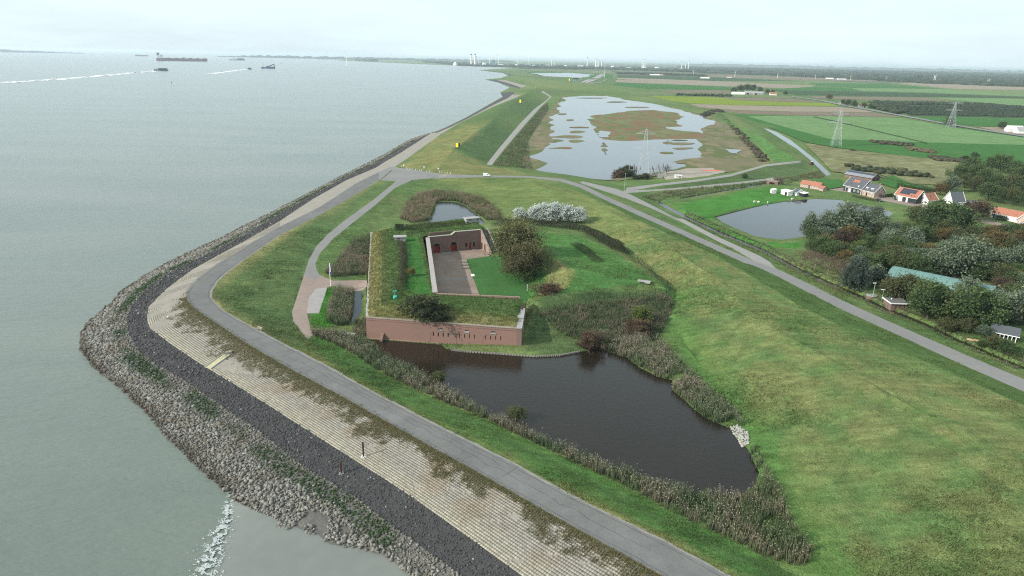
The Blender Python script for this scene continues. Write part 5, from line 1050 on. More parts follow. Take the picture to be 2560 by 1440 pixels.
def tree(kind, p, h, label, group=None, wf=1.0, name='tree', cat='tree'):
    key = (kind, random.randrange(3)); 
    if key not in PROT: PROT[key] = tree_proto(kind, hash_seed(key))
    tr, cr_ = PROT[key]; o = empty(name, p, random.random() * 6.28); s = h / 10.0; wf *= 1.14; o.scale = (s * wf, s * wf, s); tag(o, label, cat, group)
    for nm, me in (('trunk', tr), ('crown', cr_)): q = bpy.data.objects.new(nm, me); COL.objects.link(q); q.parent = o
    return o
def hash_seed(key): return sum(ord(ch) * (i + 3) for i, ch in enumerate(key[0])) * 7 + key[1]
def px2m(px, p): return px * (p - CAMP).dot(_f) / FPX * 1.03
LOOK = {'oak': 'dark green broad tree', 'olive': 'olive-green tree', 'willow': 'silver-leaved willow', 'sage': 'grey-green feathery tree', 'poplar': 'slim grey-green poplar', 'autumn': 'rust-brown autumn tree', 'gold': 'yellow-brown autumn tree',
        'maroon': 'dark maroon-brown tree', 'bare': 'thin reddish half-bare tree', 'weep': 'dark blue-green drooping tree', 'lime': 'bright yellow-green tree', 'bush': 'dark green bush', 'redbush': 'red-brown bush', 'white': 'white-leaved poplar shrub'}
ORD = ['first', 'second', 'third', 'fourth', 'fifth', 'sixth', 'seventh', 'eighth', 'ninth', 'tenth', 'eleventh', 'twelfth', 'thirteenth', 'fourteenth', 'fifteenth', 'sixteenth', 'seventeenth', 'eighteenth', 'nineteenth', 'twentieth']
ORD += [f'{t_}-{o_}' for t_ in ('twenty', 'thirty', 'forty', 'fifty') for o_ in ORD[:9]]
def plant(lst, where, group, cat='tree', name=None):
    lst = sorted(lst); cnt = {}; tot = {}
    for t_ in lst: tot[t_[3]] = tot.get(t_[3], 0) + 1
    for t_ in lst:
        x, y, hp, kd = t_[:4]; wf = t_[4] if len(t_) > 4 else 1.0; p = G(x, y); i = cnt.get(kd, 0); cnt[kd] = i + 1
        rank = 'the only one' if tot[kd] == 1 else f'{ORD[i]} from the left'
        o_ = tree(kd, p, px2m(hp, p), f'{LOOK[kd]} {where}, {rank}', group, wf, name or LOOK[kd].split()[-1], cat); o_['px'] = float(x); o_['py'] = float(y)
plant([(2023,594,62,'willow',.8),(2067,586,58,'willow'),(2114,590,84,'willow',1.1),(2165,568,42,'poplar'),(2184,572,58,'poplar'),(2202,578,42,'willow'),(2035,604,34,'oak',1.3),(2033,632,34,'oak',1.1),(2066,622,38,'autumn'),(2100,612,42,'maroon',1.1),(2105,644,40,'olive',1.2),(2125,652,36,'oak'),(2147,632,34,'lime'),(2226,622,50,'willow'),(2275,628,58,'willow',1.1),(2232,590,38,'sage'),(2260,582,27,'oak',1.2)], 'beside the village pond', 'trees beside the village pond')
plant([(2010,664,44,'bare'),(2037,675,47,'bare'),(2069,686,47,'bare'),(2102,700,50,'bare')], 'in the row along the roadside ditch', 'row of thin trees along the ditch')
plant([(2170,684,52,'oak',1.1),(2210,679,57,'oak'),(2240,684,62,'olive',1.1),(2283,694,62,'oak',1.1),(2187,658,28,'autumn',1.2),(2133,726,78,'weep'),(2112,662,38,'autumn'),(2300,600,37,'oak',1.2),(2325,603,33,'oak'),(2360,608,40,'autumn'),(2386,612,42,'olive'),(2360,694,88,'willow',.9),(2410,694,102,'willow',.95),(2348,654,52,'willow',.8),(2458,628,32,'willow'),(2470,668,52,'sage',1.2),(2493,628,50,'autumn',1.2),(2476,598,36,'autumn',1.2),(2528,620,37,'maroon'),(2500,678,58,'willow'),(2540,676,60,'willow'),(2462,693,36,'gold',1.1),(2510,704,42,'gold',1.2),(2505,736,46,'maroon',1.2)], 'in the village wood', 'trees of the village wood')
plant([(2225,750,60,'olive'),(2262,752,72,'olive'),(2316,798,96,'oak',.95),(2360,802,62,'gold'),(2422,818,102,'oak'),(2456,816,86,'oak'),(2410,764,74,'willow',1.1),(2530,804,82,'willow'),(2490,792,70,'willow'),(2553,808,52,'autumn'),(2545,726,44,'willow')], 'around the green roofed hall', 'trees around the green roofed hall')
plant([(2360,832,42,'olive'),(2415,832,40,'olive'),(2458,846,37,'sage'),(2480,872,37,'olive'),(2508,884,40,'oak'),(2452,870,22,'oak'),(2385,826,30,'olive')], 'on the ditch bank near the veranda shed', 'garden shrubs behind the ditch', 'shrub', 'garden_shrub')
plant([(2292,562,46,'olive',1.2),(2330,580,72,'oak',1.2),(2385,582,76,'oak',1.2),(2443,551,52,'maroon',1.1),(2535,606,47,'oak',1.3),(2345,532,36,'oak'),(2362,542,32,'oak'),(2375,480,42,'willow'),(2350,488,32,'autumn')], 'among the village houses', 'trees among the village houses')
plant([(2395,457,46,'oak'),(2420,442,50,'oak'),(2440,452,42,'oak'),(2475,428,36,'oak'),(2500,432,46,'oak'),(2530,442,42,'oak'),(2548,462,46,'oak'),(2460,472,50,'oak'),(2490,482,46,'oak'),(2520,487,50,'olive'),(2552,492,46,'oak'),(2470,502,46,'oak'),(2500,507,42,'oak'),(2530,512,42,'olive'),(2556,517,38,'oak'),(2410,470,34,'olive'),(2435,478,36,'olive')], 'in the copse behind the village', 'copse behind the village')
plant([(2437,396,16,'oak',1.2),(2412,398,10,'bush',1.6),(2505,322,18,'oak',1.2),(2372,317,24,'oak'),(2072,250,15,'autumn'),(1963,238,11,'oak'),(2132,377,5,'redbush',2.2)], 'standing alone in the fields', 'lone field trees')
plant([(1834,232,14,'oak'),(1850,229,16,'oak',1.2),(1866,227,17,'oak',1.2),(1882,228,16,'oak',1.2),(1900,231,14,'oak'),(1918,234,12,'olive'),(1930,236,12,'oak'),(2105,262,14,'oak'),(2118,265,17,'oak'),(2134,268,17,'oak'),(2160,270,14,'olive'),(2175,272,12,'oak')], 'around the barns far out in the fields', 'trees around the field barns')
plant([(1300,552,32,'white'),(1330,553,34,'white'),(1356,553,44,'white',1.1),(1385,554,48,'white'),(1415,555,42,'white',1.1),(1446,557,40,'white',1.1)], 'in a row behind the bramble hedge', 'white-leaved shrubs behind the fort hedge', 'shrub', 'poplar_shrub')
# fill of the wood and its undergrowth
WOODP = [(2010,612),(2090,600),(2200,585),(2300,575),(2420,590),(2480,605),(2560,575),(2560,905),(2520,885),(2440,850),(2330,800),(2230,735),(2140,715),(2040,660)]
KEEP = [[(2195,690),(2235,660),(2490,720),(2475,785),(2205,725)], [(2195,740),(2270,740),(2270,785),(2195,780)], [(2455,800),(2560,815),(2560,865),(2465,850)], [(2300,618),(2345,612),(2345,655),(2305,650)], [(2435,700),(2485,690),(2485,765),(2440,750)], [(2395,545),(2530,552),(2530,585),(2400,580)], [(2525,705),(2560,705),(2560,765),(2530,760)], [(2000,640),(2060,650),(2130,690),(2130,715),(2000,672)], [(2410,800),(2470,830),(2460,870),(2400,840)]]
_ex = [(o_['px'], o_['py']) for o_ in bpy.data.objects if 'px' in o_]; fl_ = []
for yy in range(590, 795, 15):
    for xx in range(2015, 2560, 17):
        x_, y_ = xx + random.uniform(-6, 6), yy + random.uniform(-5, 5); q = np.array([(x_, y_)])
        if not in_poly(q, WOODP)[0] or any(in_poly(q, k_)[0] for k_ in KEEP) or any(abs(x_ - a_) < 20 and abs(y_ - b_) < 14 for a_, b_ in _ex): continue
        fl_.append((x_, y_, random.uniform(30, 46) * (1 + (y_ - 600) / 500), random.choice(['oak', 'oak', 'sage', 'olive', 'oak', 'olive', 'willow', 'autumn']), 1.1)); _ex.append((x_, y_))
plant(fl_[:90], 'filling the wood behind the others', 'younger trees filling the village wood')
q = sample_poly(WOODP, 700); q = np.array([p for p in q if not any(in_poly(p[None], k_)[0] for k_ in KEEP)]); cp = np.array([G(*p)[:] for p in q]); nl = 55
cc_ = np.repeat(cp, nl, 0) + rng.normal(size=(len(cp) * nl, 3)) * np.array((1.5, 1.5, .5)) + np.array((0, 0, .8)); kc = np.repeat(rng.random(len(cp)), nl)
V, F, C = leaves(cc_, .45 * (.7 + .6 * rng.random(len(cc_))), lerp3((.035, .055, .022), (.095, .105, .045), kc)); tag(link('undergrowth', mesh_np('undergrowth', V, F, C), M_leaf), 'low green undergrowth covering the floor of the village wood', 'undergrowth', kind='stuff')
p = G(1290, 672); p.z = 2; tree('court', p, px2m(126, p), 'tall yellow-olive tree in the fort courtyard behind the lawn', None, .95)
p = G(1313, 700); p.z = 2; tree('courtdark', p, px2m(95, p), 'dark rounded brown-green tree at the foot of the fort mound', None, 1.1)
p = RG(1062, 794); tree('bush', p, px2m(58, p), 'dark green bush spreading over the front rampart of the fort', None, 1.25, 'rampart_bush', 'bush')
p = RG(1100, 800); tree('bush', p, px2m(26, p), 'smaller dark bush at the right foot of the big rampart bush', None, 1.3, 'rampart_bush', 'bush')
p = G(1478, 874); tree('redbush', p, px2m(50, p), 'round reddish brown bush standing at the moat edge', None, .95, 'waterside_bush', 'bush')
p = G(1602, 806); tree('lime', p, px2m(44, p), 'small yellow-green tree in the scrub below the fence', None, 1.2)
p = G(1596, 832); tree('redbush', p, px2m(40, p), 'dark red-brown bush beneath the yellow-green tree', None, 1.3, 'scrub_bush', 'bush')
p = G(1372, 735); tree('redbush', p, px2m(30, p), 'low grey-brown bush on the slope right of the courtyard', None, 1.8, 'slope_bush', 'bush')
p = G(1096, 962); tree('olive', p, px2m(34, p), 'olive bush rising from the reed strip nearer the fort', None, 1.2, 'bank_bush', 'bush')
p = G(1292, 1052); tree('olive', p, px2m(36, p), 'olive bush rising from the middle of the moat reed strip', None, 1.3, 'bank_bush', 'bush')
p = RG(1030, 690); tree('gold', p, px2m(22, p), 'pale straw pampas clump on the fort lawn terrace', None, 1.0, 'pampas_clump', 'grass clump')
p = G(1950, 462); tree('bare', p, px2m(24, p), 'brown leafless bush beside the brick bridge', None, 1.3, 'bridge_bush', 'bush')
p = G(1862, 446); tree('oak', p, px2m(12, p), 'small dark bush on the cross dike slope', None, 1.2, 'dike_bush', 'bush')
# bramble hedge along the back of the mound
def hedge(label, pts, width, h, n, ca, cb, size, zf=hz, name='hedge', cat='hedge', lift=.5):
    L_ = pts; seg = np.cumsum([0] + [(b2 - a2).length for a2, b2 in zip(L_[:-1], L_[1:])]); t = rng.random(n) * seg[-1]; k = np.clip(np.searchsorted(seg, t), 1, len(L_) - 1)
    A_ = np.array([(p.x, p.y) for p in L_]); f = ((t - seg[k - 1]) / (seg[k] - seg[k - 1]))[:, None]; Q = A_[k - 1] * (1 - f) + A_[k] * f; dv = A_[k] - A_[k - 1]; dv /= np.linalg.norm(dv, axis=1)[:, None]; nn_ = np.column_stack([-dv[:, 1], dv[:, 0]])
    s = rng.uniform(-1, 1, n); Q = Q + nn_ * (s * width / 2 * (.75 + .5 * vnoise(t, t * 0, 4, 90)))[:, None]; hh = h * (.65 + .6 * vnoise(Q[:, 0], Q[:, 1], 3.5, 91)) * np.sqrt(np.clip(1 - s * s * .8, .1, 1))
    z = np.array([zf(*q) for q in Q]); zz = z + hh * (1 - rng.random(n) ** 2.2 * .9); c = lerp3(ca, cb, np.clip(fbm(Q[:, 0], Q[:, 1], 2.5, 3, 92) * 1.6 - .3 + .2 * rng.random(n), 0, 1))
    V, F, C = leaves(np.column_stack([Q, zz]), size * (.7 + .6 * rng.random(n)), c); o = link(name, mesh_np(name, V, F, C), M_leaf); tag(o, label, cat); return o
hedge('thick dark bramble hedge curving round the back of the fort mound', GL([(1240,562),(1306,560),(1380,566),(1438,572),(1487,588),(1520,606),(1550,630)]), 9, 2.6, 15000, (.022, .032, .018), (.070, .072, .040), .40)
hedge('dark bramble strip lying across the fort mound', GL([(1440,612),(1470,632),(1495,655)]), 4.5, .9, 2500, (.025, .045, .02), (.06, .085, .035), .3, name='bramble_patch', cat='brambles')
hedge('brown scrubby edge along the inner foot of the left rampart', [RG(*p) for p in [(1006,606),(1008,650),(1007,700),(998,724)]], 3.2, 1.1, 2600, (.05, .05, .03), (.11, .10, .06), .3, rz, 'rampart_scrub', 'scrub')
hedge('dark green bushes at the back left corner of the rear rampart', [RG(*p) for p in [(988,572),(1010,572)]], 3, 1.6, 900, (.025, .05, .02), (.07, .09, .04), .35, rz, 'rampart_scrub', 'scrub')
hedge('rough brown scrub on the front face of the rear rampart', [RG(*p) for p in [(1015,570),(1080,563),(1170,556)]], 3.5, .9, 2600, (.04, .06, .025), (.11, .105, .055), .3, rz, 'rampart_scrub', 'scrub')
hedge('olive clipped hedge before the dormer house', GL([(2130,492),(2160,498),(2188,505)]), 1.6, 1.5, 1500, (.05, .055, .02), (.11, .10, .04), .3)
hedge('dark garden hedge between the dormer house and the solar farmhouse', GL([(2196,494),(2232,490)]), 3, 1.8, 1500, (.02, .035, .018), (.05, .065, .03), .35)
hedge('dark hedge behind the solar farmhouse', GL([(2240,470),(2300,478),(2335,486)]), 5, 3.0, 3000, (.02, .035, .018), (.055, .07, .03), .45)
hedge('green hedge before the orange long house', GL([(2488,548),(2515,553)]), 2.5, 2.2, 1200, (.03, .06, .02), (.06, .10, .035), .35)
hedge('scrub hedge at the far edge of the rough meadow yard', GL([(2200,446),(2270,462),(2330,474)]), 3, 1.6, 1500, (.05, .06, .03), (.10, .10, .055), .4)
# ------------------------------------------------------------------ village
M_tileO = mat('orange_tiles', (.30, .125, .078), .8, noise=[(.6, .15), (1.5, .2), (6, .2)], bump=(5, .4, .05))
M_slate = mat('slate_roof', (.075, .082, .090), .6, noise=[(1.2, .15), (5, .12)])
M_solar = mat('solar_glass', (.022, .030, .052), .25, spec=.6)
M_timber = mat('black_green_boards', (.018, .030, .030), .7, noise=[(2, .2)])
M_render = mat('white_render', (.72, .71, .67), .8, noise=[(1, .06)])
M_glass = mat('window_glass', (.03, .035, .04), .15, spec=.6)
M_hallroof = mat('green_sheet_roof', (.115, .205, .185), .6, noise=[(.3, .15), (2, .12)])
M_creambrick = brick_mat('house_brick', (.42, .31, .255), (.37, .275, .23), (.42, .36, .31), (.34, .26, .22))
def frame_from(a, b):
    A_, B_ = G(*a), G(*b); z = min(A_.z, B_.z); d = Vector((B_.x - A_.x, B_.y - A_.y, 0)); return Vector((A_.x, A_.y, z - .1)), d.length, math.atan2(d.y, d.x)
def window(par, x, y, z, w, h, frame=M_white, side=0):
    f = empty('window', (x, y, z), R(90) if side else 0); f.parent = par
    b = MB(); b.box((0, -.03, 0), (w + .24, .08, h + .24)); b.build('frame', frame, f); b = MB(); b.box((0, -.08, 0), (w, .04, h)); b.build('pane', M_glass, f)
    b = MB(); b.box((0, -.105, 0), (.06, .03, h)); b.box((0, -.105, .1 * h), (w, .03, .05)); b.build('glazing_bar', frame, f)
def gable(name, a, b, W_, hw, hr, wall, roof, label, over=.35, barge=M_white, cat='house', L_=None, rot=None, extra=0):
    p, L0, ang = frame_from(a, b); L_ = L_ or L0; ang = ang if rot is None else rot; o = empty(name, p, ang); tag(o, label, cat)
    m_ = MB(); m_.add([(0, 0, 0), (L_, 0, 0), (L_, W_, 0), (0, W_, 0), (0, 0, hw), (L_, 0, hw), (L_, W_, hw), (0, W_, hw), (0, W_ / 2, hr), (L_, W_ / 2, hr)], [(0, 1, 5, 4), (2, 3, 7, 6), (1, 2, 6, 9, 5), (3, 0, 4, 8, 7)]); w = m_.build('wall', wall, o)
    s = (hr - hw) / (W_ / 2); rf = []
    for sd in (0, 1):
        y0 = -over if sd == 0 else W_ + over; ym = W_ / 2; z0 = hw - over * s; t = .16; x0, x1 = -over, L_ + over
        m_ = MB(); m_.add([(x0, y0, z0), (x1, y0, z0), (x1, ym, hr), (x0, ym, hr), (x0, y0, z0 + t), (x1, y0, z0 + t), (x1, ym, hr + t), (x0, ym, hr + t)], [(0, 1, 2, 3), (7, 6, 5, 4), (0, 4, 5, 1), (1, 5, 6, 2), (2, 6, 7, 3), (3, 7, 4, 0)]); rf.append(m_.build('roof_slope', roof, o))
    if barge:
        for x in (-over - .06, L_ + over + .06):
            for y0, y1 in ((-over - .03, W_ / 2), (W_ + over + .03, W_ / 2)): m_ = MB(); m_.bar((x, y0, hw - over * s + .08), (x, y1, hr + .12), .12, .26); m_.build('bargeboard', barge, o)
        m_ = MB(); m_.box((L_ / 2, -over - .05, hw - over * s + .02), (L_ + 2 * over, .14, .2)); m_.build('gutter', barge, o)
    o['dims'] = (L_, W_, hw, hr, s); return o, w, rf, L_
def on_roof(rf, L_, W_, hw, hr, x, f, w, h, m_, name, t=.20, extra=.04):
    """slab lying on the front slope: x along, f fraction up"""
    s = math.atan2(hr - hw, W_ / 2); sl = math.hypot(hr - hw, W_ / 2); b = MB(); b.box((0, 0, 0), (w, h, extra * 2)); o = b.build(name, m_, rf); d = f * sl; o.location = (x, d * math.cos(s) - .17 * math.sin(s), hw + d * math.sin(s) + .17 * math.cos(s)); o.rotation_euler = (s, 0, 0); return o
# barn house with the year on its roof
W_, hw, hr = 9.0, 3.6, 8.4
o, w, rf, L_ = gable('barn_house', (2108, 476), (2152, 487), W_, hw, hr, M_timber, M_slate, 'black boarded barn house with orange 2005 on its slate roof')
txt = bpy.data.curves.new('year', 'FONT'); txt.body = '2005'; txt.size = 2.6; txt.extrude = .03; txt.align_x = 'CENTER'; txt.align_y = 'CENTER'; txt.offset = .05
to = bpy.data.objects.new('roof_numerals', txt); COL.objects.link(to); to.parent = rf[0]; txt.materials.append(mat('orange_numerals', (.52, .16, .09), .7)); s_ = math.atan2(hr - hw, W_ / 2); sl_ = math.hypot(hr - hw, W_ / 2); d = sl_ * .66; to.location = (L_ * .47, d * math.cos(s_) - .2 * math.sin(s_), hw + d * math.sin(s_) + .2 * math.cos(s_)); to.rotation_euler = (s_, 0, 0)
nm_ = bpy.data.meshes.new_from_object(to); nt = link('roof_numerals', nm_, None, rf[0], to.location.copy()); nt.rotation_euler = (s_, 0, 0); bpy.data.objects.remove(to); nt.name = 'roof_numerals'; to = nt
for x, f in ((L_ * .3, .3), (L_ * .75, .2)): on_roof(rf[0], L_, W_, hw, hr, x, f, .7, .8, M_glass if f > .25 else M_white, 'roof_light')
for x in (L_ * .12, L_ * .27, L_ * .42): b = MB(); b.box((x, -.06, 1.8), (.16, .12, 3.4)); b.build('pale_post', M_white, w)
window(w, L_ * .2, -.02, 2.9, 1.0, .8); window(w, L_ * .35, -.02, 2.9, 1.0, .8); window(w, L_ * .62, -.02, 1.6, 1.2, .8); window(w, L_ * .82, -.02, 1.6, 1.2, .8)
b = MB(); b.box((L_ * .35, -.05, 1.1), (1.3, .08, 2.1)); b.build('door', M_white, w)
b = MB(); b.box((L_ - .2, -.06, 1.75), (.9, .14, 3.5)); b.build('corner_pier', M_creambrick, w)
# brick dwelling with dormers
W2, hw2, hr2 = 8.0, 3.3, 7.2
o, w, rf, L_ = gable('brick_house', (2154, 487), (2190, 492), W2, hw2, hr2, M_creambrick, M_slate, 'pale brick house with two white dormers beside the 2005 barn', L_=9.5, rot=to.parent.parent.rotation_euler[2])
for x in (L_ * .27, L_ * .70):
    d_ = empty('dormer', (x, .7, hw2 + .55)); d_.parent = rf[0]; b = MB(); b.box((0, .8, .55), (1.5, 1.8, 1.3)); b.build('cheek', M_white, d_); b = MB(); b.box((0, .7, 1.25), (1.9, 2.1, .14)); b.build('flat_roof', M_white, d_); b = MB(); b.box((0, -.12, .5), (1.0, .05, .8)); b.build('pane', M_glass, d_)
for x in (.12, .60, .84): window(w, L_ * x, -.02, 1.6, .9, 1.2)
b = MB(); b.box((L_ * .38, -.04, 1.1), (1.0, .08, 2.2)); b.build('door', M_dark, w); window(w, L_ + .02, W2 * .5, 4.9, .5, 1.0, M_white, 1)
b = MB(); b.box((L_ - .6, W2 / 2, hr2 + .5), (.9, .9, 1.5)); b.build('chimney', M_brick, rf[0])
# long barn with panels on its roof
W3, hw3, hr3 = 9.0, 2.2, 4.6
o, w, rf, L_ = gable('long_barn', (2110, 442), (2179, 453), W3, hw3, hr3, M_brick2, mat('grey_sheet', (.19, .20, .21), .6, noise=[(1, .15)]), 'long low dark barn with solar panels behind the 2005 house', barge=M_black, cat='barn')
for i in range(8): on_roof(rf[0], L_, W3, hw3, hr3, L_ * (.06 + .125 * i), .76, L_ * .12, 1.9, M_solar, 'solar_panel')
for i in range(2): b = MB(); b.box((L_ + .03, W3 * (.3 + .4 * i), 1.0), (.06, 2.4, 2.0)); b.build('barn_door', M_timber, w)
# orange roofed cottage by the bridge
o, w, rf, L_ = gable('tiled_cottage', (2000, 467), (2047, 475), 5.5, 2.3, 4.3, M_creambrick, M_tileO, 'long low cottage with orange tiled roof near the brick bridge', barge=None)
for x in (.12, .34, .62, .86): window(w, L_ * x, -.02, 1.3, .7, .9)
b = MB(); b.box((L_ * .48, -.04, 1.0), (.9, .08, 2.0)); b.build('door', M_dgreen, w); b = MB(); b.tube([(L_ * .35, 2.9, 4.2), (L_ * .35, 2.9, 5.2)], .1, 6); b.tube([(L_ * .65, 2.7, 4.2), (L_ * .65, 2.7, 5.0)], .08, 6); b.build('flue', M_galv, rf[0])
o, w, rf, L_ = gable('cottage_annex', (2047, 476), (2060, 479), 3.4, 1.8, 3.0, M_creambrick, M_tileO, 'tiny orange tiled annex at the right end of the long cottage', barge=None, cat='outbuilding', L_=3.2); window(w, 1.6, -.02, 1.0, .6, .7)
# sheds at the pond meadow
def shed(a, dims, rot, wall, roof, label, parts=True, nm='garden_shed'):
    p = G(*a); o = empty(nm, p, rot); tag(o, label, 'shed', 'sheds on the pond meadow'); L_, W_, h = dims; b = MB(); b.box((0, 0, h / 2), (L_, W_, h)); w = b.build('wall', wall, o)
    b = MB(); b.add([(-L_ / 2 - .25, -W_ / 2 - .25, h), (L_ / 2 + .25, -W_ / 2 - .25, h), (L_ / 2 + .25, W_ / 2 + .25, h + .45), (-L_ / 2 - .25, W_ / 2 + .25, h + .45), (-L_ / 2 - .25, -W_ / 2 - .25, h + .12), (L_ / 2 + .25, -W_ / 2 - .25, h + .12), (L_ / 2 + .25, W_ / 2 + .25, h + .57), (-L_ / 2 - .25, W_ / 2 + .25, h + .57)], [(0, 1, 2, 3), (7, 6, 5, 4), (0, 4, 5, 1), (1, 5, 6, 2), (2, 6, 7, 3), (3, 7, 4, 0)]); b.build('roof', roof, o)
    b = MB(); b.box((L_ * .22, -W_ / 2 - .02, h * .42), (L_ * .28, .05, h * .8)); b.build('door', M_dark, w); return o
hrot = to.parent.parent.rotation_euler[2]
shed((1933, 483), (2.6, 2.4, 2.2), hrot, M_render, M_white, 'small white cube shed alone on the meadow')
shed((1966, 487), (6.5, 3.2, 2.4), hrot, M_render, M_white, 'white flat shed with dark doorway left of the gabled shed')
shed((2008, 491), (4.6, 2.8, 2.0), hrot, M_timber, M_white, 'dark open shed with white roof at the pond corner')
o, w, rf, L_ = gable('gabled_shed', (1981, 487), (1996, 490), 5.0, 2.1, 3.8, M_render, M_slate, 'white gabled shed with dark roof between the flat sheds', cat='shed', L_=3.6, rot=hrot)
# white farmhouse with orange roof and solar panels
W5, hw5, hr5 = 8.5, 3.3, 7.3
o, w, rf, L_ = gable('white_farmhouse', (2235, 499), (2289, 510), W5, hw5, hr5, M_timber, M_tileO, 'white and dark farmhouse with solar panels on its orange roof')
for i in range(6):
    for j in range(3):
        if (i in (4, 5) and j == 0): continue
        on_roof(rf[0], L_, W5, hw5, hr5, L_ * (.20 + .115 * i), .33 + .24 * j, L_ * .11, 1.28, M_solar, 'solar_panel')
b = MB(); b.box((L_ * .27, -.05, 1.5), (2.6, .1, 3.0)); b.build('white_panel', M_render, w); b = MB(); b.box((L_ * .45, -.06, 1.5), (2.2, .1, 2.6)); b.build('glass_doors', M_glass, w); b = MB(); b.box((L_ * .58, -.05, 1.5), (1.0, .1, 3.0)); b.build('white_panel', M_render, w); window(w, L_ * .12, -.02, 1.8, .8, 1.0)
for f in (.18, .2): on_roof(rf[0], L_, W5, hw5, hr5, L_ * (.72 if f < .19 else .84), f, .8, .6, M_glass, 'roof_light')
o2, w, rf, L_ = gable('white_annex', (2319, 512), (2319, 500), 6.4, 2.6, 6.0, M_render, M_tileO, 'white gabled annex with orange roof right of the solar farmhouse', L_=8.5, rot=o.rotation_euler[2] + R(90), cat='house')
window(w, -.02, 3.2, 3.4, .7, .8, M_wood, 1); window(w, -.02, 1.8, 1.2, .9, 1.0, M_wood, 1); on_roof(rf[0], L_, 6.4, 2.6, 6.0, 3.5, .5, .8, .9, M_glass, 'roof_light')
# others further along the lane
o, w, rf, L_ = gable('dark_house', (2380, 515), (2405, 518), 8, 2.6, 7.4, M_render, M_slate, 'dark steep roofed house half hidden by trees', L_=7, rot=hrot + R(75)); window(w, L_ * .5, -.02, 1.4, 1.4, 1.0)
o, w, rf, L_ = gable('flat_garage', (2412, 512), (2424, 515), 4, 2.3, 2.9, M_timber, M_slate, 'dark low garage right of the steep roofed house', L_=5, rot=hrot, cat='garage')
o, w, rf, L_ = gable('orange_long_house', (2476, 543), (2548, 558), 7, 2.8, 5.4, M_render, M_tileO, 'long white house with wide orange roof near the right edge'); 
for x in (.06, .16, .3): window(w, L_ * x, -.02, 1.5, 1.0, 1.3)
b = MB(); b.box((L_ * .11, -.05, 1.1), (.9, .08, 2.1)); b.build('door', M_dark, w)
o, w, rf, L_ = gable('brick_gable_house', (2585, 574), (2585, 560), 9, 3.2, 7.6, M_creambrick, M_slate, 'brick house with grey roof and white window at the right edge', L_=11, rot=hrot + R(96)); window(w, -.02, 4.4, 4.6, .9, .9, M_white, 1); window(w, -.02, 6.8, 1.5, 1.6, 1.2, M_white, 1); window(w, -.02, 2.2, 1.5, 1.6, 1.2, M_white, 1)
b = MB(); b.box((-1.4, 6.2, 1.25), (2.6, 4.0, 2.5)); b.build('conservatory', M_white, o); b = MB(); b.box((-1.5, 6.2, 1.3), (2.6, 3.6, 1.4)); b.build('conservatory_glass', M_glass, o)
o, w, rf, L_ = gable('orange_roof_house', (2545, 752), (2605, 768), 8, 2.8, 6.4, M_render, M_tileO, 'house with bright orange roof cut by the right edge among willows'); window(w, L_ * .3, -.02, 1.5, 1.1, 1.1)
# green barrel-roofed hall
p, L_, ang = frame_from((2208, 718), (2466, 776)); o = empty('barrel_hall', p, ang); tag(o, 'long hall with a curved green sheet roof among the trees', 'hall')
Wd, Hh = 13.0, 6.6; prof = [(Wd / 2 - Wd / 2 * math.cos(t), .6 + (Hh - .6) * math.sin(t) ** .8) for t in np.linspace(0, math.pi, 15)]
for k in range(12):
    b = MB(); x0, x1 = L_ * k / 12 + .03, L_ * (k + 1) / 12 - .03
    for (y0, z0), (y1, z1) in zip(prof[:-1], prof[1:]): b.add([(x0, y0, z0), (x1, y0, z0), (x1, y1, z1), (x0, y1, z1)], [(0, 1, 2, 3)])
    b.build('roof_sheet', M_hallroof, o)
    if k in (4, 7): b = MB(); b.box((0, 0, 0), (1.0, 2.2, .08)); q = b.build('rust_patch', M_steel, o); q.location = ((x0 + x1) / 2, Wd * .20, Hh * .80); q.rotation_euler = (R(35), 0, 0)
for x in (.05, L_ - .05): b = MB(); b.add([(x, 0, 0)] + [(x, y, z - .05) for y, z in prof] + [(x, Wd, 0)], [tuple(range(len(prof) + 2))]); b.build('end_wall', M_timber if x > 1 else M_brick2, o)
b = MB(); b.box((L_ / 2, .12, .5), (L_, .2, 1.0)); b.box((L_ / 2, Wd - .12, .5), (L_, .2, 1.0)); b.build('plinth', M_brick2, o)
o, w, rf, L_ = gable('hall_porch', (2196, 716), (2212, 722), 4, 2.2, 3.4, M_wood, M_tileO, 'small tiled porch at the left end of the green hall', L_=4, cat='porch', barge=None)
# flat-roofed pump hut
p, L_, ang = frame_from((2226, 778), (2260, 780)); ang = G(2560, 948); o = empty('brick_hut', G(2228, 777), R(-2)); tag(o, 'flat-roofed brick hut with white roof edge beside the ditch', 'hut')
b = MB(); b.box((2.2, 2.6, 1.2), (5.0, 5.0, 2.6)); w = b.build('wall', M_brick2, o); b = MB(); b.box((2.2, 2.6, 2.6), (6.0, 6.0, .3)); b.build('roof_edge', M_white, o); b = MB(); b.box((2.2, 2.6, 2.77), (5.7, 5.7, .06)); rr_ = b.build('roof_felt', mat('roof_felt', (.12, .115, .11), .9, noise=[(2, .2)]), o); b = MB(); b.tube([(1.2, 3.4, 2.7), (1.2, 3.4, 3.2)], .18, 8); b.build('vent', M_white, rr_)
for k in range(3): b = MB(); b.box((1.2 + k * 1.3, .06, 1.5), (.25, .06, 1.2)); b.build('window_slit', M_glass, w)
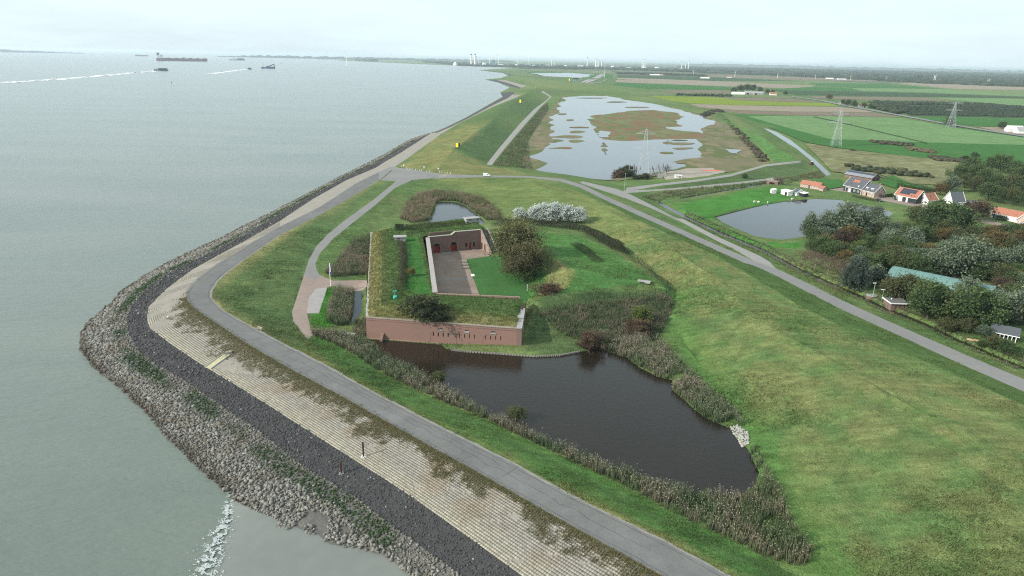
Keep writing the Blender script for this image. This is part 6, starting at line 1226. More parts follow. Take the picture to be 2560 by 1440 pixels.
# veranda shed
p, L_, ang = frame_from((2474, 846), (2540, 860)); o = empty('veranda_shed', p, ang); tag(o, 'garden shed with dark pitched roof and white veranda posts', 'shed')
b = MB(); b.box((L_ / 2, 3.4, 1.2), (L_ - .4, 3.2, 2.5)); b.build('wall', M_timber, o)
for sd in (0, 1):
    y0, y1 = (-.4, 2.8) if sd == 0 else (5.8, 2.8); b = MB(); b.add([(-.4, y0, 2.3), (L_ + .4, y0, 2.3), (L_ + .4, y1, 3.9), (-.4, y1, 3.9), (-.4, y0, 2.42), (L_ + .4, y0, 2.42), (L_ + .4, y1, 4.02), (-.4, y1, 4.02)], [(0, 1, 2, 3), (7, 6, 5, 4), (0, 4, 5, 1), (1, 5, 6, 2), (2, 6, 7, 3), (3, 7, 4, 0)]); b.build('roof_slope', M_slate, o)
b = MB(); b.box((L_ / 2, -.42, 2.3), (L_ + .9, .08, .2)); b.build('gutter', M_white, o)
for k in range(7): b = MB(); b.box((.3 + (L_ - .6) * k / 6, 0, 1.15), (.18, .18, 2.3)); b.build('post', M_white, o)
# lamp posts by the ditch
for px, py, h, lab in ((2181, 746, 5.4, 'taller green lamp post with flat white head beside the ditch'), (2204, 753, 4.0, 'shorter lamp post beside the flat-roofed brick hut')):
    o = ground_thing('lamp_post', px, py, lab, 'lamp post'); b = MB(); b.tube([(0, 0, 0), (0, 0, h)], [.1, .07], 8); b.build('pole', mat('pale_green_pole', (.28, .45, .36), .5), o); b = MB(); b.box((-.25, 0, h + .05), (1.1, .35, .14)); b.build('lamp_head', M_white, o)
o = ground_thing('concrete_well', 2178, 748, 'low round concrete tank beside the taller lamp post', 'tank'); b = MB(); b.tube([(.6, 1.4, -.3), (.6, 1.4, .9)], 1.7, 18); b.build('drum', M_brick2, o); b = MB(); b.tube([(.6, 1.4, .9), (.6, 1.4, 1.0)], 1.8, 18); b.build('lid', M_cope2, o)
o = ground_thing('timber_stack', 2432, 851, 'stack of pale orange timber boards on the bank', 'timber', R(-25))
for k in range(5): b = MB(); b.box((0, -.5 + k * .28, .12 + .1 * (k % 2)), (3.0, .25, .1)); b.build('board', mat('new_timber', (.52, .34, .20), .7), o)
# brick bridge
p, L_, ang = frame_from((1916, 459), (1944, 462)); o = empty('brick_bridge', p, ang); tag(o, 'small brick arch bridge over the field ditch', 'bridge')
o.location.z = 1.0; w = link('arch_face', wall_mesh('bridge', L_, lambda x: 2.6, [(L_ * .25, L_ * .75, .02, 1.7, True)], 2.0, 3.6), M_brick2, o); b = MB(); b.box((L_ / 2, .1, 2.75), (L_ + .6, .4, .3)); b.build('parapet_coping', M_cope2, o); b = MB(); b.box((L_ / 2, 3.5, 2.75), (L_ + .6, .4, .3)); b.build('parapet_coping', M_cope2, o)
# vehicles ------------------------------------------------------------------
M_tyre = mat('tyre', (.02, .02, .02), .8)
def car(px, py, rot, prof, width, paint, glasses, wheels, label, name, cat, r=.32, p=None):
    p = p or G(px, py); o = empty(name, p, rot); tag(o, label, cat); n = len(prof); hwid = width / 2
    b = MB(); vs = []
    for y, ins in ((-hwid, 1), (-hwid * .9, 0), (hwid * .9, 0), (hwid, 1)): vs += [(x * (.985 if ins else 1), y, z if z < .9 else (z - .05 * ins)) for x, z in prof]
    fs = [tuple(reversed(range(n))), tuple(range(3 * n, 4 * n))]
    for k in range(3): fs += [(k * n + i, k * n + (i + 1) % n, (k + 1) * n + (i + 1) % n, (k + 1) * n + i) for i in range(n)]
    b.add(vs, fs); b.build('body', paint, o)
    for (x0, x1, z0, z1, sl0, sl1) in glasses:
        for s in (-1, 1): b = MB(); y = s * (hwid + .012); b.add([(x0, y, z0), (x1, y, z0), (x1 + sl1, y, z1), (x0 + sl0, y, z1), (x0, y - s * .05, z0), (x1, y - s * .05, z0), (x1 + sl1, y - s * .05, z1), (x0 + sl0, y - s * .05, z1)], [(0, 1, 2, 3), (7, 6, 5, 4), (0, 4, 5, 1), (1, 5, 6, 2), (2, 6, 7, 3), (3, 7, 4, 0)]); b.build('side_window', M_glass, o)
    for x in wheels:
        for s in (-1, 1): wv = empty('wheel', (x, s * (hwid - .1), r)); wv.parent = o; b = MB(); b.tube([(0, -.1, 0), (0, .1, 0)], r, 14); b.build('tyre', M_tyre, wv); b = MB(); b.tube([(0, -.115, 0), (0, .115, 0)], r * .58, 10); b.build('rim', M_galv, wv)
    xf = max(x for x, z in prof)
    for s in (-1, 1): b = MB(); b.box((xf - .02, s * hwid * .72, .72), (.06, .3, .16)); b.build('headlight', M_white, o)
    return o
vanp = [(-2.1, .35), (2.15, .35), (2.2, .75), (1.95, 1.0), (1.35, 1.12), (.75, 1.78), (.4, 1.88), (-1.95, 1.88), (-2.15, 1.6), (-2.15, .6)]
va = U(1207, 441, 6.6); vb = U(1226, 441.2, 6.6); vp = (va + vb) / 2; vp.z = hz(vp.x, vp.y) + .03
car(0, 0, math.atan2(vb.y - va.y, vb.x - va.x), vanp, 1.8, mat('white_car_paint', (.80, .80, .79), .3, spec=.5), [(.15, 1.0, 1.15, 1.65, 0, -.35)], (-1.35, 1.4), 'small white delivery van on the dike road', 'delivery_van', 'van', .31, vp)
sed = [(-2.1, .3), (2.1, .3), (2.15, .65), (1.9, .85), (1.0, .98), (.35, 1.42), (-1.0, 1.45), (-1.7, 1.0), (-2.1, .92), (-2.15, .6)]
car(2197, 503, hrot, sed, 1.75, mat('dark_car_paint', (.02, .022, .028), .25, spec=.6), [(-1.2, -.2, .98, 1.36, .3, 0), (-.1, .75, .98, 1.36, 0, -.35)], (-1.3, 1.35), 'dark car parked on the lane beside the pond', 'parked_car', 'car')
car(2424, 541, hrot, sed, 1.75, mat('silver_car_paint', (.55, .56, .57), .3, spec=.6), [(-1.2, -.2, .98, 1.36, .3, 0), (-.1, .75, .98, 1.36, 0, -.35)], (-1.3, 1.35), 'pale car parked beneath the maroon tree', 'parked_car', 'car')
o = ground_thing('farm_tractor', 2028, 412, 'red tractor with white cab on the dike path by the canal', 'tractor', R(120))
b = MB(); b.box((.7, 0, 1.1), (1.7, .8, .8)); b.build('bonnet', mat('tractor_red', (.35, .02, .02), .4), o); b = MB(); b.box((-.5, 0, 1.9), (1.3, 1.3, 1.5)); b.build('cab', M_glass, o); b = MB(); b.box((-.5, 0, 2.7), (1.5, 1.5, .15)); b.build('cab_roof', M_white, o)
for x, r_ in ((-.7, .8), (1.2, .5)):
    for s in (-1, 1): b = MB(); b.tube([(x, s * .6, r_), (x, s * 1.0, r_)], r_, 14); b.build('wheel', M_tyre, o)
# signs ---------------------------------------------------------------------
def beacon(px, py, z, w, h, label):
    p = U(px, py, z); p.z = hz(p.x, p.y); o = empty('beacon_board', p, R(-35)); tag(o, label, 'sign', 'yellow beacon boards on the dike')
    for s, y in ((-1, 0), (1, 0), (1, 1.6), (-1, 1.6)): b = MB(); b.box((s * w / 2, y, h * .65), (.2, .2, h * 1.3)); b.build('leg', M_black, o)
    b = MB(); b.box((0, -.12, h * .92), (w * .96, .12, h * .95)); q = b.build('yellow_face', M_yellow, o); b = MB(); b.box((0, -.1, h * 1.42), (w + .3, .2, .16)); b.box((0, .75, h * 1.40), (w + .2, 1.6, .1)); b.build('frame_top', M_black, o); b = MB(); b.box((w / 2, .8, h * .95), (.14, 1.5, h * .85)); b.build('side_panel', M_black, o)
    b = MB(); b.bar((-.18, -.2, h * .8), (.2, -.2, h * 1.08), .14, .04); b.bar((.2, -.2, h * 1.08), (-.1, -.2, h * 1.08), .14, .04); b.build('black_mark', M_black, q)
beacon(1143, 372, 9.5, 2.4, 3.2, 'yellow beacon board on black legs on the near end of the dike'); beacon(1301, 257, 9.5, 3.2, 4.6, 'yellow beacon board farther along the dike crest'); beacon(1423, 205, 3, 4, 7, 'pale yellow beacon board near the far lock')
for _k, (X, Y) in enumerate([(375,752),(480,787),(510,797),(540,799),(575,807),(600,803),(670,818),(765,828),(798,830),(915,846),(975,851),(1185,868),(1230,873),(1300,883),(1350,886),(1420,890)]):
    o = ground_thing('marker_post', 960 + X / 8.533, 330 + Y / 8.533, f'short white marker post on the junction verge, {ORD[_k]} from the left', 'marker post', group='white marker posts at the junction'); b = MB(); b.box((0, 0, .4), (.22, .22, 1.0)); b.build('stake', M_white, o)
for X, Y, lab in ((420, 775, 'round white traffic sign at the left end of the junction verge'), (1160, 848, 'white sign on a post midway along the junction verge'), (855, 815, 'thin pale road sign pole right of the track mouth')):
    o = ground_thing('road_sign', 960 + X / 8.533, 330 + Y / 8.533, lab, 'road sign'); b = MB(); b.tube([(0, 0, 0), (0, 0, 2.4)], .05, 6); b.build('pole', M_galv, o); b = MB(); b.tube([(0, -.05, 2.1), (0, -.1, 2.1)], .45, 14); b.build('sign_plate', M_white, o)
for i in range(14):
    t_ = i / 13; o = ground_thing('kerb_boulder', 950 + 28 * t_, 451 - 24 * t_, f'dark boulder edging the junction parking, {ORD[i]} from the road', 'boulder', random.random() * 6, group='boulders edging the junction'); v, f, c_ = stones(np.array([(0, 0, .2)]), np.array([.45]), np.array([(.12, .12, .11)])); link('rock', mesh_np('rock', v, f, c_), M_stone, o)
# sheep
M_wool = mat('wool', (.62, .60, .54), .95)
bm = bmesh.new(); bmesh.ops.create_uvsphere(bm, u_segments=10, v_segments=7, radius=1, matrix=Matrix.Translation((0, 0, .62)) @ Matrix.Diagonal((.55, .28, .30, 1)))
bmesh.ops.create_uvsphere(bm, u_segments=8, v_segments=6, radius=1, matrix=Matrix.Translation((.62, 0, .62)) @ Matrix.Rotation(.5, 4, 'Y') @ Matrix.Diagonal((.20, .11, .12, 1)))
for x, y in ((.3, .13), (.3, -.13), (-.32, .13), (-.32, -.13)): bmesh.ops.create_cone(bm, cap_ends=True, segments=6, radius1=.04, radius2=.07, depth=.5, matrix=Matrix.Translation((x, y, .25)))
sm = bpy.data.meshes.new('sheep'); bm.to_mesh(sm); bm.free(); sm.materials.append(M_wool)
for x, y, rz2, lab in ((1886, 507, .3, 'white sheep leftmost on the bright meadow'), (1896, 508, 2.0, 'white sheep second from the left on the bright meadow'), (1919, 509, 1.0, 'white sheep third from the left near the pond edge'), (1980, 500.5, .2, 'white sheep nearest the dark open shed')):
    o = bpy.data.objects.new('sheep', sm); COL.objects.link(o); o.location = G(x, y); o.rotation_euler = (0, 0, rz2); o.scale = (1.4,) * 3; tag(o, lab, 'sheep', 'sheep on the meadow')
# pylons --------------------------------------------------------------------
def pylon(px, py, H_, base, rot, arms, label, ins=False):
    p = G(px, py); o = empty('power_pylon', p, rot); tag(o, label, 'pylon', 'electricity pylons'); sg = [(-1, -1), (1, -1), (1, 1), (-1, 1)]; wz = lambda z: base / 2 * (1 - z / H_) ** 1.15 + .35
    lv = list(np.linspace(0, H_ * .96, 11))
    for k in range(4):
        b = MB()
        for z0, z1 in zip(lv[:-1], lv[1:]): b.bar((sg[k][0] * wz(z0), sg[k][1] * wz(z0), z0), (sg[k][0] * wz(z1), sg[k][1] * wz(z1), z1), .20)
        b.build('leg', M_galv, o)
        j = (k + 1) % 4; b = MB()
        for z0, z1 in zip(lv[:-1], lv[1:]):
            a0, a1 = (sg[k][0] * wz(z0), sg[k][1] * wz(z0), z0), (sg[k][0] * wz(z1), sg[k][1] * wz(z1), z1); c0, c1 = (sg[j][0] * wz(z0), sg[j][1] * wz(z0), z0), (sg[j][0] * wz(z1), sg[j][1] * wz(z1), z1)
            b.bar(a0, c1, .09); b.bar(c0, a1, .09); b.bar(a1, c1, .09)
        b.build('lattice_face', M_galv, o)
    b = MB(); b.bar((0, 0, H_ * .9), (0, 0, H_), .2); b.build('peak', M_galv, o)
    for z, hwd in arms:
        for s in (-1, 1):
            b = MB(); w = wz(z); tip = (s * hwd, 0, z + .2)
            for yy in (-w, w): b.bar((s * w, yy, z), tip, .13); b.bar((s * w, yy, z + 1.9), tip, .11)
            for t_ in (.25, .5, .75): b.bar((s * (w + (hwd - w) * t_), -w * (1 - t_), z + .2 * t_), (s * (w + (hwd - w) * t_), w * (1 - t_), z + 1.9 * (1 - t_)), .1)
            b.build('cross_arm', M_galv, o)
            if ins:
                for f in ((1.0, .62) if hwd > 6 else (.8,)):
                    for e in (-1, 1): b = MB(); b.tube([(s * hwd * f + e * .2, 0, z - .1), (s * hwd * f + e * 1.0, 0, z - 2.4)], .11, 6); b.build('insulator', M_black, o)
pylon(1607, 441, 32.5, 7.5, R(-10), [(28.2, 6.6), (18.5, 8.6)], 'nearest lattice pylon rising from the substation by the lagoon')
pylon(2089, 366, 36, 8.0, R(-12), [(30.2, 7.4), (22.3, 10.4)], 'middle lattice pylon with hanging black insulators in the green field', True)
pylon(2376, 320, 33, 8.5, R(-8), [(30.6, 9.5), (22, 10.5)], 'farthest lattice pylon beside the dark orchard at the right')
# substation
o = empty('substation', G(1620, 440)); tag(o, 'grey steel switchgear frames of the small substation under the nearest pylon', 'substation'); c0 = G(1620, 440)
for x0, x1, y in ((1568, 1596, 432), (1572, 1600, 437), (1622, 1662, 436), (1624, 1664, 442), (1640, 1668, 430)):
    a, c = G(x0, y) - c0, G(x1, y) - c0; n = 6; b = MB(); b.bar(a + Vector((0, 0, 3.4)), c + Vector((0, 0, 3.4)), .35); b.build('gantry_beam', M_galv, o)
    for k in range(n):
        q = a.lerp(c, k / (n - 1)); b = MB(); b.bar(q, q + Vector((0, 0, 3.5)), .22); b.build('gantry_post', M_galv, o); b = MB(); b.tube([q + Vector((0, 0, 3.5)), q + Vector((0, 0, 6.0))], [.24, .14], 7); b.build('insulator', M_black if k % 2 else M_cope2, o)
for x, y in ((1630, 441), (1650, 444), (1580, 440)): b = MB(); q = G(x, y) - c0; b.box(q + Vector((0, 0, 1.2)), (3, 2.2, 2.4)); b.build('transformer', M_cope2, o)
plant([(1546,444,20,'redbush',1.2),(1553,438,18,'bush',1.3),(1570,433,22,'bush',1.3),(1563,441,22,'bush',1.5),(1612,447,14,'bush',1.6),(1666,436,22,'bare',1.0),(1590,448,10,'bush',1.6)], 'around the substation', 'bushes around the substation', 'bush', 'substation_bush')
o = ground_thing('barrier', 1548, 442, 'red and white striped barrier pole beside the substation bushes', 'barrier', R(-12))
for k in range(6): b = MB(); b.box((-2.2 + k * .9, 0, 1.0), (.9, .2, .3)); b.build('stripe', M_white if k % 2 else mat('barrier_red', (.6, .05, .03), .5), o)
for x in (-2.4, 2.3): b = MB(); b.box((x, 0, .5), (.2, .2, 1.0)); b.build('support', M_galv, o)
o = ground_thing('street_lamp', 1561, 474, 'tall thin street lamp at the fork of the lower road', 'street lamp'); b = MB(); b.tube([(0, 0, 0), (0, 0, 9.5)], [.1, .06], 6); b.build('pole', mat('pale_green_pole', (.28, .45, .36), .5), o); b = MB(); b.box((0, -.5, 9.5), (.3, 1.2, .12)); b.build('lamp_head', M_galv, o)
o = ground_thing('site_cabin', 1695, 446, 'white open-sided cabin on the bare sandy yard', 'cabin', R(-8)); b = MB(); b.box((0, 0, 2.2), (5, 2.4, .25)); b.build('roof', M_white, o); b = MB(); b.box((0, .9, 1.1), (4.8, .2, 2.1)); b.build('back_panel', M_white, o)
for x in (-2.2, 0, 2.2): b = MB(); b.box((x, -.9, 1.0), (.2, .2, 2.1)); b.build('post', M_white, o)
o = ground_thing('pipe_stack', 1775, 428, 'stack of long orange pipes on the sandy yard', 'pipes', R(-4))
for k in range(7): b = MB(); b.tube([(-7 + .4 * k, -.9 + k * .35, .3 + .3 * (k % 2)), (7, -.9 + k * .35, .3 + .3 * (k % 2))], .2, 6); b.build('pipe', M_orange, o)
# ------------------------------------------------------------------ far country: fields, marsh, water (flat sheets over the polder)
_lay = [0]
def sheet(name, pts, m_, z=None, jag=0, kind='structure', label=None):
    _lay[0] += 1; z = z if z is not None else 1.84 + .012 * _lay[0]; W_ = UL(pts, z)
    if jag:
        out = []
        for i, (a, b) in enumerate(zip(W_, W_[1:] + W_[:1])):
            n = max(2, int((b - a).length / jag)); d = b - a; nn_ = Vector((-d.y, d.x, 0)).normalized()
            for k in range(n): q = a.lerp(b, k / n); out.append(q + nn_ * (float(fbm(q.x, q.y, jag * 2.2, 3, 5)) - .5) * jag * 1.6)
        W_ = out
    me = bpy.data.meshes.new(name); bm_ = bmesh.new(); vs_ = [bm_.verts.new(p) for p in W_]; bm_.faces.new(vs_); bmesh.ops.triangulate(bm_, faces=bm_.faces[:]); bm_.normal_update()
    for f in bm_.faces:
        if f.normal.z < 0: f.normal_flip()
    bm_.to_mesh(me); bm_.free(); o = link(name, me, m_); tag(o, label, kind=kind); return o
def field_mat(name, col, n=((.012, .10), (.08, .12), (.5, .12)), rows=None):
    return mat(name, col, .95, noise=list(n), spec=.05)
F_green = field_mat('pasture', (.042, .120, .028)); F_light = field_mat('young_crop', (.120, .200, .078), ((.02, .12), (.1, .2), (.4, .15))); F_lime = field_mat('mustard_crop', (.155, .205, .022)); F_brown = field_mat('ploughed', (.165, .130, .095)); F_tan = field_mat('stubble', (.235, .195, .145)); F_dk = field_mat('dark_crop', (.040, .072, .032)); F_pale = field_mat('pale_pasture', (.120, .150, .065)); F_rough = field_mat('rough_meadow', (.155, .155, .075), ((.03, .3), (.12, .35), (.6, .25))); F_sandy = field_mat('sandy_yard', (.30, .265, .22)); F_mown = field_mat('mown_hay', (.165, .165, .062))
def two_tone(name, a, b, c, s1, s2):
    m = mat(name, a, .95, spec=.05); n, l = m.node_tree.nodes, m.node_tree.links; p = n['Principled BSDF']; g = n.new('ShaderNodeNewGeometry'); mp_ = n.new('ShaderNodeMapping'); mp_.inputs['Scale'].default_value = (1, .45, 1); mp_.inputs['Rotation'].default_value = (0, 0, R(-15)); l.new(g.outputs['Position'], mp_.inputs[0]); col = None
    for sc, cc_, lo, hi in ((s1, b, .46, .54), (s2, c, .5, .6)):
        t = n.new('ShaderNodeTexNoise'); t.inputs['Scale'].default_value = sc; t.inputs['Detail'].default_value = 6; t.inputs['Roughness'].default_value = .65; l.new(mp_.outputs[0], t.inputs['Vector']); r = n.new('ShaderNodeMapRange'); r.inputs[1].default_value = lo; r.inputs[2].default_value = hi; l.new(t.outputs['Fac'], r.inputs[0])
        x = n.new('ShaderNodeMix'); x.data_type = 'RGBA'; l.new(r.outputs[0], x.inputs['Factor']); x.inputs['B'].default_value = (*cc_, 1)
        if col is None: x.inputs['A'].default_value = (*a, 1)
        else: l.new(col, x.inputs['A'])
        col = x.outputs['Result']
    l.new(col, p.inputs['Base Color']); return m
F_marsh = two_tone('salt_marsh', (.140, .145, .068), (.165, .105, .058), (.095, .125, .048), .03, .07)
F_marsh2 = two_tone('reed_marsh', (.145, .130, .075), (.095, .115, .045), (.185, .150, .095), .03, .08)
sheet('far_polder_ground', [(1300,171),(1420,172),(1560,180),(1740,186),(2000,200),(2560,224),(2560,178),(2000,166),(1500,158),(1200,160)], field_mat('far_farmland', (.085, .105, .055), ((.001, .4), (.004, .4), (.02, .2))))
FIELDS = [(F_green, [(1835,285),(2060,291),(2260,296),(2400,319),(2560,340),(2560,420),(2420,402),(2300,393),(2180,379),(2085,368),(2010,354),(1945,327),(1880,302)]),
 (F_light, [(1868,290),(1980,289.5),(2111,291),(2252,295),(2400,321),(2560,344),(2560,362),(2460,360),(2318,356),(2180,351),(2074,347),(1990,325),(1915,304)]),
 (F_rough, [(2008,356),(2085,369),(2180,381),(2300,395),(2430,404),(2450,425),(2390,438),(2350,462),(2270,458),(2200,436),(2110,432),(2080,428),(2042,388)]),
 (F_lime, [(1600,240),(1700,241),(1790,243),(1851,251),(2074,258),(2097,265),(1950,264),(1800,261.5),(1720,258),(1660,250)]), (F_brown, [(1785,243),(1980,247),(2074,257),(1855,250.5)]),
 (F_tan, [(1725,260),(1950,265.5),(2097,267),(2150,273),(2190,281),(1980,279),(1840,275),(1750,268)]), (F_brown, [(1752,269),(1840,276),(1980,280),(2190,282),(2255,293),(2111,290),(1980,288),(1850,283.5),(1808,277)]),
 (F_pale, [(1555,228),(1660,229),(1690,237),(1600,238.5),(1545,235)]), (F_green, [(1538,206),(1700,211),(1828,217),(1828,225.5),(1560,221.5),(1530,213)]), (F_brown, [(1560,222.5),(1828,226.5),(1825,232.5),(1680,232),(1560,227.5)]), (F_pale, [(1690,234),(1825,233.5),(1980,240),(1985,246),(1790,242),(1690,240)]),
 (F_tan, [(1545,194),(1780,202.5),(2040,214.5),(2010,222),(1830,216.5),(1538,205.5)]), (F_dk, [(1540,187),(1740,191),(2020,203),(1780,201.8),(1545,193.5)]), (F_brown, [(1540,182),(1740,186),(2000,193),(2200,200),(2180,204),(1990,200),(1740,190),(1540,186)]), (F_green, [(2022,207),(2212,209),(2360,222),(2130,219.5),(2040,214)]),
 (F_light, [(2130,220.5),(2360,223),(2560,238.5),(2560,241),(2300,231),(2150,227)]), (F_dk, [(1933,226),(2146,228.5),(2300,232),(2560,242),(2560,246),(2343,242.5),(1990,237)]), (F_green, [(1935,223),(2040,216),(2130,221),(2150,227.5),(1935,225.5)]), (F_brown, [(2022,240),(2310,243.5),(2392,252),(2146,249),(2040,246)]), (F_light, [(2317,244),(2560,247.5),(2560,266),(2441,255.5)]), (F_green, [(1985,238),(2343,243),(2310,243),(2022,240)]),
 (F_tan, [(2225,206),(2380,208),(2560,216),(2560,225),(2400,223),(2360,220)]), (F_dk, [(2165,254),(2320,256),(2440,257),(2560,267),(2560,295),(2400,291),(2277,290),(2231,270)]), (F_green, [(2277,292),(2400,293),(2560,297),(2560,319),(2441,315),(2392,310)]), (F_tan, [(2441,316.5),(2560,320),(2560,337),(2500,330)]),
 (F_pale, [(1300,172),(1420,173.5),(1530,178),(1535,185),(1400,179),(1290,176)]), (F_green, [(1310,178),(1400,180),(1530,186),(1528,198),(1400,193),(1340,186)]), (F_brown, [(1380,219),(1450,217),(1540,214),(1552,225),(1470,229),(1395,226)]), (F_marsh2, [(1395,228),(1470,231),(1545,230),(1550,238),(1445,239),(1385,242)]),
 (F_mown, [(1882,352),(1900,352),(1955,412),(1935,415),(1908,380)]), (F_green, [(2230,437),(2270,455),(2335,470),(2300,482),(2240,472),(2195,455)]), (F_green, [(2005,452),(2100,448),(2110,466),(2060,474),(2010,462)]), (F_mown, [(1915,441),(1990,433),(2040,422),(2045,430),(1990,440),(1925,450)])]
for m_, pts in FIELDS: sheet('field_ground', pts, m_)
sheet('marsh_ground', [(1372,250),(1400,240),(1690,262),(1780,288),(1868,345),(1928,410),(1850,428),(1700,436),(1640,440),(1545,452),(1480,448),(1345,428),(1300,418),(1320,360),(1345,310)], F_marsh2)
sheet('sandy_yard_ground', [(1660,432),(1720,422),(1790,420),(1815,428),(1740,446),(1660,452)], F_sandy, jag=8)
LAG = [(1415,242),(1445,240),(1520,240),(1580,252),(1650,262),(1690,272),(1750,290),(1780,302),(1775,310),(1752,325),(1760,345),(1766,360),(1742,385),(1740,392),(1697,405),(1710,415),(1690,421),(1640,426),(1560,436),(1528,447),(1490,445),(1345,425),(1335,385),(1355,360),(1370,335),(1388,320),(1380,295),(1395,280),(1400,260)]
lag = sheet('lagoon_water', LAG, water_mat('lagoon_water', (.060, .070, .072), .13, .5, 2.2, .02), jag=16)
def isle(pts, m_, h=.35, jag=7): 
    o = sheet('marsh_island_ground', pts, m_, jag=jag); return o
isle([(1475,290),(1515,285),(1575,277),(1630,275),(1684,281),(1708,292),(1690,302),(1700,316),(1670,318),(1690,326),(1740,330),(1768,338),(1755,346),(1720,348),(1630,348),(1560,353),(1515,348),(1496,340),(1480,315)], F_marsh, jag=12)
for cx_, cy_, rx, ry, m_ in [(1440,330,22,3.5,F_marsh),(1425,342,42,4,F_marsh2),(1440,353,24,4,F_marsh),(1400,370,32,2.5,F_marsh),(1385,352,24,4,F_marsh2),(1667,357,14,4,F_marsh),(1705,359,30,3.5,F_marsh2),(1706,371,24,3.5,F_marsh2),(1670,382,16,2.5,F_marsh),(1510,361,3.5,5,F_marsh),(1511,375,5,4.5,F_marsh),(1514,383,4,3,F_marsh),(1480,245,40,1.2,F_marsh2),(1540,255,25,1.6,F_marsh),(1590,268,30,1.5,F_marsh2),(1425,300,10,2,F_marsh2),(1405,285,12,2,F_marsh2),(1705,405,14,3,F_marsh2),(1450,318,24,1.3,F_marsh),(1690,350,26,1.3,F_marsh2)]:
    isle([(cx_ + rx * math.cos(t) * (1 + .15 * math.sin(3 * t + cx_)), cy_ + ry * math.sin(t)) for t in np.linspace(0, 2 * math.pi, 14)[:-1]], m_, jag=6)
isle([(1500,327),(1530,330),(1520,343),(1500,345),(1490,338)], lag.data.materials[0], jag=6)
sheet('brackish_water', [(1330,183),(1420,182),(1480,186),(1475,192),(1420,197),(1370,192)], lag.data.materials[0], jag=40); sheet('brackish_water', [(1345,203),(1385,203),(1420,206),(1380,209)], lag.data.materials[0], jag=15); sheet('brackish_water', [(1812,372),(1850,374),(1845,384),(1828,382)], lag.data.materials[0], jag=5); sheet('brackish_water', [(1400,226),(1430,225),(1430,228),(1402,229)], lag.data.materials[0], jag=10)
# field roads
def strip(name, pts, wpx, m_): sheet(name, [(x, y - wpx / 2) for x, y in pts] + [(x, y + wpx / 2) for x, y in reversed(pts)], m_)
strip('field_road', [(2060,252),(2110,263),(2190,277),(2290,295),(2400,315),(2560,340)], 3.2, M_asph2); strip('field_road', [(1980,241),(2060,252)], 2, M_asph2); strip('dark_field_line', [(2033,291),(2100,305),(2200,329),(2318,357)], 1.1, field_mat('dark_line_green', (.03, .06, .025)))  # last strip: thin straight dark green line across the field
strip('field_road', [(1350,216),(1400,208),(1440,209),(1500,207),(1520,197)], 1.6, M_conc); strip('lock_road', [(1462,207),(1480,200),(1500,190),(1512,183)], 4, M_asph2)
# ------------------------------------------------------------------ far woods (read as one mass)
def woods(label, poly, n, h, ca, cb, sx=2.4):
    q = sample_poly([(p[0], p[1]) for p in poly], n); W_ = np.array([U(x, y, 1.9)[:] for x, y in q]); d = np.hypot(W_[:, 0], W_[:, 1])
    hh = h * (.5 + .8 * rng.random(n)); s = hh * (sx + 1.5 * rng.random(n)) / 2 * np.clip(d / 2500, .7, 2.2)
    bv, bf = IV, IF; nv = len(bv); X = bv[None] * (.7 + .6 * rng.random((n, nv, 1))); X = X * np.column_stack([s, s, hh * .55])[:, None, :]; X[..., 2] += (hh * .5)[:, None]; V = (X + W_[:, None, :]).reshape(-1, 3)
    C = np.repeat(lerp3(ca, cb, rng.random(n)), nv, 0) * (.7 + .6 * rng.random((n * nv, 1))); F = (bf[None] + (np.arange(n) * nv)[:, None, None]).reshape(-1, 3)
    o = link('far_woodland', mesh_np('woods', V, F, C), M_leaf); tag(o, label, 'woodland', kind='stuff')
GA, GB = (.022, .038, .020), (.055, .072, .034)
woods('dark wooded belt below the industry on the horizon', [(1060,155),(1200,160),(1300,163),(1500,168),(1740,175),(1740,181),(1500,173.5),(1300,168.5),(1160,164.5)], 1500, 13, GA, GB)
woods('broad wooded country stretching along the right horizon', [(1700,166),(1900,170),(2200,176),(2560,184),(2560,200),(2200,192),(1900,182),(1700,176)], 3400, 12, GA, GB)
woods('scattered trees and orchards before the right horizon', [(1740,182),(2000,192),(2225,203),(2560,212),(2560,200),(2200,194),(1900,184)], 700, 10, GA, GB)
woods('village trees at the far right', [(2210,200),(2400,202),(2560,208),(2560,218),(2400,212),(2230,206)], 420, 10, GA, GB)
woods('thin hedge line of trees before the dark crops', [(1540,183),(1640,185),(1760,189),(1760,191),(1640,187.5),(1540,185)], 160, 7, GA, GB)
woods('hedge trees along the lime green field', [(1690,237),(1830,240),(1830,242.5),(1690,239)], 90, 4, GA, GB)
woods('bushy plot beside the field road orchard', [(2175,262),(2260,266),(2300,275),(2240,285),(2190,274)], 260, 4.5, GA, GB)
woods('dark orchard tree rows', [(2232,268),(2440,262),(2560,270),(2560,293),(2400,290),(2277,288)], 2600, 2.3, (.030, .048, .028), (.050, .068, .040), 1.6)
woods('orchard hedge beyond the farm road', [(2170,254),(2320,257),(2440,259),(2560,268),(2560,272),(2320,262),(2180,262)], 700, 3.2, (.034, .048, .030), (.055, .066, .042))
woods('dark scrub on the tip of the inner dike', [(1750,288),(1775,280),(1800,276),(1808,282),(1790,284),(1765,292)], 160, 3, (.030, .034, .022), (.060, .058, .035))
woods('scrub along the foot of the inner dike', [(1800,290),(1830,310),(1868,345),(1905,385),(1928,408),(1900,405),(1870,370),(1840,335),(1805,300)], 150, 1.8, (.05, .055, .03), (.10, .085, .05))
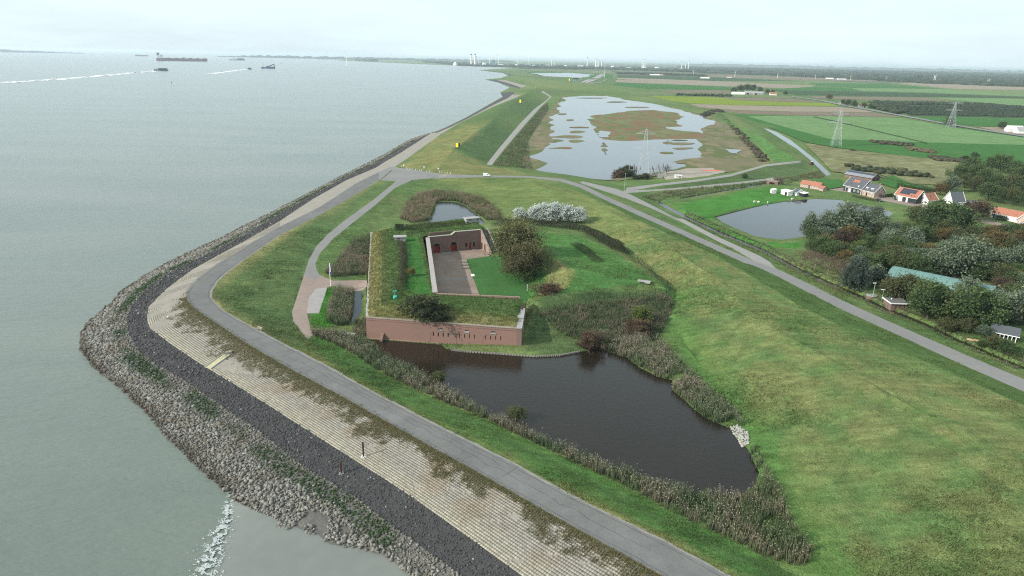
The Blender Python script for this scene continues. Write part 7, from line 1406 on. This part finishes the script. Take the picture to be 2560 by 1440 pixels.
woods('reed clump patches in the green field', [(2165,352),(2230,356),(2285,362),(2270,366),(2200,360)], 110, 1.8, (.055, .055, .032), (.10, .085, .055)); woods('brown reed patch beside the lone bush', [(2262,368),(2330,376),(2345,384),(2280,378)], 90, 1.5, (.10, .085, .05), (.16, .13, .08)); woods('reedy edge of the rough meadow', [(2320,391),(2400,400),(2420,408),(2340,402)], 100, 2.0, (.05, .055, .03), (.09, .085, .05))
woods('bushes strewn over the rough meadow', [(2110,415),(2250,425),(2340,445),(2260,440),(2130,428)], 90, 2.2, GA, (.08, .085, .04))
woods('low wood on the far headland', [(1040,151),(1100,154),(1160,158),(1230,163),(1160,162),(1060,156)], 240, 12, GA, GB)
# square plantation on the headland
o = empty('plantation', U(905, 152.5, 1)); tag(o, 'square dark plantation on the far headland', 'plantation'); b = MB(); c0 = U(905, 152.5, 1); a, c = U(888, 152, 1) - c0, U(924, 153.5, 1) - c0; b.prism([(a.x, a.y), (c.x, c.y), (c.x + 30, c.y + 400), (a.x, a.y + 400)], 0, 26); b.build('tree_block', mat('far_leaf', (.035, .05, .03), .9, noise=[(.03, .4)]), o)
# distant shores
def ridge(name, pts, h, col, label):
    b = MB()
    for (x0, y0), (x1, y1) in zip(pts[:-1], pts[1:]): p, q = U(x0, y0, 0), U(x1, y1, 0); b.prism([(p.x, p.y), (q.x, q.y), (q.x, q.y + 1500), (p.x, p.y + 1500)], -1, h * (.7 + .6 * random.random()))
    o = b.build(name, mat('far_shore', col, .9)); tag(o, kind='structure')
def Dp(px, d): r_ = ray(px, 300); k = d / math.hypot(r_.x, r_.y); return Vector((r_.x * k, r_.y * k, 0))
b = MB()
for x0 in range(-60, 240, 12): p, q = Dp(x0, 15000), Dp(x0 + 12.2, 15000); b.prism([(p.x, p.y), (q.x, q.y), (q.x * 1.05, q.y * 1.05), (p.x * 1.05, p.y * 1.05)], -1, (28 + 20 * random.random()) * min(1, (250 - x0) / 200))
o = b.build('far_left_shore', mat('far_shore', (.09, .11, .10), .9)); tag(o, kind='structure')
b = MB()
for x0 in range(560, 1280, 10): p, q = Dp(x0, 13000), Dp(x0 + 10.2, 13000); b.prism([(p.x, p.y), (q.x, q.y), (q.x * 1.05, q.y * 1.05), (p.x * 1.05, p.y * 1.05)], -1, (22 + 22 * random.random()) * min(1, (x0 - 540) / 120))
o = b.build('far_middle_shore', mat('far_shore', (.09, .11, .10), .9)); tag(o, kind='structure')
b = MB()
for x0 in range(1700, 2900, 14): p, q = Dp(x0, 17000), Dp(x0 + 14.2, 17000); b.prism([(p.x, p.y), (q.x, q.y), (q.x * 1.05, q.y * 1.05), (p.x * 1.05, p.y * 1.05)], -1, 30 + 25 * random.random())
o = b.build('far_right_ridge_terrain', mat('far_shore', (.09, .11, .10), .9)); tag(o, kind='structure')
# ------------------------------------------------------------------ industry on the horizon
def at_px(px, py_base, d): p = Dp(px, d); p.z = 1; return p
def hpx(npx, d): return npx * d / FPX / 1.0
Dn = 6800.0
def chimney(px, top, base, w, label, red=False, d=Dn):
    p = at_px(px, base, d); o = empty('factory_chimney', p); tag(o, label, 'chimney', 'industrial chimneys on the horizon'); h = hpx((base - top) * .86, d); b = MB(); b.tube([(0, 0, 0), (0, 0, h)], [w * .5, w * .34], 10); b.build('shaft', M_render, o); b = MB(); b.tube([(0, 0, h * .93), (0, 0, h * 1.001)], w * .46, 10); b.build('top_band', M_steel if red else M_cope2, o)
for i, (px, top, w) in enumerate([(1178,122,16),(1187,121,20),(1191,127,6),(1197,129,7),(1374,127,7),(1380,130,6),(1461,129,10),(1481,132,11),(1485,136,7),(1489,136,7),(1496,137,8),(1595,133,8),(1602,133,7),(1599,142,8),(1692,138,8),(1701,140,7),(1708,136,8)]):
    chimney(px, top, 152 + (px - 1160) * .018, w, f'slender grey factory chimney on the horizon, {ORD[i]} from the left', i % 3 == 0)
def block(px, top, wpx, m_, label, cat='factory', shape='box', d=Dn):
    base = 153 + (px - 1160) * .018; p = at_px(px, base, d); o = empty('factory_' + ('dome' if shape == 'dome' else 'tank' if shape == 'tank' else 'building'), p); tag(o, label, cat, 'industrial plants on the horizon'); h = hpx(max(base - top, 2), d); w = hpx(wpx, d)
    if shape == 'box':
        b = MB(); b.box((0, 0, h / 2), (w, w * .7, h)); b.build('wall', m_, o); b = MB(); b.box((w * .12, 0, h + h * .08), (w * .35, w * .3, h * .16)); b.build('roof_house', M_cope2, o)
    elif shape == 'tank':
        b = MB(); b.tube([(0, 0, 0), (0, 0, h)], w / 2, 16); b.build('tank_wall', m_, o); b = MB(); b.tube([(0, 0, h), (0, 0, h * 1.12)], [w * .49, w * .1], 16); b.build('tank_roof', m_, o)
    else:
        prof = [(math.sin(t) * h, math.cos(t) * w / 2) for t in np.linspace(0, 1.45, 7)]; b = MB(); b.tube([(0, 0, z) for z, r in prof], [r for z, r in prof], 16); b.build('dome_shell', m_, o)
block(1139, 145, 10, M_white, 'white domed hall left of the tall chimneys', shape='dome'); block(1208, 146, 8, M_white, 'small white dome right of the chimney pair', shape='dome')
for i in range(26):
    px = 1215 + i * 19 + random.uniform(-6, 6); sh = ['box', 'tank', 'box'][i % 3]; block(px, 153 + (px - 1160) * .018 - random.uniform(2.5, 6.5), random.uniform(6, 16), [M_white, M_cope2, M_render, M_hallroof][i % 4], f'pale {"storage tank" if sh == "tank" else "factory block"} on the industrial horizon, number {ORD[i % 20]} in the {"left" if i < 13 else "right"} row', shape=sh)
block(1232, 141, 11, M_hallroof, 'tall green plant building between two chimneys')
# white towers of far wind turbines
def turbine(px, base, top, d, label, name='wind_turbine'):
    p = at_px(px, base, d); o = empty(name, p, random.uniform(-.6, .6)); tag(o, label, 'wind turbine', 'wind turbines on the horizon'); h = hpx(base - top, d); b = MB(); b.tube([(0, 0, 0), (0, 0, h)], [h * .035, h * .018], 8); b.build('tower', M_white, o); b = MB(); b.box((0, 0, h), (h * .05, h * .12, h * .05)); b.build('nacelle', M_white, o); a0 = random.random() * 2
    for k in range(3): a = a0 + k * 2.094; b = MB(); b.add([(0, -h * .07, h), (math.cos(a) * h * .22 - math.sin(a) * h * .022, -h * .07, h + math.sin(a) * h * .22 + math.cos(a) * h * .022), (math.cos(a) * h * .42, -h * .07, h + math.sin(a) * h * .42), (math.cos(a) * h * .1 + math.sin(a) * h * .008, -h * .065, h + math.sin(a) * h * .1)], [(0, 1, 2, 3)]); b.build('blade', M_white, o)
turbine(874, 149.5, 124, 5200, 'white wind turbine alone on the far headland')
for i, (px, top) in enumerate([(1228, 131), (1238, 128), (1244, 127), (1292, 130), (1317, 128), (1222, 136)]): turbine(px, 153, top, 7500, f'small white wind turbine among the chimneys, {ORD[i]} from the left')
for i, (px, by, top) in enumerate([(1722, 165, 154), (1824, 168, 156), (1929, 172, 161), (2022, 172, 163), (2109, 173, 164), (2196, 175, 166), (2314, 186, 172), (2317, 185, 171), (2447, 186, 177), (2450, 186, 176)]): turbine(px, by, top, 4200, f'white turbine tower above the right woods, {ORD[i]} from the left')
# headland jetty
o = empty('mooring_jetty', U(820, 149.5, 0)); tag(o, 'dark mooring jetty at the tip of the far headland', 'jetty'); c0 = U(820, 149.5, 0); a, c = U(793, 149, 0) - c0, U(846, 150.5, 0) - c0; b = MB(); b.bar(a + Vector((0, 0, 12)), c + Vector((0, 0, 12)), 14, 4); b.build('deck', M_dkmetal, o)
for k in range(9): q = a.lerp(c, k / 8); b = MB(); b.bar(q, q + Vector((0, 0, 12 if k else 30)), 6); b.build('pile', M_dkmetal, o)
# lock complex
o = empty('lock_control_tower', U(1439, 205, 2)); tag(o, 'blue-grey lock control building on the far dam', 'building'); b = MB(); b.box((0, 0, 5), (16, 12, 10)); b.build('wall', mat('lock_blue', (.14, .24, .27), .6), o); b = MB(); b.box((0, 0, 12), (19, 14, 4)); b.build('control_room', M_glass, o); b = MB(); b.box((0, 0, 14.4), (21, 16, .8)); b.build('roof', M_cope2, o)
o = empty('tall_mast', U(1511, 194, 2)); tag(o, 'very tall thin white mast beside the lock', 'mast'); b = MB(); b.tube([(0, 0, 0), (0, 0, 62)], [.7, .35], 6); b.build('mast_pole', M_white, o); b = MB(); b.box((0, 0, 50), (3, 1, 1)); b.build('crossbar', M_white, o)
for i in range(9):
    x = 1448 + i * 7.2; y = 203 - i * 2.6; o = empty('lock_lamp_post', U(x, y, 2)); tag(o, f'thin lamp mast along the lock walls, {ORD[i]} from the left', 'lamp mast', 'lamp masts at the lock'); b = MB(); b.tube([(0, 0, 0), (0, 0, 17)], .4, 5); b.build('pole', M_galv, o); b = MB(); b.box((0, 0, 17), (4, .6, .6)); b.build('lamp_arm', M_galv, o)
for k, (pts) in enumerate([[(1448,206),(1485,193),(1503,184),(1506,186),(1488,196),(1455,208)], [(1470,207),(1490,200),(1512,188),(1509,186.5),(1486,197),(1463,207.5)]]): sheet('lock_wall_pavement', pts, M_bay)
# farm buildings out in the fields
def barn(px, py, L_, W_, hw, hr, wall, roof, label, rot=-.1):
    o, w, rf, _ = gable('field_barn', (px, py), (px + 10, py + .3), W_, hw, hr, wall, roof, label, barge=None, cat='barn', L_=L_, rot=rot); return w
w = barn(1831, 236, 30, 14, 4.5, 6, M_render, M_white, 'white roofed shed left of the twin grey barns'); w = barn(1863, 236, 20, 18, 4.5, 8, M_cope2, M_cope2, 'left of the twin grey barns in the fields'); b = MB(); b.box((6, -.2, 2.2), (4, .2, 4.4)); b.build('barn_door', M_dark, w); w = barn(1884, 237, 24, 18, 4.5, 8, M_cope2, M_cope2, 'right of the twin grey barns in the fields'); b = MB(); b.box((5, -.2, 2.2), (4, .2, 4.4)); b.build('barn_door', M_dark, w)
for px, py, L_, roof, lab in [(1925,238,16,M_tileO,'orange roofed farmhouse beside the grey barns'),(2100,262,22,M_white,'white roofed greenhouse beside the field road trees'),(2148,268,14,M_tileO,'red roofed cottage by the field road'),(1752,197,40,M_white,'pale barn beside far hedges'),(1818,194,24,M_tileO,'red farmhouse far across the stubble'),(1640,188,40,M_tileO,'red barn below the horizon woods'),(1625,189,50,M_white,'white barn left of the red barn'),(2065,198,40,M_white,'white barn beyond the dark field'),(2095,199,44,M_cope2,'grey barn beyond the dark field'),(2375,206,30,M_white,'white house left in the far village'),(2460,203,30,M_tileO,'red roof left in the far village'),(2480,204,30,M_tileO,'red roof middle in the far village'),(2505,207,34,M_tileO,'red roof right in the far village'),(2548,214,30,M_render,'pale house at the far right edge'),(2520,330,18,M_render,'pale farm shed by the sandy plot'),(2545,334,22,M_cope2,'grey farm shed at the right edge')]:
    barn(px, py, L_, L_ * .5, 3.5, 7.5, M_render if roof != M_white else M_cope2, roof, lab)
# ------------------------------------------------------------------ ships
def hull_mesh(L_, B_, D_, sheer=.0, bow=.16, stern=.06):
    secs = []; n = 12
    for i in range(n + 1):
        t = i / n; x = -L_ / 2 + L_ * t; w = B_ / 2
        if t > 1 - bow: w *= max(.03, math.cos((t - 1 + bow) / bow * 1.5))
        if t < stern: w *= .75 + .25 * t / stern
        z = D_ * (1 + sheer * max(0, (t - .75) / .25)); secs.append([(x, -w * .86, -1), (x, -w, D_ * .35), (x + (0 if t < 1 else L_ * .012), -w, z), (x + (0 if t < 1 else L_ * .012), w, z), (x, w, D_ * .35), (x, w * .86, -1)])
    b = MB(); k = 6; b.v = [p for s in secs for p in s]
    for i in range(n):
        for j in range(k): b.f.append((i * k + j, (i + 1) * k + j, (i + 1) * k + (j + 1) % k, i * k + (j + 1) % k))
    b.f.append(tuple(range(k))); b.f.append(tuple(reversed(range(n * k, n * k + k)))); return b
def ship(px0, px1, py, hullm, D_, label, name, parts, B_=None, sheer=0):
    a, c = U(px0, py - (px1 - px0) * .0106, 0), U(px1, py + (px1 - px0) * .0106, 0); mid = (a + c) / 2; r_ = Vector((_r.x, _r.y, 0)); L_ = hpx(px1 - px0, (mid - CAMP).dot(_f)); o = empty(name, mid, math.atan2(-0.02, 1) - math.atan2(mid.x, mid.y) * 1.0); tag(o, label, 'ship', 'ships in the estuary'); B_ = B_ or L_ * .15
    hull_mesh(L_, B_, D_, sheer).build('hull', hullm, o); parts(o, L_, B_, D_); return o
H_red = mat('red_hull', (.13, .045, .055), .6); H_blue = mat('blue_hull', (.035, .05, .13), .6); H_grey = mat('grey_hull', (.05, .08, .10), .6)
def bx(o, nm, m_, c, d): b = MB(); b.box(c, d); return b.build(nm, m_, o)
def tanker(o, L_, B_, D_):
    s = bx(o, 'superstructure', M_white, (-L_ * .42, 0, D_ + 11), (L_ * .10, B_ * .8, 22)); bx(s, 'bridge_wing', M_white, (-L_ * .395, 0, D_ + 24), (L_ * .035, B_ * 1.05, 5)); bx(o, 'funnel', H_red, (-L_ * .455, 0, D_ + 26), (L_ * .05, B_ * .4, 20)); bx(o, 'funnel_top', M_black, (-L_ * .455, 0, D_ + 38), (L_ * .052, B_ * .42, 5)); bx(o, 'mast', M_white, (-L_ * .36, 0, D_ + 26), (3, 3, 18))
    for k in range(5): bx(o, 'deck_pipe', M_steel, (-L_ * .25 + L_ * .14 * k, 0, D_ + 2), (L_ * .06, B_ * .5, 3))
    bx(o, 'crane', M_white, (L_ * .04, 0, D_ + 7), (L_ * .08, 4, 6)); bx(o, 'foremast', M_white, (L_ * .46, 0, D_ + 6), (3, 3, 14)); bx(o, 'forecastle', H_red, (L_ * .455, 0, D_ + 1.5), (L_ * .05, B_ * .5, 4))
ship(398, 513, 152.5, H_red, 21, 'large dark red tanker with white superstructure', 'oil_tanker', tanker)
def coaster(o, L_, B_, D_): bx(o, 'superstructure', M_white, (-L_ * .38, 0, D_ + 6), (L_ * .16, B_ * .8, 12)); bx(o, 'funnel', M_white, (-L_ * .44, 0, D_ + 14), (L_ * .05, B_ * .4, 8)); bx(o, 'hatch_cover', M_steel, (L_ * .06, 0, D_ + 2), (L_ * .6, B_ * .6, 3)); bx(o, 'foremast', M_white, (L_ * .45, 0, D_ + 5), (2.5, 2.5, 10))
ship(339, 369, 140.5, mat('faded_red_hull', (.22, .10, .09), .6), 14, 'small pale red ship farthest away at the left horizon', 'cargo_ship', coaster)
def barge(o, L_, B_, D_):
    bx(o, 'wheelhouse', M_white, (-L_ * .32, 0, D_ + 3.5), (L_ * .22, B_ * .8, 6)); bx(o, 'wheelhouse_roof', M_white, (-L_ * .30, 0, D_ + 7.2), (L_ * .12, B_ * .7, 1.5)); bx(o, 'cargo_hold', H_grey, (L_ * .12, 0, D_ + 2), (L_ * .62, B_ * .9, 6)); bx(o, 'bow_mast', M_white, (L_ * .45, 0, D_ + 4), (1.2, 1.2, 7))
ship(387, 419, 176.8, H_grey, 5, 'grey inland barge trailing a long wake', 'inland_barge', barge)
def tug(o, L_, B_, D_): bx(o, 'wheelhouse', M_white, (-L_ * .15, 0, D_ + 10), (L_ * .14, B_ * .7, 20)); bx(o, 'mast', M_cope2, (-L_ * .12, 0, D_ + 26), (4, 4, 16)); bx(o, 'deck_load', mat('teal_load', (.10, .21, .24), .6), (L_ * .22, 0, D_ + 6), (L_ * .42, B_ * .8, 14)); bx(o, 'bow_house', M_dkmetal, (L_ * .46, 0, D_ + 4), (L_ * .06, B_ * .5, 8))
ship(574, 611, 150.5, M_dkmetal, 7, 'work vessel with white tower and teal deck load', 'work_vessel', tug)
def dredger(o, L_, B_, D_):
    bx(o, 'superstructure', M_white, (-L_ * .38, 0, D_ + 5), (L_ * .2, B_ * .8, 11)); bx(o, 'bridge', M_white, (-L_ * .33, 0, D_ + 12), (L_ * .16, B_ * .95, 4)); bx(o, 'mast', M_wood, (-L_ * .38, 0, D_ + 18), (1.5, 1.5, 8)); b = MB(); b.bar((-L_ * .1, 0, D_ + 2), (L_ * .46, 0, D_ + 15), B_ * .4, 4); b.build('boom', H_blue, o); bx(o, 'bow_tower', H_blue, (L_ * .45, 0, D_ + 9), (L_ * .05, B_ * .5, 16)); bx(o, 'hopper_coaming', H_blue, (L_ * .1, 0, D_ + 1.5), (L_ * .55, B_ * .8, 3))
ship(654, 687, 171, H_blue, 6, 'blue dredger with white bridge and sloping boom', 'dredger', dredger, sheer=.5)
def launch_(o, L_, B_, D_): bx(o, 'cabin', mat('dark_cabin', (.05, .07, .07), .6), (0, 0, D_ + 1.5), (L_ * .55, B_ * .8, 4)); bx(o, 'cabin_roof', M_cope2, (0, 0, D_ + 3.8), (L_ * .5, B_ * .75, .8)); bx(o, 'mast', M_black, (L_ * .1, 0, D_ + 6), (.8, .8, 5))
ship(618, 630, 173.3, M_dkmetal, 3, 'small dark motor boat with a bow wave', 'motor_boat', launch_, B_=14)
for px, py, lab in ((429, 208, 'small red channel buoy nearest the shore'), (555, 180, 'red channel buoy between the barge and the motor boat'), (703, 160, 'tiny dark buoy right of the dredger')):
    p = U(px, py, 0); o = empty('channel_buoy', p); tag(o, lab, 'buoy', 'channel buoys'); h = max(5, hpx(4, (p - CAMP).length)); b = MB(); b.tube([(0, 0, -.5), (0, 0, h * .35)], h * .22, 10); b.build('float', mat('buoy_red', (.4, .05, .04), .5), o); b = MB(); b.tube([(0, 0, h * .35), (0, 0, h)], [h * .12, h * .05], 6); b.build('tower', mat('buoy_red', (.4, .05, .04), .5), o)
# ------------------------------------------------------------------ haze over the estuary
hb_ = MB(); hb_.box((0, 17000, 43.5), (80000, 44000, 91)); hm = bpy.data.materials.new('haze_air'); hm.use_nodes = True; hn, hl = hm.node_tree.nodes, hm.node_tree.links; hn.clear(); ho = hn.new('ShaderNodeOutputMaterial'); hv = hn.new('ShaderNodeVolumePrincipled'); hv.inputs['Color'].default_value = (.80, .91, 1.0, 1); hv.inputs['Density'].default_value = 5.6e-5; hv.inputs['Anisotropy'].default_value = .25
hl.new(hv.outputs[0], ho.inputs['Volume']); o = hb_.build('haze', hm); tag(o, kind='stuff'); o['label'] = 'thin pale haze over the estuary and polder'
